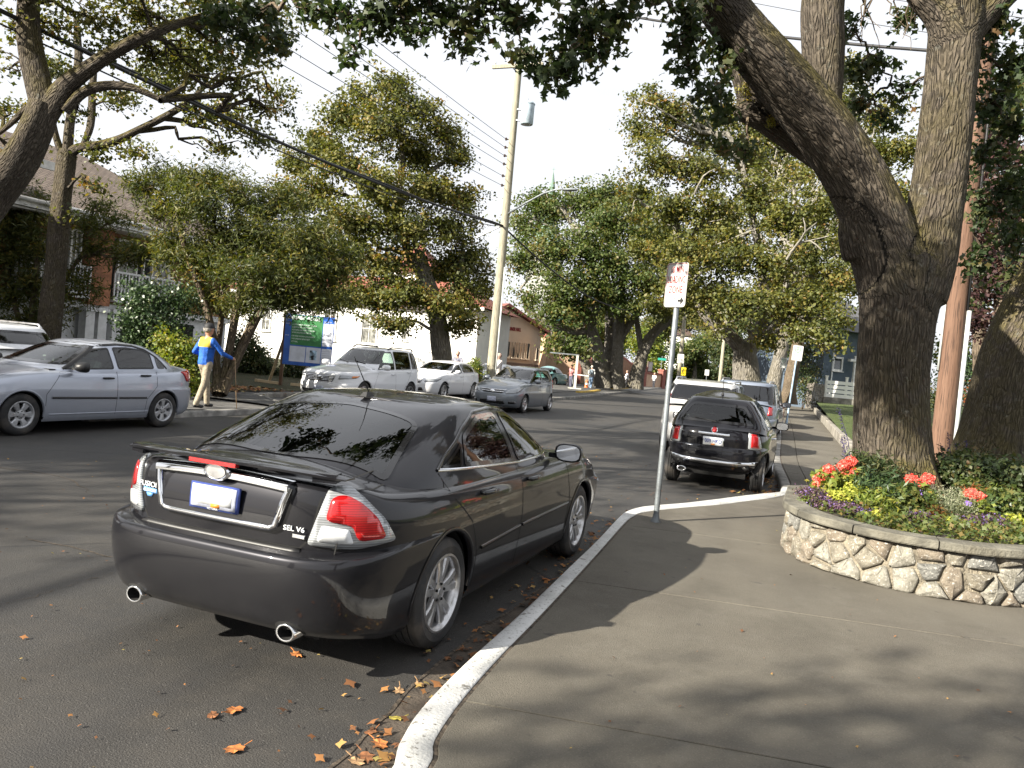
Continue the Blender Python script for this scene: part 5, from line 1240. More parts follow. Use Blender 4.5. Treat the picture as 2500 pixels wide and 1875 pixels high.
def near_oak():
    """the big forked oak standing in the stone planter"""
    t = thing('oak_tree', 'large forked oak with mossy leaning limb growing in the stone planter', 'tree', tuple(A(1925, 1010, 8.9)[:2])+(0,)); o = np.array(t.location)
    D = 8.9
    raw = [[(1925, 1075, D, .56), (1926, 1035, D, .50), (1926, 1000, D, .455), (1924, 900, D, .425), (1926, 800, D, .41), (1934, 700, D, .42), (1942, 620, D, .46), (1945, 560, D, .44)],
           [(1940, 640, D, .42), (1912, 540, D, .40), (1880, 450, D-.05, .365), (1835, 360, D-.1, .345), (1780, 275, D-.2, .335), (1715, 200, D-.3, .325), (1650, 125, D-.45, .30), (1585, 45, D-.6, .27), (1520, -40, D-.9, .25), (1400, -170, D-1.3, .21), (1250, -300, D-1.7, .16)],
           [(1770, 290, D+.05, .24), (1775, 200, D+.1, .245), (1778, 100, D+.1, .25), (1778, 0, D+.1, .25), (1800, -120, D+.2, .22), (1830, -260, D+.3, .18)],
           [(1970, 640, D, .38), (2000, 560, D, .34), (2015, 480, D, .315), (2030, 380, D, .30), (2045, 280, D, .295), (2055, 180, D, .29), (2062, 80, D, .29), (2070, -40, D, .26), (2080, -180, D, .22)],
           [(2058, 90, D, .20), (2020, 30, D, .15), (1985, -10, D, .14), (1960, -80, D, .12)], [(2070, 90, D, .22), (2110, 50, D, .17), (2160, 0, D, .15), (2230, -60, D, .12)],
           [(1790, 330, D+.25, .26), (1720, 290, D+.3, .22), (1650, 248, D+.3, .20), (1605, 232, D+.3, .17), (1590, 226, D+.3, .12)],
           [(1680, 250, D+.25, .20), (1625, 205, D+.25, .17), (1598, 150, D+.2, .13), (1578, 100, D+.15, .10), (1562, 66, D+.1, .05)],
           [(1850, 560, D, .16), (1838, 500, D-.02, .15), (1838, 470, D, .10)]]
    src = MB(); S = []
    for r in raw:
        p = np.array([list(A(*q[:3]))+[q[3]*.94] for q in r]); q = catmull(p, 8); S.append(q)
        src.tube([Vector(x[:3])-Vector(o) for x in q], list(np.maximum(q[:, 3], .03)), 20)
    # root flare
    for k in range(7):
        a = 2*PI*k/7+.3; b0 = S[0][0][:3]; c = np.array([math.cos(a), math.sin(a), 0])
        P_ = [b0+c*.20+np.array([0, 0, .45]), b0+c*.42+np.array([0, 0, .10]), b0+c*.66+np.array([0, 0, -.22])]
        src.tube([Vector(x)-Vector(o) for x in P_], [.20, .18, .10], 10)
    me = src.mesh('tmp', B_near); ob = bpy.data.objects.new('tmp', me); COL.objects.link(ob)
    md = ob.modifiers.new('r', 'REMESH'); md.mode = 'VOXEL'; md.voxel_size = .026; md.use_smooth_shade = True
    sm = ob.modifiers.new('s', 'SMOOTH'); sm.factor = .6; sm.iterations = 16
    dg = bpy.context.evaluated_depsgraph_get(); m2 = bpy.data.meshes.new_from_object(ob.evaluated_get(dg)); bpy.data.objects.remove(ob)
    V = np.empty(len(m2.vertices)*3, np.float32); m2.vertices.foreach_get('co', V); V = V.reshape(-1, 3).astype(float)
    NN = np.empty(len(m2.vertices)*3, np.float32); m2.vertices.foreach_get('normal', NN); NN = NN.reshape(-1, 3)
    C = []; X = []; Y = []; SS = []
    for q in S:
        P = [Vector(x[:3])-Vector(o) for x in q]; fr = frames(P); s = np.concatenate([[0], np.cumsum([(P[i+1]-P[i]).length for i in range(len(P)-1)])])
        C += [tuple(p) for p in P]; X += [tuple(f[0]) for f in fr]; Y += [tuple(f[1]) for f in fr]; k0 = 0 if not SS else SS[int(np.argmin([(P[0]-Vector(c_)).length for c_ in C[:-len(P)]]))]; SS += list(s+k0)
    C, X, Y, SS = map(np.array, (C, X, Y, SS)); T = np.cross(X, Y); Bk = np.empty_like(V)
    for i in range(0, len(V), 20000):
        v = V[i:i+20000]; k = np.argmin(((v[:, None]-C[None])**2).sum(-1), 1); d = v-C[k]
        Bk[i:i+20000] = np.stack([(d*X[k]).sum(1), (d*Y[k]).sum(1), (SS[k]+(d*T[k]).sum(1))*.20], -1)
    # deep vertical furrows in the surface itself
    a = np.arctan2(Bk[:, 1], Bk[:, 0]); r_ = np.hypot(Bk[:, 0], Bk[:, 1]); z_ = Bk[:, 2]/.20
    f = np.abs(np.sin(a*15+1.3*np.sin(z_*3.1+a*2)+.8*np.sin(z_*7.3)))*.5+np.abs(np.sin(a*23+1.7*np.sin(z_*4.7-a*3)))*.3
    V = V+NN*((f-.4)*.012*np.clip(r_/.3, .3, 1))[:, None]+NN*(.012*np.sin(a*3+z_*1.1)+.006*np.sin(z_*4+a))[:, None]*np.clip(r_/.3, .3, 1)[:, None]
    m2.vertices.foreach_set('co', V.astype(np.float32).ravel()); at = m2.attributes.new('bark', 'FLOAT_VECTOR', 'POINT'); at.data.foreach_set('vector', Bk.astype(np.float32).ravel())
    m2.polygons.foreach_set('use_smooth', np.ones(len(m2.polygons), bool)); m2.materials.clear(); m2.materials.append(B_near); m2.update(); m2.name = 'trunk'
    link('trunk', m2, t)
    # moss cushions
    for (u, v, d, ru) in ((1618, 175, D-.02, 26), (1665, 265, D+.06, 12)):
        b_ = pxblob(u, v, d, ru*.8, ru*1.2, ru*.4); P, N_, T_, _ = crown_points([b_], 9, .03, 14, .8, .4); link('moss', leaf_mesh('moss', P-o, N_, .022, T_*.5+.6, L_bright), t, kind='stuff')
    # foliage near overhead, blobs of bl surveyed in the picture
    bl = [(665, 15, 7.2, 40, 22), (735, 25, 7.0, 55, 32), (800, 55, 6.9, 50, 32), (765, 120, 6.9, 26, 24), (860, 30, 6.9, 62, 40), (905, 75, 6.8, 42, 26), (950, 20, 7, 55, 30), (1010, 50, 7.0, 42, 45), (1008, 110, 7, 30, 24), (1060, 20, 7, 45, 30),
          (1120, 40, 6.8, 50, 45), (1130, 120, 6.8, 45, 40), (1175, 160, 6.8, 45, 28), (1225, 120, 6.8, 52, 36), (1260, 60, 6.9, 60, 50), (1320, 40, 7.0, 50, 45), (1310, 100, 7.0, 42, 32), (1230, 165, 6.9, 30, 14), (1400, 5, 7.2, 45, 22), (1080, -60, 6.6, 120, 60), (860, -60, 6.8, 140, 50), (1290, -70, 6.8, 140, 60),
          (1500, 70, 7.6, 55, 42), (1490, 145, 7.7, 38, 36), (1530, 200, 7.9, 38, 42), (1560, 250, 8.2, 34, 28), (1480, 20, 7.4, 40, 30), (1555, 130, 8.4, 40, 60), (1460, 100, 7.6, 22, 22), (1560, 320, 8.6, 30, 24), (1610, 330, 8.8, 30, 22),
          (1850, 160, 9.6, 40, 36), (1900, 130, 9.6, 30, 20), (1860, 230, 9.8, 36, 28), (1950, 200, 9.6, 30, 26), (1910, 260, 10, 30, 20), (1960, 40, 9.4, 36, 24), (1840, 60, 9.6, 26, 30),
          (2110, 120, 9.4, 30, 50), (2150, 60, 9.0, 50, 40), (2190, 150, 9.2, 50, 60), (2140, 230, 9.6, 40, 50), (2200, 270, 9.4, 45, 60), (2130, 330, 9.8, 40, 50), (2190, 400, 10, 50, 60), (2130, 450, 10.2, 36, 50), (2190, 520, 10.4, 40, 50), (2075, 420, 10.4, 22, 26), (2110, 560, 10.6, 30, 40),
          (560, 20, 8.4, 60, 40), (600, 90, 8.6, 36, 34), (480, 30, 8.6, 60, 36), (540, 90, 8.8, 40, 26)]
    B = [pxblob(u, v, d, a, b_, a*.9) for u, v, d, a, b_ in bl]
    B += [(np.array(c), (r, r, r*.6)) for c, r in (((-4.6, 1.4, 7.2), 1.1), ((-3.4, 2.6, 7.3), .9), ((-5.6, .2, 7.7), .8), ((-5.4, 2.2, 8.2), .9))]  # unseen foliage added out of view to shade the trunk and planter
    P, N_, T_, CC = crown_points(B, 3.2, .075, 9, .8, .6)
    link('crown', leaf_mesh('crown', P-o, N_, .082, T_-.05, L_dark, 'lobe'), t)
    allp = np.concatenate([q[:, :3] for q in S]); br = []
    chain = allp.copy()
    order = np.argsort([np.min(np.linalg.norm(allp-np.array(c), axis=1)) for c, r in B])
    for i in order:
        c = np.array(B[i][0]); k = np.argmin(np.linalg.norm(chain-c, axis=1)); s0 = chain[k]; L = np.linalg.norm(c-s0); ts = np.linspace(0, 1, 7)
        path = s0+(c-s0)*ts[:, None]+rng.normal(0, .06*L, (7, 3))*np.sin(ts*PI)[:, None]; r0 = .012+.014*L; br.append((path-o, np.linspace(r0, .008, 7))); chain = np.concatenate([chain, path])
        for q in CC[i][:5]:
            m0 = path[rng.integers(3, 7)]; ts2 = np.linspace(0, 1, 4); br.append((m0+(q-m0)*ts2[:, None]+rng.normal(0, .02, (4, 3))-o, np.linspace(.007, .003, 4)))
    # bare twigs hanging between the limbs
    for k in range(10):
        p0 = A(1850+rng.uniform(0, 120), -20, 9.2+rng.uniform(-.3, .3)); pts = [p0]
        for j in range(6): pts.append(pts[-1]+np.array([rng.normal(0, .09), rng.normal(0, .05), -rng.uniform(.04, .16)]))
        br.append((np.array(pts)-o, np.linspace(.011, .003, 7)))
    link('branches', limbs_mesh('branches', br, B_brown, 6, 2), t, kind='stuff')
    return t
THIN = 1.
def plants_and_trees():
    global THIN
    near_oak()
    tree('oak_tree', 'thick oak trunk leaning right at the right edge of the frame', [[(2105, 1075, 11.3, .62), (2128, 1020, 11.3, .52), (2145, 960, 11.3, .46), (2160, 880, 11.3, .44), (2180, 790, 11.3, .42), (2215, 700, 11.3, .41), (2262, 600, 11.3, .40), (2320, 480, 11.2, .36), (2360, 330, 11, .30)]],
         [pxblob(2180, 600, 13, 40, 50), pxblob(2270, 400, 11.5, 90, 90), pxblob(2250, 200, 11, 100, 90), pxblob(2350, 300, 10, 120, 120), pxblob(2420, 600, 11, 100, 120)], L_dark, B_near, .10, 1.6, .16, 16, 'lobe', n=40)
    D = 13.5
    THIN = .74; tree('oak_tree', 'mossy oak limb leaning in from the left edge, forked high up', [[(-140, 640, D, .5), (-70, 500, D, .46), (-10, 415, D, .41), (45, 340, D, .37), (82, 270, D, .35), (98, 225, D, .34)], [(98, 240, D, .30), (82, 170, D, .27), (66, 90, D, .26), (62, 10, D, .24), (70, -90, D, .2)],
          [(100, 245, D, .26), (140, 190, D, .22), (190, 150, D, .18), (250, 110, D, .15), (330, 70, D, .12), (420, 40, D+.5, .09), (520, 20, D+1, .06)], [(140, 240, D, .12), (180, 200, D, .11), (230, 185, D, .10), (290, 190, D, .085), (345, 215, D, .06)], [(60, 230, D, .08), (20, 270, D, .06), (-20, 300, D, .05)]],
         [pxblob(*q) for q in ((30, 60, 14, 40, 30), (120, 60, 14, 50, 34), (200, 40, 14, 70, 40), (300, 30, 14, 80, 34), (400, 50, 14.5, 80, 40), (480, 110, 15, 60, 40), (330, 110, 14.5, 70, 34), (240, 110, 14, 40, 26), (420, 150, 15, 60, 34), (520, 180, 15, 50, 36), (560, 110, 15, 50, 36), (20, 150, 14, 24, 24), (10, 230, 14.4, 30, 24), (40, 320, 14.4, 26, 22), (580, 240, 15.4, 40, 22), (260, 200, 14, 26, 16), (170, 240, 14, 24, 14), (10, -40, 13, 90, 50), (250, -60, 13, 140, 50), (450, -50, 13.5, 140, 50), (600, 40, 15, 40, 40))], L_oak, B_near, .085, 2.3, .15, 16, 'lobe', n=30, twigs=7, rbr=.04)
    D = 21
    tree('oak_tree', 'tall slim oak trunk forking above the white suv roof', [[(98, 800, D, .44), (104, 740, D, .40), (112, 640, D, .37), (124, 540, D, .35), (134, 430, D, .33), (142, 350, D, .31), (146, 325, D, .26)], [(148, 335, D, .20), (170, 320, D, .17), (215, 314, D, .15), (260, 300, D, .14), (300, 280, D, .13), (350, 255, D, .12), (400, 225, D, .10), (440, 190, D, .07), (500, 140, D, .05)],
          [(145, 340, D, .18), (150, 270, D, .16), (162, 200, D, .15), (170, 120, D, .13), (165, 40, D, .1)], [(140, 345, D, .15), (122, 300, D, .12), (110, 240, D, .1), (100, 160, D, .08)], [(178, 318, D, .10), (196, 270, D, .13), (200, 200, D, .12), (205, 130, D, .1)]],
         [pxblob(*q) for q in ((210, 330, 21, 46, 22), (300, 330, 21, 40, 20), (350, 180, 21, 60, 40), (430, 240, 21, 50, 28), (500, 250, 21, 60, 40), (560, 300, 22, 36, 30), (470, 320, 22, 40, 18), (250, 220, 21, 44, 26), (120, 150, 21, 50, 40), (60, 250, 21, 40, 30), (200, 400, 20, 30, 12), (150, 470, 21, 24, 14), (600, 200, 22, 40, 34), (400, 120, 21, 90, 50))], L_oak, B_near, .12, 2.0, .2, 20, 'quad', n=26, twigs=6, rbr=.05)
    THIN = 1.
    # left small multi-stem tree behind the walking man
    D = 20.6
    tree('small_tree', 'bushy multi-stemmed tree on the verge behind the walking man', [[(470, 852, D-.6, .13), (468, 790, D, .11), (455, 700, D, .09), (430, 620, D, .08), (400, 540, D, .07), (385, 460, D, .05)], [(476, 852, D-.6, .12), (492, 780, D, .11), (505, 700, D, .10), (520, 610, D, .08), (528, 520, D, .07), (505, 430, D, .05)], [(480, 852, D-.6, .12), (520, 760, D, .10), (560, 680, D, .09), (600, 600, D, .07), (650, 520, D, .05)], [(466, 850, D-.6, .10), (470, 760, D+.3, .08), (480, 660, D+.3, .07), (478, 560, D+.2, .06), (460, 470, D, .04)], [(500, 790, D, .07), (540, 700, D+.4, .06), (590, 620, D+.4, .05)]],
         [pxblob(u, v, 20.6+dz, a, b_) for u, v, dz, a, b_ in ((300, 400, 0, 34, 30), (350, 385, .5, 42, 30), (405, 395, 0, 44, 36), (460, 390, .4, 46, 36), (510, 420, 0, 50, 40), (430, 450, -.5, 70, 50), (350, 450, 0, 40, 40), (570, 450, .6, 50, 44), (620, 430, .8, 44, 40), (520, 510, 0, 80, 50), (600, 520, 0, 80, 56), (680, 520, .6, 60, 56), (640, 590, 0, 90, 56), (560, 590, -.5, 90, 56), (450, 560, .4, 70, 56), (380, 540, .4, 50, 50), (720, 590, .5, 50, 50), (690, 650, .3, 60, 30), (610, 650, 0, 80, 30), (520, 655, .3, 60, 30), (430, 640, .6, 50, 36), (755, 570, .6, 26, 40))], L_olive, B_brown, .125, 4.4, .17, 28, 'lance', twigs=6, rbr=.03, flat=.8)
    # shrubs in front of the brick house
    bush('shrub', 'glossy dark green shrub left of the walking man', A(300, 690, 19.5), None, L_glossy, .085, 3., .12, 24, blobs=[pxblob(u, v, 19.5, a, b_) for u, v, a, b_ in ((320, 640, 60, 40), (290, 690, 44, 40), (345, 700, 55, 44), (300, 740, 40, 30), (360, 760, 50, 40), (390, 650, 30, 40))])
    bush('shrub', 'yellow green leafy shrub directly behind the walking man', A(375, 775, 18.6), None, L_bright, .08, 3., .1, 22, blobs=[pxblob(u, v, 18.6, a, b_) for u, v, a, b_ in ((360, 745, 34, 28), (395, 760, 34, 40), (370, 800, 44, 30), (420, 790, 22, 40), (410, 835, 30, 22))])
    tree('small_tree', 'yellowing small tree hanging over the left brick balcony', [[(60, 760, 24, .10), (70, 660, 24, .09), (80, 560, 24, .07), (60, 480, 24, .05)], [(66, 760, 24, .09), (110, 650, 24, .07), (170, 560, 24, .05)], [(60, 760, 24, .09), (30, 650, 24, .07), (10, 560, 24, .05)]],
         [pxblob(u, v, 24, a, b_) for u, v, a, b_ in ((10, 430, 50, 30), (70, 430, 44, 34), (40, 480, 60, 36), (20, 550, 50, 44), (80, 540, 44, 40), (190, 480, 36, 30), (200, 540, 34, 36), (160, 600, 26, 44), (60, 610, 50, 40), (20, 640, 40, 50), (190, 640, 26, 34), (250, 470, 34, 14), (100, 680, 40, 30), (30, 700, 40, 26), (300, 545, 60, 22), (360, 540, 50, 26), (260, 560, 26, 14), (120, 640, 40, 40), (30, 500, 50, 40), (215, 440, 30, 20))], L_bright if False else L_olive, B_brown, .16, 3.4, .22, 22, 'lance', twigs=5, rbr=.03)
    # dark hedge under the board
    for k, (u0, v0, w_, lab) in enumerate(((560, 800, 46, 'dark low shrub below the timber brace left of the board'), (530, 760, 36, 'dark shrub between the leaning stems and the timber brace'), (640, 810, 40, 'dark low shrub behind the board post'))):
        bush('shrub', lab, A(u0, v0, 34), None, L_dark, .12, 2.6, .16, 22, blobs=[pxblob(u0+dx, v0+dy, 34+rng.uniform(-.5, .5), w_*.6, 30) for dx, dy in ((-20, 5), (15, 0), (0, -20), (25, 15), (-30, 20))])
    # centre-left oak
    tree('oak_tree', 'broad oak behind the white sedan left of the utility pole', [[(960, 850, 38, .62), (958, 790, 38, .50), (950, 730, 38, .46), (942, 680, 38, .44), (925, 620, 38, .44), (908, 570, 38, .40), (898, 548, 38, .36)], [(945, 690, 38, .2), (975, 640, 38, .18), (990, 600, 38, .16), (1000, 540, 38, .12)], [(915, 600, 38, .25), (880, 540, 38.4, .22), (860, 440, 38.6, .2), (870, 330, 38.6, .15), (850, 230, 38.6, .1)], [(870, 500, 38.5, .18), (820, 430, 38.4, .15), (760, 370, 38, .12), (700, 320, 38, .08)], [(864, 440, 38.5, .16), (920, 380, 38.5, .12), (970, 340, 38.5, .08)]],
         [pxblob(u, v, 38+dz, a, b_) for u, v, dz, a, b_ in ((850, 190, 0, 50, 36), (790, 210, .6, 50, 36), (740, 250, 0, 50, 40), (900, 240, 0, 56, 40), (830, 270, -1, 80, 50), (960, 290, .5, 50, 34), (690, 310, 0, 50, 36), (640, 350, .5, 44, 40), (740, 350, -1, 70, 50), (900, 330, 1, 70, 44), (990, 340, .5, 34, 30), (820, 400, -1.5, 80, 50), (940, 410, 0, 76, 44), (670, 420, 0, 70, 46), (1000, 430, 1, 40, 34), (760, 480, -1.5, 90, 54), (880, 490, -1, 90, 50), (980, 490, 0, 60, 40), (700, 540, 0, 70, 50), (820, 570, -1.5, 80, 50), (1010, 560, .5, 50, 44), (960, 580, .5, 60, 40), (880, 640, -2, 70, 40), (800, 640, -1.5, 70, 34), (1000, 640, 0, 50, 50), (960, 660, -2, 50, 30), (1040, 620, 1, 30, 60), (840, 700, -2, 60, 20), (1000, 705, -.5, 40, 26), (730, 640, 0, 50, 30))], L_oak, B_grey, .17, 2.6, .27, 28, n=16, twigs=6, brm=B_pale, rbr=.07)
    # group of stems on the left kerb further on
    D = 62
    tree('oak_tree', 'left leaning oak in the clump of trunks on the far left kerb', [[(1305, 838, D, .75), (1298, 800, D, .6), (1288, 750, D, .5), (1278, 715, D, .45), (1268, 690, D, .4)], [(1278, 712, D, .3), (1240, 716, D, .28), (1200, 706, D, .26), (1170, 690, D, .22), (1135, 665, D, .16)], [(1280, 700, D, .3), (1290, 640, D, .3), (1280, 560, D, .2)], [(1276, 835, D-1, .4), (1270, 800, D-1, .38), (1250, 765, D-1, .34), (1215, 745, D-1, .3), (1190, 735, D-1, .2)]],
         [pxblob(u, v, D+dz, a, b_) for u, v, dz, a, b_ in ((1140, 480, 2, 50, 44), (1190, 450, 2, 56, 36), (1250, 440, 3, 56, 36), (1130, 560, 0, 44, 50), (1200, 540, -2, 70, 50), (1270, 540, -2, 60, 50), (1150, 640, -3, 44, 30), (1220, 620, -3, 64, 44), (1280, 620, -3, 44, 40), (1200, 680, -4, 50, 20), (1250, 670, -2, 44, 30), (1200, 745, -6, 26, 26), (1240, 760, -6, 40, 20), (1165, 430, 3, 30, 20))], L_oak2, B_grey, .25, 2.1, .42, 24, n=14, twigs=4, brm=B_pale, rbr=.1)
    tree('oak_tree', 'straight middle oak in the clump of trunks on the far left kerb', [[(1335, 840, D, .6), (1332, 800, D, .5), (1336, 740, D, .42), (1340, 680, D, .36), (1345, 600, D, .25)], [(1318, 838, D+2, .45), (1316, 780, D+2, .42), (1318, 700, D+2, .4), (1310, 600, D+2, .3), (1312, 520, D+2, .2)], [(1336, 740, D, .3), (1360, 700, D, .28), (1385, 660, D, .22), (1400, 600, D, .16)]],
         [pxblob(u, v, D+1+dz, a, b_) for u, v, dz, a, b_ in ((1290, 430, 2, 44, 30), (1340, 420, 2, 50, 32), (1330, 490, -1, 64, 50), (1390, 520, -1, 50, 50), (1330, 570, -2, 64, 46), (1310, 640, -2, 50, 34), (1380, 600, -3, 50, 44), (1350, 660, -3, 44, 26), (1300, 480, 0, 50, 40), (1380, 450, 2, 40, 34))], L_oak2, B_grey, .25, 2.1, .42, 24, n=14, twigs=4, brm=B_pale, rbr=.1)
    tree('oak_tree', 'right leaning oak in the clump of trunks on the far left kerb', [[(1372, 840, D, .7), (1378, 800, D, .55), (1392, 755, D, .45), (1412, 720, D, .4), (1445, 690, D, .36), (1475, 660, D, .3), (1490, 620, D, .22)], [(1388, 770, D, .25), (1380, 720, D, .22), (1370, 660, D, .2)]],
         [pxblob(u, v, D+dz, a, b_) for u, v, dz, a, b_ in ((1440, 560, 0, 50, 44), (1480, 600, 0, 44, 40), (1430, 620, -2, 50, 34), (1420, 670, -3, 36, 20), (1500, 660, -2, 44, 30), (1550, 640, 0, 44, 30), (1440, 500, 1, 50, 44), (1500, 540, 1, 44, 44), (1400, 655, -4, 30, 16))], L_oak, B_grey, .25, 2.1, .42, 24, n=14, twigs=4, brm=B_pale, rbr=.1)
    # right side oaks
    D = 38
    tree('oak_tree', 'large spreading oak standing behind the parked suvs', [[(1612, 850, D, .85), (1610, 810, D, .62), (1608, 770, D, .56), (1612, 745, D, .55)], [(1608, 760, D, .42), (1580, 730, D, .34), (1545, 700, D, .3), (1520, 675, D, .26), (1508, 650, D, .2), (1480, 580, D, .15)], [(1616, 760, D, .4), (1640, 720, D, .34), (1652, 670, D, .32), (1650, 620, D, .26), (1640, 540, D, .2), (1620, 440, D, .15), (1600, 340, D, .1)], [(1625, 750, D, .3), (1670, 710, D, .26), (1700, 650, D, .22), (1720, 560, D, .16), (1720, 460, D, .1)]],
         [pxblob(u, v, D+dz, a, b_) for u, v, dz, a, b_ in ((1400, 220, 0, 46, 34), (1390, 290, 1, 44, 40), (1450, 250, 0, 50, 44), (1520, 280, 1, 56, 40), (1430, 350, -1, 64, 44), (1510, 370, -1, 70, 44), (1600, 330, 1, 60, 40), (1380, 430, 0, 44, 44), (1450, 450, -2, 64, 50), (1540, 460, -2, 70, 50), (1630, 420, -1, 64, 50), (1720, 380, 1, 56, 44), (1700, 480, -2, 64, 50), (1400, 540, -1, 44, 40), (1480, 550, -3, 60, 50), (1580, 560, -3, 70, 50), (1670, 570, -3, 64, 44), (1760, 550, -2, 56, 50), (1530, 640, -3, 50, 44), (1600, 660, -4, 60, 44), (1680, 660, -4, 60, 44), (1760, 650, -4, 60, 44), (1820, 600, -3, 50, 50), (1810, 690, -5, 44, 34), (1740, 720, -5, 50, 24), (1800, 735, -6, 36, 16), (1660, 735, -3, 36, 20), (1545, 715, -3, 24, 16), (1780, 450, -1, 60, 60), (1835, 520, -2, 40, 50), (1460, 620, -3, 34, 30))], L_oak, B_grey, .165, 2.25, .26, 27, n=18, twigs=6, brm=B_pale, rbr=.08,
         extra=[[(1700, 560, D-5, .06), (1720, 530, D-5.5, .05), (1750, 520, D-5.8, .04), (1775, 540, D-6, .03)], [(1720, 530, D-5.5, .05), (1740, 500, D-6, .035), (1735, 470, D-6, .02)], [(1740, 500, D-6, .035), (1765, 480, D-6, .02)], [(1750, 520, D-5.8, .03), (1790, 510, D-6, .02)], [(1500, 420, D-4, .06), (1520, 380, D-4.5, .04), (1545, 365, D-4.5, .02)]])
    D = 52
    tree('oak_tree', 'far oak trunk standing left of the rust barked trunk by the pavement', [[(1668, 868, D-2, .62), (1672, 830, D-2, .46), (1680, 790, D-2, .42), (1690, 740, D-2, .4), (1700, 680, D-2, .3), (1700, 560, D-2, .2)]],
         [pxblob(u, v, D+dz, a, b_) for u, v, dz, a, b_ in ((1560, 250, 0, 50, 40), (1640, 280, 0, 50, 44), (1700, 300, 0, 50, 44), (1760, 300, 0, 56, 50), (1820, 300, 0, 50, 60), (1840, 400, 0, 50, 60), (1660, 360, 2, 60, 50), (1560, 500, 4, 80, 60), (1700, 620, 2, 80, 60), (1840, 480, 2, 50, 60), (1880, 350, 0, 40, 50), (1750, 230, 0, 40, 30), (1820, 220, 0, 40, 30), (1900, 330, -6, 40, 44), (1935, 420, -6, 40, 44), (1890, 440, -6, 40, 44), (1960, 320, -6, 36, 44), (1870, 560, -6, 40, 50), (1955, 500, -6, 36, 40), (1900, 250, -6, 40, 36), (1835, 150, -6, 36, 26))], L_oak, B_grey, .2, 2.2, .4, 36, n=14, twigs=6, brm=B_pale, rbr=.09)
    tree('oak_tree', 'far leaning trunk nearest the leaning parking sign post', [[(1702, 872, D, .60), (1706, 840, D, .45), (1712, 800, D, .4), (1722, 750, D, .38), (1730, 700, D, .3), (1730, 600, D, .2)]],
         [pxblob(u, v, D+2+dz, a, b_) for u, v, dz, a, b_ in ((1700, 700, 0, 60, 34), (1760, 700, 0, 50, 40), (1640, 700, 3, 60, 40), (1780, 620, 2, 60, 50), (1690, 745, 3, 50, 22), (1740, 760, 0, 30, 18))], L_dark, B_brown, .24, 1.6, .45, 24, n=14, twigs=4, rbr=.08)
    bush('shrub', 'dark round shrub left of the grey board fence', A(1738, 838, 55), None, L_dark, .16, 2.2, .3, 24, blobs=[pxblob(1745, 830, 55, 16, 26), pxblob(1735, 850, 54, 16, 18), pxblob(1752, 800, 56, 20, 16)])
    tree('yew_tree', 'dark evergreen beside the blue grey house', [[(1765, 870, 60, .25), (1766, 800, 60, .2), (1766, 740, 60, .1)]], [pxblob(1760, 800, 60, 30, 44), pxblob(1770, 750, 61, 40, 40), pxblob(1740, 770, 61, 30, 34)], L_dark, B_brown, .22, 3, .35, 30)
    # far background trees closing the street
    specs = [(1130, 740, 95, 60, 60, L_oak2), (1230, 690, 98, 70, 70, L_oak2), (1330, 700, 100, 60, 80, L_oak), (1400, 760, 96, 40, 50, L_bright), (1430, 720, 110, 50, 60, L_olive), (1500, 770, 105, 50, 50, L_oak2), (1570, 770, 100, 40, 60, L_dark), (1540, 700, 120, 60, 60, L_oak), (1640, 760, 110, 40, 60, L_oak), (1470, 690, 130, 60, 50, L_oak), (1600, 690, 130, 60, 50, L_oak), (1400, 830, 118, 60, 24, L_dark), (1520, 815, 112, 60, 26, L_oak2), (1440, 815, 112, 30, 20, L_bright), (1590, 815, 112, 40, 26, L_dark)]
    wh = ['beyond the tan hall', 'above the white house gable', 'behind the clump of trunks', 'left of the far utility pole, yellow green', 'behind the green street sign', 'behind the yellow crossing sign', 'just right of the yellow crossing sign', 'high above the far end of the street', 'behind the trunk by the parked suvs', 'above the far utility pole', 'over the roofs of the parked suvs', 'behind the low red capped wall', 'low behind the yellow crossing sign', 'low hedge tree beside the far pole', 'low beside the second far pole']
    for (u, v, d, a, b_, lm), w_ in zip(specs, wh):
        s = d*KP/FOC; base = A(u, 832+(u-1650)*.09, d)
        tree('background_tree', 'distant tree '+w_, [[(None, (base[0], base[1], -.1), .4), (None, (base[0], base[1], 2.), .3), (None, tuple(A(u, v, d)), .15)]], [pxblob(u+rng.uniform(-.5, .5)*a, v+rng.uniform(-.45, .45)*b_, d+rng.uniform(-2, 2), a*.55, b_*.5) for _ in range(6)], lm, B_grey, .34, 2.2, .6, 26, n=8, twigs=2, group='distant trees closing the street')
    # right side beyond the lawn
    tree('plum_tree', 'purple leaved tree filling the right edge behind the brown pole', [[(2200, 960, 19, .25), (2190, 850, 19, .22), (2170, 720, 19, .2), (2160, 600, 19, .15)]],
         [pxblob(u, v, 19+dz, a, b_) for u, v, dz, a, b_ in ((2140, 420, 0, 50, 50), (2200, 450, 0, 50, 60), (2120, 520, 0, 40, 50), (2190, 560, 0, 50, 50), (2130, 610, 0, 44, 40), (2200, 650, 0, 40, 40), (2120, 690, 0, 34, 30), (2180, 340, 0, 60, 50), (2100, 340, 1, 34, 50), (2230, 750, 0, 40, 40))], L_plum, B_brown, .11, 3.4, .18, 24, twigs=6, rbr=.04)
    tree('evergreen_tree', 'dark evergreen rising behind the right hand limb of the forked oak', [[(2120, 940, 24, .2), (2115, 700, 24, .18), (2110, 400, 24, .1)]], [pxblob(u, v, 24, a, b_) for u, v, a, b_ in ((2105, 250, 40, 50), (2100, 350, 44, 60), (2110, 460, 50, 60), (2105, 570, 40, 60), (2150, 300, 50, 60), (2180, 200, 50, 60), (2110, 660, 30, 50), (2190, 480, 50, 60))], L_dark, B_brown, .14, 3.4, .22, 26)
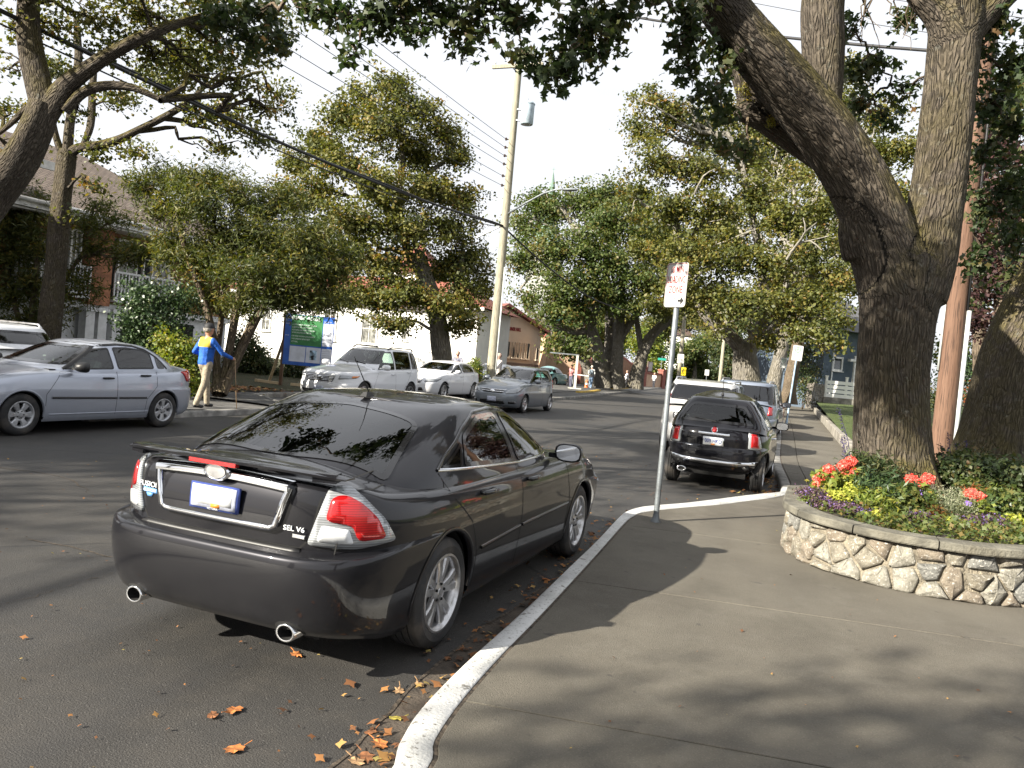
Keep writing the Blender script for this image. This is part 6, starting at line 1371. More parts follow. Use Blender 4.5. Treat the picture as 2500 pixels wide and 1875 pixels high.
    for k, (u, v, d, a, b_, lm, w_) in enumerate(((2075, 800, 32, 26, 60, L_glossy, 'tall ivy green shrub right of the brown pole'), (2120, 850, 27, 34, 34, L_rust, 'rust red small maple beyond the lawn'), (2040, 850, 34, 40, 44, L_dark, 'dark hedge block behind the brown pole'), (2170, 830, 34, 50, 50, L_oak2, 'green shrub at the right edge beyond the lawn'), (1985, 850, 40, 30, 44, L_dark, 'dark hedge block right of the big oak trunk'), (2215, 880, 30, 40, 40, L_dark, 'dark shrub at the very right edge'))):
        bush('shrub', w_, A(u, v, d), None, lm, .13, 2.2, .2, 24, blobs=[pxblob(u+dx*a, v+dy*b_, d+rng.uniform(-.4, .4), a*.6, b_*.55) for dx, dy in ((-.4, .3), (.4, .2), (0, -.4), (0, .5))])
    tree('background_tree', 'distant pale green tree beyond the lawn', [[(2150, 880, 60, .3), (2150, 750, 60, .2)]], [pxblob(2050+45*i, 780+rng.uniform(-20, 20), 60, 44, 50) for i in range(5)], L_oak2, B_grey, .3, 1.4, .5, 22)
    # clipped bright bush by the pole
    c = A(1027, 800, 33.2); bush('bush', 'bright yellow green rounded bush at the foot of the utility pole', (c[0], c[1], 1.0), None, L_bright, .07, 6, .09, 24, blobs=[((c[0], c[1], .75), (.42, .42, .65)), ((c[0], c[1], 1.25), (.30, .30, .35))])
    # trees that stand out of frame up the street behind the photographer, throwing the dappled shade
    for k, (x, y, h, r, dn, lab) in enumerate(((-18.5, -8.5, 8.8, 4.6, .8, 'street oak behind the photographer on the left kerb'), (-13.2, 1.5, 8.6, 4.0, .2, 'street oak outside the frame beside the silver blue sedan'), (-8.5, -17, 10.5, 4.6, .45, 'tall street oak well behind the photographer'), (-6.3, -8.6, 8.2, 2.9, .34, 'small street tree behind the photographer on the road edge'), (4.8, -5.5, 8.5, 4.2, .6, 'pavement oak just behind the photographer'))):
        bl = []
        for j in range(13):
            d_ = rng.normal(size=3); d_ /= np.linalg.norm(d_); bl.append((np.array([x, y, h])+d_*np.array([r, r, r*.55])*rng.uniform(.45, .95), (r*.34, r*.34, r*.22)))
        tree('oak_tree', lab, [[(None, (x, y, 0), .5), (None, (x+.2, y, 2), .38), (None, (x, y+.2, 4.4), .33), (None, (x+.3, y, h), .15)], [(None, (x, y, 3.6), .25), (None, (x+1.4, y+.8, 5.6), .18), (None, (x+2.8, y+1, h-.8), .1)], [(None, (x, y, 4), .22), (None, (x-1.2, y-1, 6), .15), (None, (x-2, y-2, h-.4), .1)]], bl, L_oak, B_near, .17, dn*3.4, .34, 20, 'quad', n=14, twigs=6)
# ---------------------------------------------------------------- buildings
def sidingmat(name, col, pitch=.12, dark=.45, rough=.7, axis='Z', var=.15):
    m, nt, b = nodes_of(name); v = objco(nt)
    w = nt.nodes.new('ShaderNodeTexWave'); w.wave_type = 'BANDS'; w.bands_direction = axis; w.wave_profile = 'SAW'; w.inputs['Scale'].default_value = 1/pitch/ (2*PI)*PI*.5*2/PI*PI/1.0; nt.links.new(v, w.inputs['Vector'])
    r = nt.nodes.new('ShaderNodeMapRange'); r.inputs['From Min'].default_value = .0; r.inputs['From Max'].default_value = .15; nt.links.new(w.outputs['Fac'], r.inputs['Value'])
    c = mixc(nt, noise(nt, v, 1.5, 5), tuple(x*(1-var) for x in col), tuple(x*(1+var) for x in col)); c = mixc(nt, r.outputs[0], tuple(x*dark for x in col), c)
    nt.links.new(c, b.inputs['Base Color']); b.inputs['Roughness'].default_value = rough; bump(nt, b, w.outputs['Fac'], .6, .02); return m
M_brick = sidingmat('brown_shingle_wall', (.26, .115, .062), .14, .55); M_blueside = sidingmat('blue_siding', (.085, .115, .155), .12, .6)
def roofmat(name, a, b_):
    m, nt, b = nodes_of(name); v = objco(nt); br = nt.nodes.new('ShaderNodeTexBrick'); br.inputs['Scale'].default_value = 1.0
    br.inputs['Brick Width'].default_value = .30; br.inputs['Row Height'].default_value = .14; br.inputs['Mortar Size'].default_value = .018
    br.inputs['Color1'].default_value = (*a, 1); br.inputs['Color2'].default_value = (*b_, 1); br.inputs['Mortar'].default_value = (*[x*.35 for x in a], 1); nt.links.new(v, br.inputs['Vector'])
    nt.links.new(mixc(nt, noise(nt, v, 2, 5), br.outputs['Color'], tuple(x*.8 for x in b_), 'MIX') if False else br.outputs['Color'], b.inputs['Base Color']); b.inputs['Roughness'].default_value = .9; bump(nt, b, br.outputs['Fac'], -.5, .02); return m
M_roofb = roofmat('brown_roof_shingles', (.19, .145, .115), (.25, .195, .155)); M_roofr = simple('red_roof_tiles', (.27, .085, .055), .75, var=.25, vs=3, bs=.8, bd=.03, bscale=12)
M_roofred2 = simple('dark_red_roof', (.20, .075, .06), .75, var=.2)
M_wwhite = simple('white_stucco', (.80, .79, .75), .85, var=.03, vs=1.5, bs=.3); M_wgrey = simple('white_paint', (.68, .69, .70), .6, var=.06)
M_tan = simple('tan_stucco', (.52, .43, .335), .85, var=.06, vs=.6, bs=.3); M_peach = simple('peach_stucco', (.55, .38, .26), .85, var=.08, vs=1); M_brown = simple('dark_brown_trim', (.09, .06, .05), .7)
M_cap = simple('red_wall_cap', (.27, .09, .065), .75, var=.2); M_winglass = simple('house_glass', (.05, .06, .065), .08, coat=.8, var=.4, vs=.8); M_curtain = simple('curtain_glass', (.20, .20, .18), .2, coat=.6, var=.4, vs=3)
M_tealtrim = simple('teal_trim', (.20, .45, .46), .6); M_fascia = simple('fascia_white', (.75, .74, .72), .6); M_metal = simple('galvanised_steel', (.19, .21, .225), .5, metal=.45, var=.2, vs=4, bs=.2, dirt=(.15, .155, .16), ds=6)
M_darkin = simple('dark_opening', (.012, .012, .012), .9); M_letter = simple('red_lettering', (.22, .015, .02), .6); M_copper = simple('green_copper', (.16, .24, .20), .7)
class Frame:      # local wall frame: origin, direction along the wall, outward normal
    def __init__(s, p, q):
        s.p = np.array(p[:2]); d = np.array(q[:2])-s.p; s.L = np.linalg.norm(d); s.d = d/s.L; s.rz = math.atan2(s.d[1], s.d[0])
    def loc(s): return (s.p[0], s.p[1], 0)
def window(parent, x, z, w, h, y=0., cols=2, rows=2, glass=None, fr=.07, mt=None, sill=True):
    """window on a wall whose outside faces -y in local space"""
    f = MB(); mt = mt or M_fascia
    for a, b_, c, d in ((x-w/2, z, fr, h), (x+w/2-fr, z, fr, h)): f.box((a+c/2, y-.03, b_+d/2), (c, .10, d))
    f.box((x, y-.03, z+fr/2), (w-2*fr, .10, fr)); f.box((x, y-.03, z+h-fr/2), (w-2*fr, .10, fr))
    wo = f.build('window', mt, parent)
    g = MB(); g.box((x, y-.005, z+h/2), (w-2*fr, .02, h-2*fr)); g.build('pane', glass or M_winglass, wo)
    for i in range(1, cols): b = MB(); b.box((x-w/2+fr+(w-2*fr)*i/cols, y-.03, z+h/2), (.035, .05, h-2*fr-.004)); b.build('glazing_bar', mt, wo)
    for i in range(1, rows):
        b = MB(); b.box((x, y-.034, z+fr+(h-2*fr)*i/rows), (w-2*fr-.004, .045, .035)); b.build('glazing_bar', mt, wo)
    if sill: b = MB(); b.box((x, y-.08, z-.035), (w+.12, .2, .06)); b.build('sill', mt, wo)
    return wo
def buildings():
    # brown shingled house at the left: local frame, outside faces -y, wall runs along +x (up the street)
    X = -23.5
    t = thing('house', 'brown shingled house with hipped roof and white balconies behind the left trees', 'house', (X, 4, 0), PI/2)
    L = 22.5
    w = MB(); w.box((L/2, 4, 3.75), (L, 8, 3.0)); w.build('wall', M_brick, t)
    w = MB(); w.box((L/2, 4.05, 1.1), (L-.06, 8, 2.26)); w.build('ground_floor_wall', M_wgrey, t)
    w = MB(); w.box((L/2, -.06, 2.25), (L+.1, .16, .22)); w.build('band', M_wgrey, t)
    ez, rz_ = 5.18, 8.1
    def hip(x0, x1, y0, y1, z0, z1, ins):
        r = MB(); ym = (y0+y1)/2
        r.add([(x0, y0, z0), (x1, y0, z0), (x1, y1, z0), (x0, y1, z0), (x0+ins, ym, z1), (x1-ins, ym, z1)], [(0, 1, 5, 4), (1, 2, 5), (2, 3, 4, 5), (3, 0, 4)]); return r
    r = hip(8., L+.7, -1.1, 9.1, ez, rz_, 5.0).build('roof', M_roofb, t)
    for (c, d) in (((L/2+4, -1.12, ez-.12), (L-7.4, .06, .24)), ((L+.72, 4, ez-.12), (.06, 10.2, .24))): f = MB(); f.box(c, d); f.build('fascia', M_fascia, r)
    g = MB(); g.tube([(8, -1.2, ez-.03), (L+.7, -1.2, ez-.03)], .07, 8); g.build('gutter', M_fascia, r, smooth=True)
    s = MB(); s.box((L/2+4, 4, ez-.28), (L-7.5, 10.1, .06)); s.build('soffit', M_fascia, r)
    r = hip(-4, 12.5, -2.2, 9.5, 6.2, 9.6, 5.4).build('roof', M_roofb, t); f = MB(); f.box((4.2, -2.2, 6.08), (16.6, .08, .24)); f.build('fascia', M_fascia, r)
    w = MB(); w.box((4, 3.8, 5.55), (15.6, 10.2, 1.2)); w.build('wall', M_brick, t)
    xs = []
    def px2x(u): d = ray(u, 640); y = X/d[0]*d[1]; return y-4
    for (u0, u1, lab) in ((128, 172, 0), (226, 300, 1), (303, 368, 2), (10, 70, 0)):
        a, b_ = px2x(u0), px2x(u1); 
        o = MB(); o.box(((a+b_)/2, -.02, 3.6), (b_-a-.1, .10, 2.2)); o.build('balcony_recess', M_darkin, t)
        wn = window(t, (a+b_)/2, 2.95, min(1.7, (b_-a)*.6), 1.75, -.08, 2, 1, M_curtain)
        rl = MB(); rl.box(((a+b_)/2, -.25, 2.50), (b_-a, .45, .08)); ro = rl.build('balcony', M_wgrey, t)
        for z in (3.50, 2.60): rl = MB(); rl.box(((a+b_)/2, -.42, z), (b_-a, .08, .07)); rl.build('rail', M_wgrey, ro)
        k = max(3, int((b_-a)/.14))
        for i in range(k+1):
            bb = MB(); bb.box((a+(b_-a)*i/k, -.42, 3.04), (.055, .04, .85)); bb.build('baluster', M_wgrey, ro)
        if lab == 2:
            for p, q in (((a+.1, 2.62), (b_-.1, 3.46)), ((a+.1, 3.46), (b_-.1, 2.62))): bb = MB(); bb.beam((p[0], -.47, p[1]), (q[0], -.47, q[1]), .06, .06); bb.build('cross_brace', M_wgrey, ro)
    a, b_ = px2x(172), px2x(224)
    w = MB(); w.box(((a+b_)/2, -.15, 3.75), (b_-a-.1, .42, 2.94)); w.build('pier', simple('orange_shingle', (.36, .16, .085), .8, var=.2, vs=4, bs=.5), t)
    for (u0, u1) in ((242, 330), (345, 420), (60, 130)):
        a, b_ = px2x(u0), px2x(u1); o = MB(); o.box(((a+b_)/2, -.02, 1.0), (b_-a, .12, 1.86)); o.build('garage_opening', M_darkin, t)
    for u in (178, 205, 236): a = px2x(u); w = MB(); w.box((a, -.28, 1.1), (.34, .34, 2.2)); w.box((a, -.28, 2.12), (.46, .46, .12)); w.build('column', M_wgrey, t)
    for x, z in ((L-4, 2.9), (L-8, 2.9), (L-12, 2.9)): window(t, x, z, 1.3, 1.3, 0, 2, 1, M_curtain)
    # white parish building
    fr = Frame(A(470, 800, 63), A(1022, 820, 57)); t = thing('church_building', 'long white building with red tiled roof behind the parked white cars', 'building', fr.loc(), fr.rz)
    L = fr.L; w = MB(); w.box((L/2, 4, 2.6), (L, 8, 5.2)); w.build('wall', M_wwhite, t)
    r = hip(-.6, L+.6, -.7, 8.7, 5.2, 7.3, 3.5).build('roof', M_roofr, t); f = MB(); f.box((L/2, -.72, 5.1), (L+1.2, .08, .22)); f.build('fascia', M_fascia, r)
    def lx(u, fr=fr):
        d = ray(u, 760)[:2]; # intersect the ray with the wall line
        n = np.array([-fr.d[1], fr.d[0]]); k = (fr.p@n)/(d@n); return float((d*k-fr.p)@fr.d)
    for u0, u1 in ((694, 722), (776, 812)): window(t, (lx(u0)+lx(u1))/2, 1.9, abs(lx(u1)-lx(u0)), 2.3, 0, 2, 2, M_curtain, .09)
    for u0, u1 in ((864, 878),): window(t, (lx(u0)+lx(u1))/2, 2.4, abs(lx(u1)-lx(u0)), 1.8, 0, 1, 2, M_curtain, .09)
    for u0, u1 in ((560, 580), (615, 640)): window(t, (lx(u0)+lx(u1))/2, 2.2, abs(lx(u1)-lx(u0)), 1.8, 0, 2, 2, M_curtain, .09)
    a = lx(905); st = MB()
    for i in range(7): st.box((a+i*.30, -.6, .12+i*.0+(6-i)*.085), (.30, 1.1, .18+(6-i)*.17))
    so_ = st.build('stair', M_wgrey, t)
    for yy in (-1.1,):
        h = MB(); h.beam((a-.1, yy, 2.5), (a+2.1, yy, 1.2), .04, .04); h.beam((a-.1, yy, 2.0), (a+2.1, yy, .7), .04, .04); h.build('handrail', M_metal, so_)
        for i in range(5): h = MB(); h.beam((a-.1+i*.55, yy, 2.5-i*.325), (a-.1+i*.55, yy, 1.2-i*.29), .04, .04); h.build('baluster', M_metal, so_)
    w = MB(); w.box((a-1.0, -.55, .65), (1.7, 1.2, 1.3)); w.build('landing', M_wgrey, t)
    # red tiled tower roof glimpsed through the oak
    c = A(905, 600, 64); t = thing('church_tower', 'small red roofed gable showing through the centre left oak', 'tower', (c[0], c[1], 0), fr.rz)
    w = MB(); w.box((0, 0, 4), (3.2, 3.2, 8)); w.build('wall', M_wwhite, t); r = MB(); r.add([(-2, -2, 8), (2, -2, 8), (2, 2, 8), (-2, 2, 8), (0, 0, 10.4)], [(0, 1, 4), (1, 2, 4), (2, 3, 4), (3, 0, 4), (3, 2, 1, 0)]); r.build('roof', M_roofr, t)
    # tan hall
    fr = Frame(A(1010, 820, 72), A(1180, 830, 76)); t = thing('hall', 'tan hall with narrow slit windows and dark red lettering under its gable', 'building', fr.loc(), fr.rz)
    L = fr.L; ev, ap = 4.2, 6.5; b = MB()
    prof = [(0, 0), (L, 0), (L, ev), (L*.40, ap), (0, ev+.3)]
    b.add([(x, 0, z) for x, z in prof]+[(x, 12, z) for x, z in prof], [tuple(range(5)), tuple(range(9, 4, -1)), (0, 5, 6, 1), (1, 6, 7, 2), (3, 8, 9, 4), (2, 7, 8, 3), (4, 9, 5, 0)]); b.build('wall', M_tan, t)
    r = MB(); 
    for (x0, z0), (x1, z1) in (((L*.40, ap), (L+.5, ev-.25)), ((L*.40, ap), (-.5, ev+.05))):
        r.add([(x0, -.5, z0+.10), (x1, -.5, z1+.10), (x1, 12.4, z1+.10), (x0, 12.4, z0+.10), (x0, -.5, z0+.38), (x1, -.5, z1+.38), (x1, 12.4, z1+.38), (x0, 12.4, z0+.38)], [(0, 1, 5, 4), (1, 2, 6, 5), (2, 3, 7, 6), (4, 5, 6, 7), (3, 2, 1, 0), (3, 0, 4, 7)])
    r.build('roof', M_roofred2, t)
    lx2 = lambda u: lx(u, fr)
    for u in (1033, 1086, 1097, 1109, 1119, 1130, 1140, 1161):
        a = lx2(u); z0, z1 = (1.95, 3.35) if u < 1155 else (1.95, 3.0)
        if u == 1033: z0, z1 = 2.0, 3.35
        o = MB(); o.box((a, -.005, (z0+z1)/2), (.24, .06, z1-z0)); wo = o.build('window', M_winglass, t)
        for sx in (-.15, .15): q = MB(); q.box((a+sx, -.02, (z0+z1)/2), (.05, .12, z1-z0)); q.build('reveal', M_tan, wo)
        q = MB(); q.box((a, -.07, z0-.08), (.42, .2, .14)); q.build('sill', M_tan, wo)
    o = MB(); o.box((L*.58, -.30, 1.28), (L*.80, .75, .34)); o.build('canopy', M_brown, t)
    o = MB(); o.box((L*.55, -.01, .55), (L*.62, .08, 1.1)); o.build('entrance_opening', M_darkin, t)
    text_obj('lettering', 'GARDINER HALL', .46, M_letter, t, ((lx2(1085)+lx2(1121))/2, -.03, 4.55), (PI/2, 0, 0), .50, .02, bold=.012)
    # peach building right of the hall
    fr = Frame(A(1174, 830, 71), A(1246, 832, 71.5)); t = thing('peach_building', 'low peach building with sloping red roof edge right of the tan hall', 'building', fr.loc(), fr.rz); L = fr.L
    b = MB(); prof = [(0, 0), (L, 0), (L, 2.5), (0, 4.0)]; b.add([(x, 0, z) for x, z in prof]+[(x, 3, z) for x, z in prof], [(0, 1, 2, 3), (7, 6, 5, 4), (0, 4, 5, 1), (1, 5, 6, 2), (2, 6, 7, 3), (3, 7, 4, 0)]); b.build('wall', M_peach, t)
    b = MB(); b.beam((-.3, -.12, 4.15), (L+.4, -.12, 2.5), .35, .30); b.build('roof_edge', M_cap, t); b = MB(); b.box((L-.05, -.15, 1.3), (.5, .35, 2.6)); b.build('pilaster', M_cap, t)
    b = MB(); b.add([(-.3, 0, 4.2), (L+.4, 0, 2.6), (L+.4, 3, 2.6), (-.3, 3, 4.2)], [(0, 1, 2, 3)]); b.build('roof', M_cap, t)
    # arcade wall with arched red roof
    fr = Frame(A(1240, 836, 74), A(1402, 838, 92)); t = thing('arcade_wall', 'long brown wall with rounded red cap behind the clump of trunks', 'wall', fr.loc(), fr.rz); L = fr.L
    b = MB(); n = 24; up = [(L*i/n, 2.1+.5*math.sin(PI*i/n*1.0)+.25*math.cos(i*.9)) for i in range(n+1)]
    prof = [(0, 0), (L, 0)]+up[::-1]; b.add([(x, 0, z) for x, z in prof]+[(x, .5, z) for x, z in prof], [tuple(range(len(prof))), tuple(range(2*len(prof)-1, len(prof)-1, -1))]); b.build('wall', simple('brown_render', (.26, .15, .09), .85, var=.15), t)
    b = MB(); b.tube([(x, .25, z+.08) for x, z in up], .26, 8); b.build('cap', M_cap, t, smooth=True)
    fr = Frame(A(1384, 838, 86), A(1428, 838, 90)); t = thing('garden_wall', 'peach garden wall with red cap and red piers at the street corner', 'wall', fr.loc(), fr.rz); L = fr.L
    b = MB(); b.box((L/2, 0, .75), (L, .3, 1.5)); b.build('wall', M_peach, t); b = MB(); b.box((L/2, 0, 1.58), (L, .42, .2)); b.build('cap', M_cap, t)
    for x, h in ((.1, 2.1), (L-.15, 2.0)): b = MB(); b.box((x, -.05, h/2), (.8, .6, h)); b.box((x, -.05, h+.08), (.95, .75, .16)); b.build('pier', M_cap, t)
    c = A(1403, 800, 90); t = thing('notice_board', 'grey notice board standing above the garden wall', 'notice board', (c[0], c[1], 0), fr.rz)
    b = MB(); b.box((0, 0, 2.35), (1.15, .12, 1.2)); b.build('frame', M_brown, t); b = MB(); b.box((0, -.07, 2.35), (.95, .03, 1.0)); b.build('panel', simple('grey_panel', (.4, .42, .42), .5), t)
    for x in (-.5, .5): b = MB(); b.box((x, 0, .9), (.1, .1, 1.8)); b.build('post', M_brown, t)
    # white house with teal gable far behind
    fr = Frame(A(1188, 830, 96), A(1312, 830, 104)); t = thing('white_house', 'white house with teal gable trim far behind the clump of trunks', 'house', fr.loc(), fr.rz); L = fr.L
    b = MB(); b.box((L/2, 4, 3.6), (L, 8, 7.2)); b.build('wall', M_wwhite, t)
    b = MB()
    b.add([(-.6, -.6, 7.0), (L+.6, -.6, 7.0), (L/2, -.6, 10.2), (-.6, 8.6, 7.0), (L+.6, 8.6, 7.0), (L/2, 8.6, 10.2)], [(0, 2, 5, 3), (1, 4, 5, 2), (0, 1, 2), (3, 5, 4)]); ro = b.build('roof', simple('grey_roof', (.2, .2, .21), .8), t)
    for q in ((-.6, L/2), (L+.6, L/2)): b = MB(); b.beam((q[0], -.7, 6.95), (q[1], -.7, 10.2), .12, .4); b.build('barge_board', M_tealtrim, ro)
    for i in range(4): window(t, L*(.14+.24*i), 3.9, 1.0, 1.9, 0, 2, 3, M_curtain, .09)
    for i in range(3): window(t, L*(.2+.3*i), 1.0, 1.0, 1.6, 0, 2, 2, M_curtain, .09)
    c = A(1452, 760, 130); t = thing('distant_house', 'pale gabled house far down the street behind the far utility pole', 'house', (c[0], c[1], 0), math.radians(10))
    b = MB(); b.box((0, 0, 4), (6, 6, 8)); b.build('wall', M_wwhite, t); b = MB(); b.add([(-3.5, -3.3, 8), (3.5, -3.3, 8), (3.5, 3.3, 8), (-3.5, 3.3, 8), (0, -3.3, 10.3), (0, 3.3, 10.3)], [(0, 4, 5, 3), (1, 2, 5, 4), (0, 1, 4), (2, 3, 5)]); b.build('roof', M_brown, t)
    for x in (-1.2, 1.2): window(t, x, 4.6, 1.0, 1.6, -3.0, 1, 2, M_winglass, .1)
    # spire
    c = A(1165, 700, 170); t = thing('church_spire', 'slim green church spire just above the trees right of the utility pole', 'spire', (c[0], c[1], 0))
    b = MB(); b.box((0, 0, 13), (6, 6, 26)); b.build('tower', simple('spire_stone', (.3, .3, .28), .8), t); b = MB(); b.lathe([(3.6, 26), (3.0, 26.6), (.12, 42.2), (0, 42.3)], n=8); b.build('spire', M_copper, t)
    b = MB(); b.beam((0, 0, 42), (0, 0, 43.4), .08, .08); b.beam((-.4, 0, 43), (.4, 0, 43), .08, .08); b.build('cross', M_copper, t)
    # blue grey house on the right
    D = 58; fr = Frame(A(1771, 850, D), A(1900, 860, D+2)); t = thing('blue_house', 'blue grey house with white window behind the white board fence', 'house', fr.loc(), fr.rz); L = fr.L
    b = MB(); b.box((L/2, 4, 3.0), (L, 8, 6.0)); b.build('wall', M_blueside, t)
    px = lambda u: lx(u, fr); zz = lambda v, u=1810: 1.74+(841-v)/(FOC/KP/D)
    window(t, (px(1780+20)+px(1780+47))/2-.1, zz(812-0*1)+.35, .95, 1.05, 0, 1, 1, M_winglass, .13)
    for u in (1779.5,): b = MB(); b.box((px(u)+.9, -.04, 2.6), (.10, .08, 5.2)); b.build('corner_board', M_wgrey, t)
    b = MB(); b.box((px(1836), -.6, 2.5), (.14, .14, 3.6)); b.build('porch_post', M_fascia, t); b = MB(); b.box((px(1842), -.6, 3.95), (1.6, .3, .18)); b.build('porch_beam', M_fascia, t)
    b = MB(); b.add([(-.6, -1.0, 6), (L+2, -1.0, 6), (L+2, 9, 6), (-.6, 9, 6), (L/2, 4, 9.5)], [(0, 1, 4), (1, 2, 4), (2, 3, 4), (3, 0, 4), (3, 2, 1, 0)]); b.build('roof', simple('slate_roof', (.1, .1, .11), .8), t)
    D = 54; fr = Frame(A(1783, 850, D), A(1870, 858, D)); t = thing('board_fence', 'white horizontal board fence on a concrete base beyond the lawn', 'fence', fr.loc(), fr.rz); L = fr.L
    z0 = 1.74-(862-844.)/(FOC/KP/D); b = MB(); b.box((L/2, 0, z0/2-.02), (L+.3, .3, z0)); b.build('base', MATS['wall_concrete'], t)
    for i in range(4): b = MB(); b.box((L/2, -.05, z0+.10+i*.30), (L, .04, .235)); b.build('board', M_wgrey if False else M_wwhite, t)
    for x in (0, L*.5, L): b = MB(); b.box((x, .03, z0+.68), (.14, .14, 1.4)); b.box((x, .03, z0+1.41), (.19, .19, .06)); b.build('post', M_wwhite, t)
    fr = Frame(A(1742, 850, 54), A(1779, 855, 54)); t = thing('board_fence', 'weathered grey upright board fence left of the white fence', 'fence', fr.loc(), fr.rz); L = fr.L; gw = simple('weathered_boards', (.22, .195, .165), .9, var=.3, vs=8)
    for i in range(9): b = MB(); hh = 1.75+.08*rng.random()-.06*abs(i-4)/4; b.box((L*(i+.5)/9, 0, hh/2+.25), (L/9-.02, .03, hh)); b.build('board', gw, t)
    for z in (.6, 1.7): b = MB(); b.box((L/2, .05, z), (L, .05, .1)); b.build('rail', gw, t)
# ---------------------------------------------------------------- poles, signs, board, people, planter
def woodmat(name, a, b_, sc=1.):
    m, nt, b = nodes_of(name); v = objco(nt); n1 = noise(nt, v, 6, 5, .6, .3, .7, stretch=(5*sc, 5*sc, .25)); n2 = noise(nt, v, 25, 3, .5, .55, .62, stretch=(3, 3, .12))
    c = mixc(nt, n1, a, b_); c = mixc(nt, mul(nt, n2, .8), c, tuple(x*.35 for x in a)); c = mixc(nt, noise(nt, v, .9, 4, .6, .5, .7, 0, .5), c, tuple(x*.75 for x in a))
    nt.links.new(c, b.inputs['Base Color']); b.inputs['Roughness'].default_value = .85; bump(nt, b, n1, .4, .008); return m
M_pole = woodmat('weathered_pole', (.24, .22, .16), (.34, .315, .24)); M_polebr = woodmat('brown_pole', (.105, .055, .035), (.16, .092, .06)); M_lumber = woodmat('new_lumber', (.60, .45, .27), (.72, .58, .38))
M_cable = simple('cable_black', (.018, .018, .02), .6); M_sign = simple('sign_white', (.48, .48, .47), .35, var=.05, metal=.0, dirt=(.45, .45, .43), ds=4); M_signred = simple('sign_red', (.36, .03, .03), .45); M_black = simple('sign_black', (.015, .015, .015), .5)
M_signgreen = simple('sign_green', (.03, .20, .09), .45); M_yellow = simple('sign_yellow', (.85, .66, .02), .45); M_steel = M_metal; M_whiteplast = simple('white_pipe', (.50, .53, .53), .5, dirt=(.4, .4, .38))
M_bblue = simple('board_blue', (.02, .10, .42), .35); M_bgreen = simple('board_green', (.035, .17, .055), .4); M_bpale = simple('board_pale', (.55, .58, .66), .4, var=.08, vs=3); M_bpost = simple('board_post', (.10, .055, .03), .8)
def rrect(w, h, r=.04, n=5):
    out = []
    for cx_, cy_, a0 in ((w/2-r, h/2-r, 0), (-w/2+r, h/2-r, PI/2), (-w/2+r, -h/2+r, PI), (w/2-r, -h/2+r, 3*PI/2)):
        for i in range(n+1): a = a0+PI/2*i/n; out.append((cx_+r*math.cos(a), cy_+r*math.sin(a)))
    return out
def plate(parent, w, h, z, mt, r=.035, y=-.03, name='sign_plate', th=.004):
    b = MB(); b.panel(rrect(w, h, r), (0, y, z), (1, 0, 0), (0, 0, 1), th); return b.build(name, mt, parent)
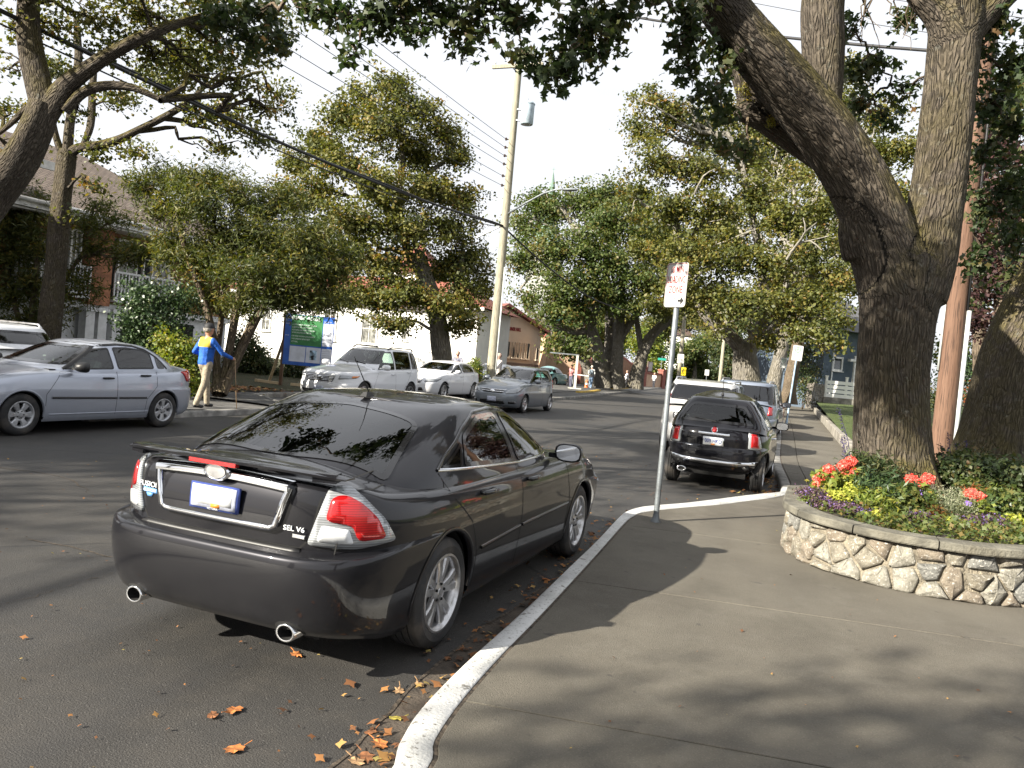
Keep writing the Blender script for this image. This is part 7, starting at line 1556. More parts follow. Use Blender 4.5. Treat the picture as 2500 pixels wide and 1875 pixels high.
def signs():
    # loading zone sign
    c = G(1416, 1127, .13); t = thing('sign', 'loading zone sign on a grey steel post at the kerb bulb', 'sign', (c[0], c[1], .13), math.radians(-213+180)+0)
    H_ = 2.80
    b = MB(); b.lathe([(.030, 0), (.030, H_-.12), (.026, H_-.11), (0, H_-.11)], n=18); b.lathe([(.055, 0), (.052, .015), (.036, .05), (.034, .075), (.031, .09)], n=18); b.build('post', M_steel, t, sharp=40)
    pz = H_-.235
    p = plate(t, .305, .475, pz, M_sign, .035, -.036)
    o = MB(); f = rrect(.290, .460, .030); g_ = rrect(.278, .448, .026); n = len(f); o.add([(a, -.0415, pz+z) for a, z in f]+[(a, -.0415, pz+z) for a, z in g_], [(i, (i+1) % n, n+(i+1) % n, n+i) for i in range(n)]); o.build('red_border', M_signred, p)
    for s, z, sx, sz in (('10 MIN', .158, .58, .104), ('LOADING', .052, .53, .108), ('ZONE', -.056, .64, .112)): text_obj('lettering', s, sz, M_signred, p, (0, -.042, pz+z), (PI/2, 0, 0), sx, .0006, bold=.0008)
    o = MB(); o.add([(.045, -.043, pz-.158), (.085, -.043, pz-.158), (.085, -.043, pz-.125), (.130, -.043, pz-.17), (.085, -.043, pz-.215), (.085, -.043, pz-.182), (.045, -.043, pz-.182)], [(0, 1, 2, 3, 4, 5, 6)]); o.build('arrow', M_black, p)
    for z in (.14, -.14): o = MB(); o.lathe([(.009, 0), (.007, -.006), (0, -.007)], c=(0, -.042, pz+z), n=10, axis='y'); o.v = [(p_[0], p_[1], p_[2]) for p_ in o.v]; o.build('bolt', M_steel, p, smooth=True)
    # parking signs further along
    for (u, v, ut, vt, w, h, lab, lean) in ((1697, 925, 1722, 745, .36, .56, 'white parking sign on a leaning post between the low wall and the suvs', .05), (1679, 893, 1685, 772, .34, .56, 'smaller white parking sign on the post nearest the far oak trunks', .02)):
        c = G(u, v, .13); s = FOC/KP/float((c-EYEP)@FW); vt_h = (v-vt)/s
        t = thing('sign', lab, 'sign', (c[0], c[1], .13), math.radians(8)); t.rotation_euler = (0, lean, math.radians(10))
        b = MB(); b.lathe([(.032, 0), (.032, vt_h-.08), (0, vt_h-.08)], n=12); b.lathe([(.045, 0), (.045, .3), (.034, .32)], n=12); b.build('post', simple('post_pale', (.30, .42, .55), .5, metal=.3) if lean > .04 else M_steel, t, sharp=40)
        z = vt_h-h/2; p = plate(t, w, h, z, M_sign, .04, -.04)
        o = MB(); n = 28; o.add([(.105*math.cos(2*PI*i/n), -.046, z+.12+.105*math.sin(2*PI*i/n)) for i in range(n)]+[(.085*math.cos(2*PI*i/n), -.046, z+.12+.085*math.sin(2*PI*i/n)) for i in range(n)], [(i, (i+1) % n, n+(i+1) % n, n+i) for i in range(n)]); o.build('green_ring', M_signgreen, p)
        text_obj('lettering', 'P', .16, M_signgreen, p, (0, -.047, z+.12), (PI/2, 0, 0), .9, .0006); text_obj('lettering', '9am-6pm', .055, M_signgreen, p, (-.02, -.047, z-.07), (PI/2, 0, 0), .9, .0006); text_obj('lettering', 'Mon-Sat', .055, M_signgreen, p, (-.03, -.047, z-.14), (PI/2, 0, 0), .9, .0006)
        for sx in (-1, 1):
            x = sx*w*.33; o = MB(); o.add([(x-.03*sx, -.046, z-.23), (x-.0, -.046, z-.205), (x+.03*sx, -.046, z-.23), (x, -.046, z-.255)], [(0, 1, 2, 3)]); o.build('arrow', M_signgreen, p)
    # far crossing sign, white signs, street name
    c = G(1472, 832, .1); c = A(1472, 832, 78); 
    t = thing('sign', 'yellow pedestrian crossing sign far down the left side', 'sign', (c[0], c[1], .0), .1); b = MB(); b.lathe([(.035, 0), (.035, 3.2), (0, 3.2)], n=8); b.build('post', M_steel, t)
    p = plate(t, .62, .78, 2.0+.1, M_yellow, .05, -.05); pd = MB()
    z = 2.1
    pd.lathe([(0, -.05), (.045, -.03), (.05, 0), (.035, .04), (0, .05)], c=(0.02, -.06, z+.25), n=8); pd.beam((0.0, -.058, z+.19), (-.01, -.058, z-.05), .10, .01); pd.beam((-.01, -.058, z-.03), (-.12, -.058, z-.29), .06, .01); pd.beam((0, -.058, z-.03), (.12, -.058, z-.28), .06, .01); pd.beam((0, -.058, z+.15), (.13, -.058, z-.0), .045, .01); pd.beam((0, -.058, z+.15), (-.13, -.058, z+.02), .045, .01); pd.build('walking_figure', M_black, p)
    c = A(1464, 835, 72); t = thing('utility_pole', 'pale far utility pole beside the yellow crossing sign', 'utility pole', (c[0], c[1], 0)); t.rotation_euler = (0, .0, 0); b = MB(); b.lathe([(.20, 0), (.14, 11.0), (0, 11.0)], n=12); b.build('pole', M_pole, t, smooth=True); b = MB(); b.beam((-1.2, 0, 10.2), (1.2, 0, 10.2), .12, .12); b.build('crossarm', M_pole, t)
    c2 = A(1465, 832, 71.6); t = thing('sign', 'white rectangular sign fixed to the far utility pole', 'sign', (c2[0], c2[1], 0), .1); plate(t, .58, .82, 3.2, M_sign, .04, -.3); b = MB(); b.box((0, -.15, 3.2), (.06, .3, .06)); b.build('bracket', M_steel, t)
    c2 = A(1480, 836, 76); t = thing('sign', 'small white sign low beside the far utility pole', 'sign', (c2[0], c2[1], 0), .1); plate(t, .55, .42, .95, M_sign, .03, -.05); b = MB(); b.box((0, 0, .5), (.06, .06, 1.0)); b.build('post', M_steel, t)
    c = A(1424, 838, 92); t = thing('street_sign', 'green street name sign far behind the garden wall pier', 'street sign', (c[0], c[1], 0), .15); b = MB(); b.lathe([(.04, 0), (.04, 3.7), (0, 3.7)], n=8); b.build('post', M_steel, t); plate(t, .95, .26, 3.35, simple('sign_teal', (.02, .26, .20), .4), .03, -.04)
    c = A(1524, 836, 95); t = thing('sign', 'small white sign on a thin post in front of the far hedges', 'sign', (c[0], c[1], 0), .1); b = MB(); b.lathe([(.035, 0), (.035, 2.6), (0, 2.6)], n=8); b.build('post', M_steel, t); plate(t, .5, .7, 2.3, M_sign, .04, -.05)
    c = A(1553, 842, 88); t = thing('utility_pole', 'thin dark utility pole right of the small white sign', 'utility pole', (c[0], c[1], 0)); b = MB(); b.lathe([(.20, 0), (.15, 9.5), (0, 9.5)], n=12); b.build('pole', M_pole, t, smooth=True); b = MB(); b.beam((-1.0, 0, 9.0), (1.0, 0, 9.0), .12, .12); b.build('crossarm', M_pole, t)
    # white post and beam by the beetle
    c = G(1241, 841, .1); t = thing('gateway', 'pale post carrying a beam beside the teal car', 'gateway', (c[0], c[1], 0), math.radians(15)); b = MB(); b.box((0, 0, 1.2), (.17, .17, 2.4)); b.box((0, 0, .1), (.9, .5, .2)); b.build('post', simple('pale_post', (.50, .48, .42), .8), t); b = MB(); b.box((-.9, 0, 2.44), (2.0, .16, .08)); b.build('beam', M_steel, t)
    c = G(1266, 838, .1); t = thing('traffic_cone', 'orange traffic cone beside the walker with the backpack', 'traffic cone', (c[0], c[1], .1)); b = MB(); b.lathe([(.15, .03), (.035, .62), (0, .63)], n=12); b.build('cone', simple('cone_orange', (.85, .16, .03), .5), t); b = MB(); b.box((0, 0, .015), (.36, .36, .03)); b.build('base', simple('cone_base', (.6, .12, .03), .6), t); b = MB(); b.lathe([(.112, .25), (.084, .38)], n=12); b.build('band', M_fascia, t)
    c = A(1262, 828, 60); t = thing('barrier', 'thin white rail between the pale post and the walker', 'barrier', (c[0], c[1], 0), .1); b = MB(); b.beam((-.9, 0, 1.05), (.5, 0, 1.0), .06, .06); b.build('rail', M_fascia, t)
    for x in (-.9, .5): b = MB(); b.box((x, 0, .5), (.06, .06, 1.0)); b.build('post', M_steel, t)
def board():
    c = G(603, 832, .13); t = thing('notice_board', 'blue and green development proposal board propped up by timber braces', 'notice board', (c[0], c[1], .13), math.radians(17))
    W_, H_ = 1.70, 1.72; z0 = .74
    for x in (0.02, W_-.05): b = MB(); b.box((x, .05, (z0+H_)/2+.03), (.10, .09, z0+H_+.06)); b.build('post', M_bpost, t)
    bd = MB(); bd.box((W_/2+.05, -.01, z0+H_/2), (W_, .02, H_)); bo = bd.build('panel', M_bblue, t)
    def pn(x0, z1, x1, z2, mt, nm='printed_area', y=-.023): b = MB(); b.box(((x0+x1)/2*W_+.05, y, z0+(z1+z2)/2*H_), ((x1-x0)*W_, .004, (z2-z1)*H_)); return b.build(nm, mt, bo)
    pn(.13, .40, .77, .99, M_bgreen); pn(.13, .07, .455, .375, M_bpale); pn(.47, .07, .77, .375, M_bpale); pn(.785, .04, .99, .37, M_bpale); pn(.785, .42, .99, .87, M_bpale); pn(.13, .378, .99, .395, M_bblue, y=-.024)
    mapm = simple('map_print', (.33, .47, .60), .5, var=.5, vs=6); pn(.55, .13, .69, .32, mapm, 'map_print', -.027)
    tx = lambda s, x, z, sz, sx=.7, al='LEFT', bold=0.: text_obj('lettering', s, sz, M_white, bo, (x*W_+.05, -.0265, z0+z*H_), (PI/2, 0, 0), sx, .0006, al, bold)
    tx('DEVELOPMENT PROPOSAL', .03, .935, .165, .58, bold=.004)
    for i, s in enumerate(('A DEVELOPMENT PROPOSAL HAS BEEN', 'SUBMITTED FOR THIS PROPERTY', 'REZONING AND PERMIT TO ALLOW', 'A NEW BUILDING ON THE SITE')): tx(s, .15, .80-.052*i, .068, .70)
    for i, s in enumerate(('FOR MORE INFORMATION CONTACT', 'THE PLANNING DEPARTMENT', 'CITY HALL')): tx(s, .15, .575-.055*i, .068, .70)
    tx('PROPOSAL', .015, .81, .045, .6); tx('APPLICANT', .015, .58, .045, .6); tx('PUBLIC HEARING', .79, .90, .05, .7)
    lf = MB()
    for i in range(7): lf.box((.885*W_+.05, -.0265, z0+(.08+.04*i)*H_), (.19*W_, .001, .008))
    for i in range(4): lf.box((.83*W_+.05, -.0265, z0+(.80-.035*i)*H_), (.05*W_, .001, .01))
    lf.build('printed_lines', simple('print_grey', (.3, .32, .4), .6), bo)
    for x in (.0, 1.15):
        b = MB(); b.beam((x+.0, .10, 1.6), (x-.75, 1.0, .06), .09, .05); b.build('brace', M_lumber, t)
    b = MB(); b.beam((-1.15, .75, .05), (-.05, .25, .05), .09, .09); b.build('ground_timber', M_lumber, t); b = MB(); b.beam((.25, .45, .05), (1.2, .3, .05), .09, .09); b.build('ground_timber', M_lumber, t)
def poles_wires():
    PX, PY = -13.25, 31.1
    t = thing('utility_pole', 'tall pale wooden utility pole with transformer and street lamp', 'utility pole', (PX, PY, 0))
    b = MB(); n = 14; b.lathe([(.215-.006*i, 14.6*i/n) for i in range(n+1)]+[(0, 14.6)], n=20); b.build('pole', M_pole, t, sharp=60)
    b = MB(); b.box((0, -.16, 14.05), (2.3, .11, .14)); ca = b.build('crossarm', M_pole, t)
    for x in (-1.05, -.45, .5, 1.05): b = MB(); b.lathe([(.03, 0), (.03, .05), (.06, .07), (.04, .11), (.05, .15), (0, .19)], c=(x, -.16, 14.12), n=8); b.build('insulator', M_wgrey, ca)
    b = MB(); b.lathe([(0, -.48), (.25, -.46), (.27, -.43), (.27, .36), (.29, .37), (.29, .41), (.20, .50), (0, .52)], c=(.62, -.1, 12.05), n=20); tr_ = b.build('transformer', simple('transformer_grey', (.42, .50, .56), .45, metal=.2), t, sharp=40)
    b = MB(); b.lathe([(.035, 0), (.06, .05), (.035, .1), (.06, .15), (.035, .2), (.02, .3)], c=(.55, -.1, 12.52), n=8); b.build('bushing', M_wgrey, tr_); [MB().box((.27, -.05, z), (.3, .1, .06)).build('mounting_bracket', M_steel, tr_) for z in (12.25, 11.8)]
    b = MB(); b.tube([(.1, -.05, 7.85), (.9, -.25, 8.25), (1.8, -.45, 8.65), (2.4, -.6, 8.78), (2.9, -.7, 8.76)], [.045, .042, .04, .035, .03], 8); la = b.build('lamp_arm', M_steel, t, smooth=True)
    b = MB(); b.lathe([(0, -.35), (.10, -.3), (.16, 0), (.13, .28), (0, .36)], c=(0, 0, 0), n=12, axis='x'); b.v = [(p[0]+3.0, p[1]*.8-.72, p[2]*.38+8.74) for p in b.v]; b.build('lamp_head', M_steel, la, smooth=True)
    b = MB(); b.beam((-.1, -.1, 7.35), (-1.45, .4, 6.9), .07, .07); b.build('guy_strut', M_wgrey, t)
    b = MB(); b.tube([(.235, -.06, 0), (.215, -.06, 5.6)], .035, 8); b.build('conduit', M_whiteplast, t, smooth=True)
    zs = [11.0, 10.65, 10.3, 9.95, 9.45, 9.05]
    for z in zs: b = MB(); b.lathe([(.03, -.06), (.055, -.03), (.03, 0), (.055, .03), (.03, .06)], c=(-.24, -.12, z), n=8); b.box((-.18, -.05, z), (.10, .04, .04)); b.build('insulator', M_brown, t)
    def wire(name, lab, p, q, sag, r, n=24, cat='wire', grp=None, mt=M_cable):
        P = [np.array(p)+(np.array(q)-np.array(p))*i/n-np.array([0, 0, sag*4*(i/n)*(1-i/n)]) for i in range(n+1)]; b = MB(); b.tube([tuple(x) for x in P], r, 6)
        o = b.build(name, mt, None, smooth=True); return tag(o, lab, cat, grp)
    hp = (PX, PY-.25, 7.30)
    for k, (z, lab) in enumerate(zip(zs, ('topmost', 'second from top', 'third from top', 'fourth from top', 'second from bottom', 'bottom'))):
        wire('overhead_wire', lab+' of the thin wires ending at the insulators on the tall pole', (PX-.25+.0*k, PY-.1, z), (PX-.6, -16, z+.35+.25*(5-k)), .55, .010, 30, grp='thin wires above the left kerb')
    # bundled cable, surveyed at two places of the photo
    pts = [hp, (PX, 24, 6.86), (PX, 16.5, 6.63), (PX, 9.07, 6.72), (PX, 0, 7.1), (PX, -12, 8.0)]; c = catmull(pts, 6)
    t2 = thing('cable', 'thick black bundled cable sagging from the top left corner to the tall pole', 'cable', hp); b = MB(); b.tube([tuple(p-np.array(hp)) for p in c], .042, 8); b.build('cable_bundle', M_cable, t2, smooth=True)
    b = MB(); b.tube([tuple(p-np.array(hp)+np.array([.035*math.cos(i*.9), 0, .035*math.sin(i*.9)+.03])) for i, p in enumerate(c)], .022, 6); b.build('lashed_wire', M_cable, t2, smooth=True)
    b = MB(); b.tube([tuple(p-np.array(hp)+np.array([0.02, 0, -.22+.17*math.exp(-i*.5)])) for i, p in enumerate(c)], .016, 6); b.build('lower_wire', M_cable, t2, smooth=True)
    c = catmull([hp, (PX, 37, 6.45), (PX, 44.5, 5.8), (-13.6, 54, 5.9), (-14.6, 64, 6.6), tuple(A(1462, 700, 72))], 5); t2 = thing('cable', 'black cable running on from the tall pole into the far trees', 'cable', hp); b = MB(); b.tube([tuple(p-np.array(hp)) for p in c], .04, 8); b.build('cable_bundle', M_cable, t2, smooth=True)
    # brown pole behind the oak
    bx = A(2030, 992, 13.0); t = thing('utility_pole', 'reddish brown wooden pole standing right behind the forked oak', 'utility pole', (bx[0], bx[1], .2)); b = MB(); b.lathe([(.165, 0), (.155, 3), (.14, 8.5), (0, 8.5)], n=24); b.build('pole', M_polebr, t, sharp=60)
    b = MB(); b.tube([(.19, -.05, .0), (.185, -.05, 3.0)], .036, 10); b.build('conduit', M_whiteplast, t, smooth=True); b = MB(); b.tube([(.16, -.06, 3.0), (.15, -.06, 8.2)], .018, 6); b.build('riser_cable', M_cable, t, smooth=True)
    b = MB(); b.tube([(-.17, -.05, 2.0), (-.17, -.05, 3.4)], .02, 6); b.build('ground_rod', M_whiteplast, t, smooth=True)
    top = (bx[0], bx[1], 7.35); wire('overhead_cable', 'black cable crossing the street high up to the brown pole', top, tuple(A(1080, -25, 24)), .25, .028, 30, 'cable')
    for k, (v, lab) in enumerate(((-20, 'upper thin wire seen between the limbs of the forked oak'), (40, 'lower thin wire seen between the limbs of the forked oak'))):
        wire('overhead_wire', lab, tuple(A(2300, v+70, 16)), tuple(A(1500, v-60, 22)), .1, .008, 20)
    for k in range(3):
        p, q = A(1458, 690+14*k, 72), A(1556, 700+10*k, 88); wire('overhead_wire', ('top', 'middle', 'bottom')[k]+' wire between the two far utility poles', tuple(p), tuple(q), .5, .02, 12, grp='wires between the far poles')
def litter():
    # dry leaves: a few large single ones and the drift in the gutter
    def leaf(x, y, z, s, a, mt, lab):
        b = MB(); n = 14; P = [(0, 0, .012*s*8)]
        for i in range(n):
            r = s*(1 if i % 2 == 0 else .74)*rng.uniform(.8, 1.15); t_ = 2*PI*i/n; P.append((r*math.cos(t_)*1.3, r*math.sin(t_)*.85, rng.uniform(0, .25)*s))
        b.add([rotz(p, a) for p in P], [(0, 1+i, 1+(i+1) % n) for i in range(n)]); b.beam(rotz((s*1.1, 0, .01), a), rotz((s*2.0, s*.2, .02), a), .003, .003)
        o = b.build('fallen_leaf', mt, None, loc=(x, y, z)); tag(o, lab, 'leaf', 'single leaves lying by the kerb')
    dry = [simple('dry_leaf_'+n, c, .8, var=.3, vs=30) for n, c in (('brown', (.22, .09, .035)), ('orange', (.42, .15, .04)), ('yellow', (.34, .28, .05)), ('tan', (.36, .22, .11)))]
    L = [(506, 1538-0, .075, 1, 'orange leaf alone on the asphalt left of the gutter'), (640, 1418, .07, 1, 'orange leaf on the asphalt behind the grey sedan'), (459, 1550, .06, 0, 'curled brown leaf left of the big orange leaf'), (505, 1624, .075, 1, 'large curled orange leaf lowest on the open asphalt'), (862, 1496, .07, 3, 'tan leaf in the gutter just behind the sedan shadow'), (855, 1556, .055, 2, 'yellow leaf in the gutter'), (820, 1612, .075, 1, 'orange leaf beside the kerb at the bottom edge'), (905, 1482, .06, 3, 'tan leaf touching the white kerb'), (800, 1585, .05, 0, 'small brown leaf on the gutter crack'), (790, 1640, .08, 0, 'brown leaf at the bottom edge in the gutter drift'), (770, 1650, .07, 3, 'tan leaf at the bottom left of the gutter drift'), (1180, 1255, .07, 1, 'long orange leaf under the sedan sill')]
    for u, v, s, k, lab in L: c = G(u, v, 0); leaf(c[0], c[1], .008, s*.52, rng.uniform(0, 6), dry[k], lab)
    n = 1500; V = []; T = []; pos = []
    ky = rng.uniform(1.9, 13, n)**1; 
    ko = catmull(KO, 4); xk = np.interp(ky, ko[:, 1], ko[:, 0]); px = xk-.02-np.abs(rng.exponential(.13, n)); k = (rng.random(n) < np.where(ky < 3.1, .55, .30)); px, ky = px[k], ky[k]
    m_ = 900; ax = rng.uniform(-9, -1.7, m_); ay = rng.uniform(1.5, 16, m_); s2 = rng.random(m_) < .5
    k2 = rng.uniform(12.5, 45, 1500); x2 = np.interp(k2, ko[:, 1], ko[:, 0])-np.abs(rng.exponential(.25, 1500))
    k3 = rng.uniform(13.2, 20, 900); x3 = rng.normal(-15.9, .5, 900)
    k4 = rng.uniform(2.5, 14, 110); x4 = rng.uniform(-1.3, 1.2, 110)
    X = np.concatenate([px, ax, x2, x3, x4]); Y = np.concatenate([ky, ay, k2, k3, k4]); Z = np.concatenate([np.full(len(px), .012), np.full(m_, .010), np.full(1500, .012), np.full(900, .15), np.full(110, .136)])
    S = np.concatenate([rng.uniform(.010, .034, len(px)), rng.uniform(.006, .016, m_), rng.uniform(.02, .045, 1500), rng.uniform(.03, .07, 900), rng.uniform(.005, .012, 110)])
    P = np.stack([X, Y, Z+S*.2], -1); N_ = np.stack([rng.normal(0, .35, len(X)), rng.normal(0, .35, len(X)), np.ones(len(X))], -1)
    M_lit = leafmat('litter_leaves', [(.06, .03, .015), (.14, .06, .025), (.24, .10, .035), (.34, .16, .05), (.30, .25, .08)], .8, .1)
    me = leaf_mesh('leaf_litter', P, N_, 1.0, rng.random(len(X)), M_lit, 'lobe')
    # scale each leaf by its own size
    co = np.empty(len(me.vertices)*3, np.float32); me.vertices.foreach_get('co', co); co = co.reshape(-1, 9, 3); c0 = co.mean(1, keepdims=True); co = c0+(co-c0)*S[:, None, None]*2.0; co[..., 2] = np.maximum(co[..., 2], (Z[:, None]-.004)); me.vertices.foreach_set('co', co.astype(np.float32).ravel()); me.update()
    link('leaf_litter', me, None, 'dry leaf litter and crumbs along the gutter and road', 'leaf litter', None, 'stuff')
# ---- people
def person(name, label, loc, heading, h=1.75, top=None, low=None, skin=(.45, .26, .18), shoe=(.02, .02, .02), yoke=None, hair=(.3, .28, .26), stride=.28, arms=(.25, -.2), cap=None, bent=(0.3, .3), extras=None, vox=.016):
    t = thing(name, label, 'person', (loc[0], loc[1], loc[2]), heading)      # figure faces +y
    s = h/1.75; hip = .93; sh = 1.43; mt = [simple(name+'_skin', skin, .6), simple(name+'_top', top, .75, var=.15, vs=9, bs=.6, bd=.01, bscale=14), simple(name+'_legs', low, .8, var=.15, vs=9, bs=.6, bd=.01, bscale=14), simple(name+'_shoes', shoe, .5)]
    if yoke: mt.append(simple(name+'_yoke', yoke, .75, var=.12))
    seg = []   # (a, b, ra, rb, mat)
    def S(a, b, ra, rb, m): seg.append((np.array(a, float)*s, np.array(b, float)*s, ra*s, rb*s, m))
    S((0, -.01, hip), (0, 0, 1.08), .155, .150, 1); S((0, 0, 1.08), (0, .01, 1.28), .150, .165, 1); S((-.10, .0, 1.34), (.10, .0, 1.34), .115, .115, 1); S((-.17, 0, sh-.01), (.17, 0, sh-.01), .065, .065, 1); S((0, 0, 1.40), (0, .015, 1.52), .075, .055, 0)
    S((0, .02, 1.575), (0, .035, 1.66), .080, .092, 0); S((0, .035, 1.66), (0, .02, 1.70), .092, .078, 0); S((0, .10, 1.60), (0, .125, 1.595), .022, .018, 0)
    for sx in (-1, 1): S((sx*.085, .02, 1.635), (sx*.095, .01, 1.64), .02, .018, 0)
    for sx, st in ((-1, stride), (1, -stride)):
        kn = (sx*.095, st*.55+.03, .50); an = (sx*.10, st-.05 if st < 0 else st*.95, .09)
        S((sx*.085, 0, hip-.02), kn, .098, .068, 2); S(kn, an, .070, .060, 2); S((an[0], an[1]-.03, .045), (an[0]+sx*.02, an[1]+.14, .035), .042, .036, 3)
    for sx, sw, bd in ((-1, arms[0], bent[0]), (1, arms[1], bent[1])):
        e = (sx*.27, sw*.9, 1.14+abs(sw)*.1); w_ = (sx*.25, sw+bd*.75, .93+bd*.55); S((sx*.185, 0, sh-.02), e, .062, .050, 1); S(e, w_, .050, .040, 1); d = np.array(w_)-np.array(e); d = d/np.linalg.norm(d); hnd = np.array(w_)+d*.07
        S(w_, hnd, .030, .034, 0)
        for k in range(4): o_ = np.array([0, (k-1.5)*.018, 0]); S(hnd+o_, hnd+o_+d*.055+np.array([-sx*.012, .0, -.01]), .011, .009, 0)
        S(hnd-d*.03+np.array([0, .02, 0]), hnd+np.array([-sx*.01, .045, .0]), .012, .010, 0)
    b = MB()
    for a, c, ra, rb, m in seg:
        n = 5; pts = [a+(c-a)*i/n for i in range(n+1)]; rr = [ra+(rb-ra)*i/n for i in range(n+1)]; d = (c-a)/np.linalg.norm(c-a)
        b.tube([a-d*ra*.8, a-d*ra*.45]+pts+[c+d*rb*.45, c+d*rb*.8], [ra*.55, ra*.87]+rr+[rb*.87, rb*.55], 12)
    me = b.mesh('tmp', mt[0]); ob = bpy.data.objects.new('tmp', me); COL.objects.link(ob); md = ob.modifiers.new('r', 'REMESH'); md.mode = 'VOXEL'; md.voxel_size = vox*s; sm = ob.modifiers.new('s', 'SMOOTH'); sm.factor = .5; sm.iterations = 3
    m2 = bpy.data.meshes.new_from_object(ob.evaluated_get(bpy.context.evaluated_depsgraph_get())); bpy.data.objects.remove(ob)
    nf = len(m2.polygons); C = np.empty(nf*3, np.float32); m2.polygons.foreach_get('center', C); C = C.reshape(-1, 3); best = np.full(nf, 9.); mi = np.zeros(nf, np.int32)
    for a, c, ra, rb, m in seg:
        ab = c-a; tt = np.clip(((C-a)@ab)/(ab@ab), 0, 1); d = np.linalg.norm(C-(a+tt[:, None]*ab), axis=1)-(ra+(rb-ra)*tt); k = d < best; best[k] = d[k]; mi[k] = m
    mi[(mi == 1) & (C[:, 2] < .90*s) & (np.abs(C[:, 0]) < .19*s)] = 2
    if yoke: mi[(mi == 1) & (C[:, 2] > 1.27*s) & (np.abs(C[:, 0]) < .185*s)] = 4; 
    for m in mt[1:]: m2.materials.append(m)
    m2.polygons.foreach_set('material_index', mi); m2.polygons.foreach_set('use_smooth', np.ones(nf, bool)); m2.name = 'body'; m2.update(); link('body', m2, t)
    hm = simple(name+'_hair', hair, .85, var=.3, vs=30, bs=.8, bd=.01); b = MB(); pr = [(.0, .100), (.05, .092), (.082, .06), (.098, .02), (.098, -.03), (.085, -.075), (.05, -.09)]
    b.lathe([(r*s, z*s) for r, z in (pr if not cap else [(.098, .0)]+pr[4:])], c=(0, -.012*s, (1.672)*s), n=16); b.v = [(p[0], p[1]+(.02*s if p[1] > .03*s and p[2] < 1.69*s else 0), max(p[2], 1.66*s+.0) if p[1] > .03*s else p[2]) for p in b.v]; b.build('hair', hm, t, smooth=True)
    if cap:
        cm = simple(name+'_cap', cap, .7); b = MB(); b.lathe([(0, .115*s), (.06*s, .105*s), (.098*s, .06*s), (.106*s, .02*s), (.106*s, .0)], c=(0, .015*s, 1.675*s), n=18); b.add([(-.08*s, .08*s, 1.685*s), (.08*s, .08*s, 1.685*s), (.06*s, .19*s, 1.67*s), (-.06*s, .19*s, 1.67*s)], [(0, 1, 2, 3)]); b.build('cap', cm, t, smooth=True)
    fm = simple(name+'_eye', (.03, .025, .02), .3); b = MB()
    for sx in (-1, 1): b.lathe([(0, -.010*s), (.011*s, 0), (0, .010*s)], c=(sx*.034*s, .118*s, 1.64*s), n=8)
    b.build('eyes', fm, t); b = MB(); b.beam((-.025*s, .108*s, 1.568*s), (.025*s, .108*s, 1.568*s), .012*s, .008*s); b.build('mouth', simple(name+'_lips', tuple(x*.6 for x in skin), .5), t)
    if extras: extras(t, s)
    return t
def people():
    c = G(437, 880, .11)
    t = person('person', 'walking man in blue and yellow jacket, khaki trousers and black cap', (c[0], c[1], .11), math.radians(-12), 1.78, (.012, .11, .50), (.30, .255, .185), (.42, .22, .15), (.015, .015, .015), (.48, .35, .03), (.35, .33, .3), .18, (-.12, .22), (.012, .012, .014), (.30, .28))
    # walking stick held in the right hand
    e = np.array([.27, .20, 1.16]); w_ = np.array([.25, .43, 1.084])
    st = thing('walking_stick', 'thin wooden walking stick held by the man in the blue jacket', 'walking stick', (c[0], c[1], .11), math.radians(-12)); b = MB(); b.tube([(.26, .53, 1.09), (.27, .60, .5), (.28, .66, 0)], [.010, .009, .008], 8); b.tube([(.26, .45, 1.10), (.26, .50, 1.115), (.26, .53, 1.09)], [.013, .014, .013], 8); b.build('stick', simple('stick_wood', (.30, .2, .11), .6), st, smooth=True)
    def pack(t, s):
        b = MB(); pr = []; b.box((0, -.20*s, 1.28*s), (.27*s, .16*s, .36*s), taper=.8); b.build('backpack', simple('backpack_grey', (.16, .20, .24), .8), t, sharp=60)
        b = MB(); b.box((0, -.19*s, .98*s), (.3*s, .12*s, .10*s)); b.build('waist_bag', simple('bag_dark', (.05, .05, .06), .8), t)
    c = G(1275, 839, .1); person('person', 'walker with white hair, grey backpack and blue jeans by the cone', (c[0], c[1], .1), math.radians(2), 1.72, (.62, .62, .60), (.16, .24, .36), (.5, .3, .22), (.3, .3, .3), None, (.65, .62, .55), .2, (.1, -.1), None, (.1, .1), pack, .022)
    c = A(1412, 832, 84); person('person', 'distant person in white top and dark trousers near the red pier', (c[0], c[1], 0), math.radians(170), 1.7, (.75, .75, .75), (.04, .04, .05), hair=(.5, .5, .5), stride=.12, vox=.024)
    c = A(1352, 838, 70); person('person', 'person in white shirt half hidden behind the clump of trunks', (c[0], c[1], 0), math.radians(120), 1.7, (.72, .72, .74), (.03, .03, .035), stride=.15, vox=.024)
    c = A(1076, 800, 34.5); person('person', 'bald person standing behind the grey hatchback roof', (c[0], c[1], .1), math.radians(150), 1.84, (.55, .52, .5), (.1, .1, .12), (.55, .36, .28), hair=(.42, .3, .24), stride=.05, vox=.024)
    c = A(986, 800, 36.5); person('person', 'person whose head shows behind the parked white sedan', (c[0], c[1], .1), math.radians(200), 1.78, (.2, .2, .25), (.1, .1, .12), (.5, .3, .22), hair=(.1, .07, .05), stride=.05, vox=.024)
    c = A(1234, 812, 56); person('person', 'person in patterned top beside the teal car', (c[0], c[1], .1), math.radians(160), 1.66, (.5, .2, .2), (.08, .08, .12), stride=.05, vox=.024)
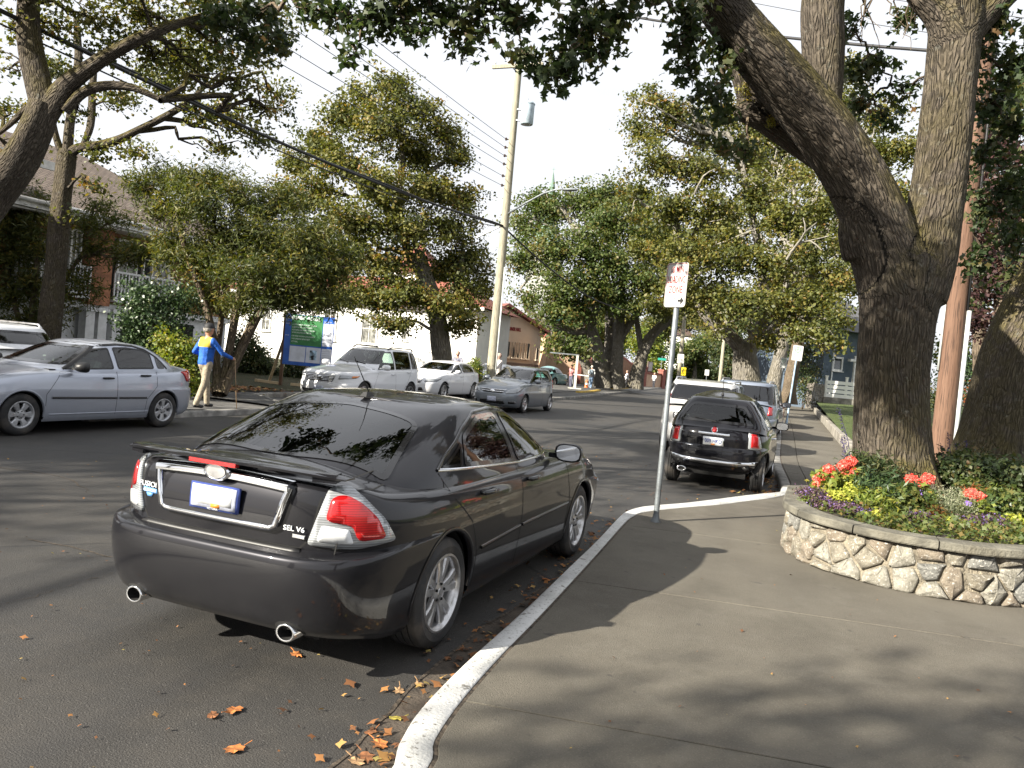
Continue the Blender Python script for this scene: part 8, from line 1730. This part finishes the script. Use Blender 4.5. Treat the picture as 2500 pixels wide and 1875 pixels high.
# ---- planter
def planter():
    CX, CY, R_ = .97, 8.42, 1.20; back = 9.55
    t = thing('stone_planter', 'low round planter of pale fieldstones with a flat cap round the forked oak', 'planter', (CX, CY, .13))
    def outline(r, n=120):      # closed path, s=0 at left rear, running along the left side, round the front, up the right side
        P = []; Ls = back-CY
        a = [(-r, Ls*(1-i/10)) for i in range(10)]; f = [(r*math.cos(PI+PI*i/40), r*math.sin(PI+PI*i/40)) for i in range(41)]; c_ = [(r, Ls*(i+1)/10) for i in range(10)]; bk = [(r*math.cos(PI*i/40), Ls+r*math.sin(PI*i/40)) for i in range(1, 40)]
        return np.array(a+f+c_+bk)
    def at(s_, r):              # point and outward normal at arc length measured on radius R_
        Ls = back-CY
        if s_ < Ls: p, n = (-r, Ls-s_), (-1, 0)
        elif s_ < Ls+PI*R_: a = PI+(s_-Ls)/R_; p, n = (r*math.cos(a), r*math.sin(a)), (math.cos(a), math.sin(a))
        else: p, n = (r, s_-Ls-PI*R_), (1, 0)
        return np.array(p), np.array(n)
    mort = simple('planter_mortar', (.23, .20, .15), .9, var=.25, vs=12, bs=1, bd=.01, bscale=60); core = outline(R_-.034); n = len(core)
    b = MB(); H_ = .40; b.add([(x*1.02, y*1.0, 0) for x, y in core]+[(x, y, H_) for x, y in core]+[(x*.78, y*.84, H_) for x, y in core], [(i, (i+1) % n, n+(i+1) % n, n+i) for i in range(n)]+[(n+i, n+(i+1) % n, 2*n+(i+1) % n, 2*n+i) for i in range(n)]); b.build('mortar_wall', mort, t, smooth=True)
    b = MB(); so_ = outline(R_-.20); n2 = len(so_); b.add([(x, y, H_+.015+.03*math.sin(x*9)*math.cos(y*7)) for x, y in so_]+[(0, .5, H_+.06)], [(i, (i+1) % n2, n2) for i in range(n2)]); b.build('soil', MATS['soil'], t, smooth=True)
    # stones: relaxed cells on the unrolled wall face
    Lw = (back-CY)*2+PI*R_; pts = []
    r2 = np.random.default_rng(11); cand = r2.uniform([0, 0], [Lw, H_], (4000, 2))
    for c in cand:
        if all(((c-p)*np.array([.85, 1.25]))@((c-p)*np.array([.85, 1.25])) > .150**2 for p in pts): pts.append(c)
    pts = np.array(pts)
    sm = []
    for i, (a, d) in enumerate((((.25, .23, .185), (.15, .132, .10)), ((.30, .285, .245), (.18, .168, .135)), ((.21, .208, .192), (.13, .128, .118)), ((.24, .205, .16), (.15, .122, .09)))):
        m, nt, bb = nodes_of('fieldstone_%s' % 'abcd'[i]); v = objco(nt, True); c_ = mixc(nt, noise(nt, v, 9, 6, .65, .35, .65), d, a); c_ = mixc(nt, noise(nt, v, 45, 4, .6, .56, .68), c_, (.48, .46, .42)); c_ = mixc(nt, noise(nt, v, 25, 5, .6, .60, .72), c_, (.07, .06, .05)); nt.links.new(c_, bb.inputs['Base Color']); bb.inputs['Roughness'].default_value = .85; bump(nt, bb, noise(nt, v, 32, 6, .7, .3, .7), .9, .012); sm.append(m)
    def stone(poly, c, zoff=0, dome=.05, name='stone', hb=None):
        k = len(poly); V = []; rings = ((1.0, -.03), (1.0, .006), (.93, .022), (.72, .024+dome*.8), (.38, .024+dome))
        ph = r2.uniform(0, 6); tilt = r2.normal(0, .16, 2)
        for q, (sc, o) in enumerate(rings):
            for i in range(k):
                p = c+(poly[i]-c)*sc; d = p-c; o2 = o+(d@tilt)*.8*(1-sc*.4)+(.006*math.sin(i*2.1+ph) if q > 1 else 0); pp, nn = at(float(np.clip(p[0], 0, Lw)), R_+ (0 if p[1] > .06 else .0)+.05*(1-p[1]/H_)*.6-.042); V.append((*(pp+nn*o2), float(p[1])+zoff))
        pp, nn = at(float(c[0]), R_+.05*(1-c[1]/H_)*.6-.042); V.append((*(pp+nn*(.028+dome)), float(c[1])))
        F = [(q*k+i, q*k+(i+1) % k, (q+1)*k+(i+1) % k, (q+1)*k+i) for q in range(len(rings)-1) for i in range(k)]+[((len(rings)-1)*k+i, (len(rings)-1)*k+(i+1) % k, len(rings)*k) for i in range(k)]
        b = MB(); b.add(V, F); b.build(name, sm[r2.integers(4)], t, sharp=50)
    for i, p in enumerate(pts):
        poly = [np.array(x) for x in ((max(0, p[0]-.3), 0), (min(Lw, p[0]+.3), 0), (min(Lw, p[0]+.3), H_-.005), (max(0, p[0]-.3), H_-.005))]
        d = np.linalg.norm(pts-p, axis=1)
        for j in np.argsort(d)[1:14]:
            q = pts[j]; mpt = (p+q)/2; nn = (p-q)/np.linalg.norm(p-q); poly = [np.array(x) for x in clip_half(poly, mpt+nn*.009*r2.uniform(.2, 2.), nn)]
            if len(poly) < 3: break
        if len(poly) < 3 or abs(area(poly)) < .0012: continue
        ps = smooth_poly(poly, .012, 1); ps = ps+r2.normal(0, .0055, ps.shape)
        stone(list(ps), np.mean(ps, 0), 0, r2.uniform(.004, .026))
    # cap pieces
    capm = simple('planter_cap', (.130, .122, .097), .85, var=.25, vs=5, bs=.8, bd=.006, bscale=30, world=True, dirt=(.10, .09, .065), ds=4)
    cuts = [0, .55, 1.12, 1.75, 2.38, 3.02, 3.66, 4.30, 4.9, Lw]
    for a, c_ in zip(cuts[:-1], cuts[1:]):
        b = MB(); k = 8; V = []
        for i in range(k+1):
            s_ = a+.006+(c_-a-.012)*i/k
            for rr, z in ((R_+.045, H_), (R_+.052, H_+.012), (R_+.048, H_+.060), (R_+.035, H_+.070), (R_-.16, H_+.072), (R_-.175, H_+.06), (R_-.175, H_)): pp, nn = at(s_, rr); V.append((*pp, z+.0015*math.sin(s_*9)))
        F = [(i*7+j, (i+1)*7+j, (i+1)*7+(j+1) % 7, i*7+(j+1) % 7) for i in range(k) for j in range(7)]+[tuple(range(7)), tuple(k*7+j for j in range(6, -1, -1))]
        b.add(V, F); b.build('cap_stone', capm, t, sharp=35)
    planting(CX, CY, .13+H_)
def planting(CX, CY, Z0):
    M_coral = leafmat('coral_petals', [(.70, .06, .05), (.82, .12, .09), (.85, .20, .15), (.85, .26, .20), (.9, .35, .28)], .6, .2); M_purple = leafmat('purple_petals', [(.12, .05, .35), (.20, .09, .50), (.28, .14, .60), (.34, .2, .62), (.5, .35, .7)], .6, .25); M_lob = leafmat('lobelia_mix', [(.05, .06, .02), (.09, .055, .04), (.12, .06, .10), (.14, .09, .30), (.28, .20, .50)], .6, .2); M_lime = leafmat('lime_leaves', [(.12, .16, .02), (.20, .25, .03), (.30, .34, .05), (.36, .38, .07), (.42, .36, .10)], .6, .25); M_lav = leafmat('lavender_leaves', [(.06, .085, .04), (.09, .12, .06), (.14, .17, .10), (.22, .25, .17), (.30, .32, .24)], .7, .2); M_salv = simple('salvia_purple', (.035, .025, .09), .7)
    def cushion(name, lab, c, r, lm, size, dens, per, shape='quad', cat='plant', grp=None, rc=.05):
        t = thing(name, lab, cat, (c[0], c[1], Z0-.02), 0, grp); o = np.array((c[0], c[1], Z0-.02)); P, N_, T, _ = crown_points([(np.array(c), np.array(r))], dens, rc, per, .9, .4); k = P[:, 2] > Z0-.05; link('foliage', leaf_mesh('foliage', P[k]-o, N_[k], size, T[k], lm, shape), t)
        b = MB(); 
        for i in range(4): b.tube([(rng.normal(0, .01), rng.normal(0, .01), 0), (rng.normal(0, r[0]*.4), rng.normal(0, r[1]*.4), max(.03, c[2]-Z0+r[2]*.3))], [.006, .003], 5)
        b.build('stems', B_brown, t, kind='stuff'); return t, o
    def geranium(u, v, d, heads, lab, rr=.11):
        c = A(u, v+22, d); t, o = cushion('geranium', lab, c, (rr, rr, .09), L_bright, .065, 30, 12, 'lobe', 'flower', 'coral geraniums in the planter')
        for (hu, hv) in heads:
            h = A(hu, hv, d-.03); P, N_, T, _ = crown_points([(h, (.038, .038, .028))], 120, .010, 8, .9, .3); link('flower_head', leaf_mesh('flower_head', P-o, N_, .026, T, M_coral, 'lobe'), t)
            b = MB(); b.tube([(0, 0, .02), tuple(h-o-np.array([0, 0, .01]))], [.004, .003], 5); b.build('flower_stem', L_bright, t)
    geranium(1790, 1025, 8.15, [(1772, 1034), (1790, 1014), (1797, 1038), (1770, 1050)], 'coral geranium at the left edge of the planter'); geranium(1828, 1020, 8.2, [(1822, 1006), (1838, 996), (1842, 1020), (1826, 1030)], 'coral geranium right of the leftmost geranium'); geranium(1980, 1055, 8.0, [(1970, 1036), (1980, 1044), (2004, 1034)], 'coral geranium in front of the oak trunk'); geranium(2106, 1085, 7.9, [(2098, 1066), (2114, 1072)], 'coral geranium right of the lavender bush')
    def petunia(u, v, d, lab):
        h = A(u, v, d); t = thing('petunia', lab, 'flower', (h[0], h[1], Z0-.02), 0, 'purple petunias in the planter'); o = np.array((h[0], h[1], Z0-.02)); n = 10; b = MB(); tocam = Vector(EYEP-h).normalized(); x = tocam.cross(Vector((0, 0, 1))).normalized(); y = x.cross(tocam); P = [Vector(h-o)-tocam*.018]
        P += [Vector(h-o)+x*(.040*(1+.12*math.cos(5*2*PI*i/n))*math.cos(2*PI*i/n))+y*(.040*(1+.12*math.cos(5*2*PI*i/n))*math.sin(2*PI*i/n))+tocam*.006*(-1)**i for i in range(n)]; b.add(P, [(0, 1+i, 1+(i+1) % n) for i in range(n)]); b.build('bloom', simple('petunia_petal', (.24, .12, .55), .6, var=.2, vs=30) if 'petunia_petal' not in MATS else MATS['petunia_petal'], t, smooth=True)
        b = MB(); b.tube([(0, 0, 0), tuple(Vector(h-o)-tocam*.02)], .003, 5); b.build('flower_stem', L_bright, t); P, N_, T, _ = crown_points([(h-np.array([0, 0, .06]), (.06, .06, .04))], 30, .02, 8); link('foliage', leaf_mesh('foliage', P-o, N_, .035, T, L_bright), t)
    for u, v, d, l in ((1984, 1064, 7.85, 'purple petunia beside the front of the oak trunk'), (1938, 1093, 7.7, 'purple petunia lower left of the others'), (1918, 1098, 7.72, 'purple petunia half turned away, leftmost'), (2090, 1090, 7.8, 'purple petunia in the shade right of the lavender'), (2140, 1062, 8.2, 'pale purple petunia in the dark at the right')): petunia(u, v, d, l)
    cu = cushion
    n = 5200; a_ = rng.uniform(0, 2*PI, n); r_ = np.sqrt(rng.random(n))*1.0; P = np.stack([CX+r_*np.cos(a_), CY+.3+r_*np.sin(a_)*1.25, Z0+.02+np.abs(rng.normal(0, .045, n))+.05*np.clip(1-r_, 0, 1)], -1); P = P[np.hypot(P[:, 0]-CX, np.minimum(P[:, 1]-CY, 0)) < .98]
    link('ground_cover', leaf_mesh('ground_cover', P, rng.normal(0, .6, P.shape)+np.array([0, 0, .8]), .042, rng.normal(.45, .25, len(P)), L_oak2, 'lobe'), None, 'low mixed green ground cover filling the stone planter', 'ground cover', None, 'stuff')
    for i in range(16):
        u, v = rng.uniform(1745, 2200), rng.uniform(1050, 1118); d = 8.35-(v-1050)/68*.75; lm = [L_oak2, L_bright, L_glossy, L_rust, L_dark][i % 5]; w_ = ['light green', 'yellow green', 'glossy green', 'reddish', 'dark green'][i % 5]
        cushion('bedding_plant', w_+' leafy bedding plant '+['in front of the leftmost geranium', 'under the dark shrub left of the trunk', 'in front of the oak trunk', 'left of the lavender bush', 'right of the lavender bush', 'at the right end of the bed'][int(np.searchsorted([1800, 1880, 1960, 2040, 2120], u))]+(', at the rim' if v > 1088 else ', back row'), A(u, v, d), (rng.uniform(.06, .12), .08, rng.uniform(.05, .11)), lm, rng.uniform(.03, .05), 34, 10, ['lobe', 'lance'][i % 2], 'plant', 'bedding plants in the stone planter', .035)
    cu('shrub', 'leafy dark shrub left of the oak trunk base in the planter', A(1880, 1015, 8.35), (.26, .22, .13), L_dark, .07, 22, 12, 'lance', 'shrub'); cu('shrub', 'low green leafy shrub in the middle of the planter', A(1900, 1058, 8.0), (.30, .22, .12), L_glossy, .065, 26, 12, 'lance', 'shrub'); cu('shrub', 'bright star leaved plant below the dark shrub', A(1890, 1085, 7.75), (.20, .16, .08), L_bright, .055, 30, 12, 'lance', 'plant')
    cu('shrub', 'green leafy plant between the petunias', A(1960, 1085, 7.75), (.17, .15, .10), L_oak2, .05, 30, 12, 'lobe', 'plant'); cu('shrub', 'dark shrub filling the right of the planter', A(2140, 1025, 8.6), (.42, .35, .16), L_dark, .06, 24, 14, 'quad', 'shrub'); cu('shrub', 'dark foliage behind the lavender bush', A(2060, 1020, 8.7), (.2, .2, .12), L_dark, .05, 24, 14, 'quad', 'shrub'); cu('shrub', 'green plant at the right end of the planter rim', A(2170, 1095, 7.9), (.24, .18, .10), L_oak2, .05, 26, 12, 'lobe', 'plant')
    for i, (u, v, d, a, l) in enumerate(((1755, 1068, 7.95, .12, 'purple lobelia tuft at the far left of the planter rim'), (1790, 1088, 7.75, .15, 'purple lobelia tuft left of the lime cushion'), (1835, 1104, 7.55, .17, 'purple lobelia mat spilling over the left rim'), (1985, 1122, 7.45, .14, 'blue lobelia patch behind the middle cap stone'), (2095, 1130, 7.5, .15, 'blue lobelia patch right of the lime cushion'), (2140, 1128, 7.6, .14, 'blue lobelia patch near the right rim'))): cu('lobelia', l, A(u, v, d), (a, .08, .045), M_lob, .020, 70, 14, 'quad', 'flower', 'purple lobelia along the planter rim', .02)
    for u, v, d, a, l in ((1893, 1120, 7.42, .09, 'lime green cushion plant at the rim under the petunias'), (2052, 1137, 7.42, .09, 'lime green cushion plant at the rim in the middle'), (2190, 1128, 7.65, .12, 'lime green cushion plant at the right end of the rim'), (1812, 1075, 7.75, .06, 'small lime green cushion among the lobelia'), (1845, 1062, 7.9, .09, 'pale lime leaved plant behind the lobelia')): cu('cushion_plant', l, A(u, v, d), (a, .07, .04), M_lime, .028, 70, 14, 'lobe', 'plant', None, .02)
    # lavender: upright spikes
    c = A(2055, 1100, 7.8); t = thing('lavender', 'grey green lavender bush with upright spikes in the middle of the planter', 'plant', (c[0], c[1], Z0)); n = 420; a = rng.uniform(0, 2*PI, n); r = np.sqrt(rng.random(n))*.10; bx = np.stack([r*np.cos(a), r*np.sin(a), np.zeros(n)], -1); tp = bx*2.6+np.stack([rng.normal(0, .03, n), rng.normal(0, .03, n), rng.uniform(.18, .36, n)], -1); P = []; N_ = []; T = []
    for i in range(n):
        for j in range(9): f = .25+.75*j/8; P.append(bx[i]+(tp[i]-bx[i])*f); N_.append(rng.normal(size=3)); T.append(f*.9*rng.uniform(.6, 1.1))
    link('foliage', leaf_mesh('foliage', np.array(P), np.array(N_), .022, np.array(T), M_lav, 'lance'), t)
    for (u0, v0, u1, v1, d, l) in ((1842, 965, 1812, 885, 8.6, 'dark salvia spike leaning left of the oak trunk'), (1838, 985, 1818, 948, 8.5, 'short dark salvia spike left of the oak trunk'), (2052, 985, 2048, 935, 9.2, 'dark salvia spike in front of the brown pole'), (2040, 985, 2033, 962, 9.2, 'short dark salvia spike left of the brown pole'), (2078, 1000, 2088, 955, 9.1, 'dark salvia spike in front of the white conduit'), (2060, 1000, 2066, 960, 9.1, 'dark salvia spike between pole and conduit')):
        p, q = A(u0, v0+60, d), A(u1, v1, d); t = thing('salvia', l, 'flower', (p[0], p[1], Z0), 0, 'dark salvia spikes in the planter'); o = np.array((p[0], p[1], Z0)); b = MB(); b.tube([tuple(p-o), tuple((p+q)/2-o+np.array([.02, 0, .02])), tuple(q-o)], [.005, .004, .002], 5); b.build('stem', M_salv, t)
        f = np.repeat(np.linspace(.35, 1, 16), 5); P = p+(q-p)*f[:, None]+rng.normal(0, .009, (80, 3)); link('flower_spike', leaf_mesh('flower_spike', P-o, rng.normal(size=(80, 3)), .022, rng.random(80), MATS['salvia_purple'], 'quad'), t)
    # trailing twigs with tiny leaves in front of the brown pole
    t = thing('climber', 'thin trailing twigs with tiny leaves across the brown pole', 'plant', tuple(A(2090, 1000, 9.6)[:2])+(Z0,)); o = np.array(t.location); br = []; P = []
    for k in range(16):
        p = A(2040+rng.uniform(0, 70), 1010, 9.6); dirx = rng.choice([-1, 1]); pts = [p]
        for j in range(7): pts.append(pts[-1]+np.array([dirx*rng.uniform(.0, .06), rng.normal(0, .02), rng.uniform(-.01, .085)]))
        pts = np.array(pts); br.append((pts-o, np.linspace(.005, .002, 8))); f = catmull(pts, 5); P.append(f[rng.integers(0, len(f), 26)]+rng.normal(0, .012, (26, 3)))
    link('twigs', limbs_mesh('twigs', br, B_brown, 6, 2), t, kind='stuff'); P = np.concatenate(P); link('foliage', leaf_mesh('foliage', P-o, rng.normal(size=P.shape), .026, rng.random(len(P))*.6, L_dark), t)
ground()
buildings()
street_cars()
planter()
plants_and_trees()
poles_wires()
signs()
board()
people()
litter()
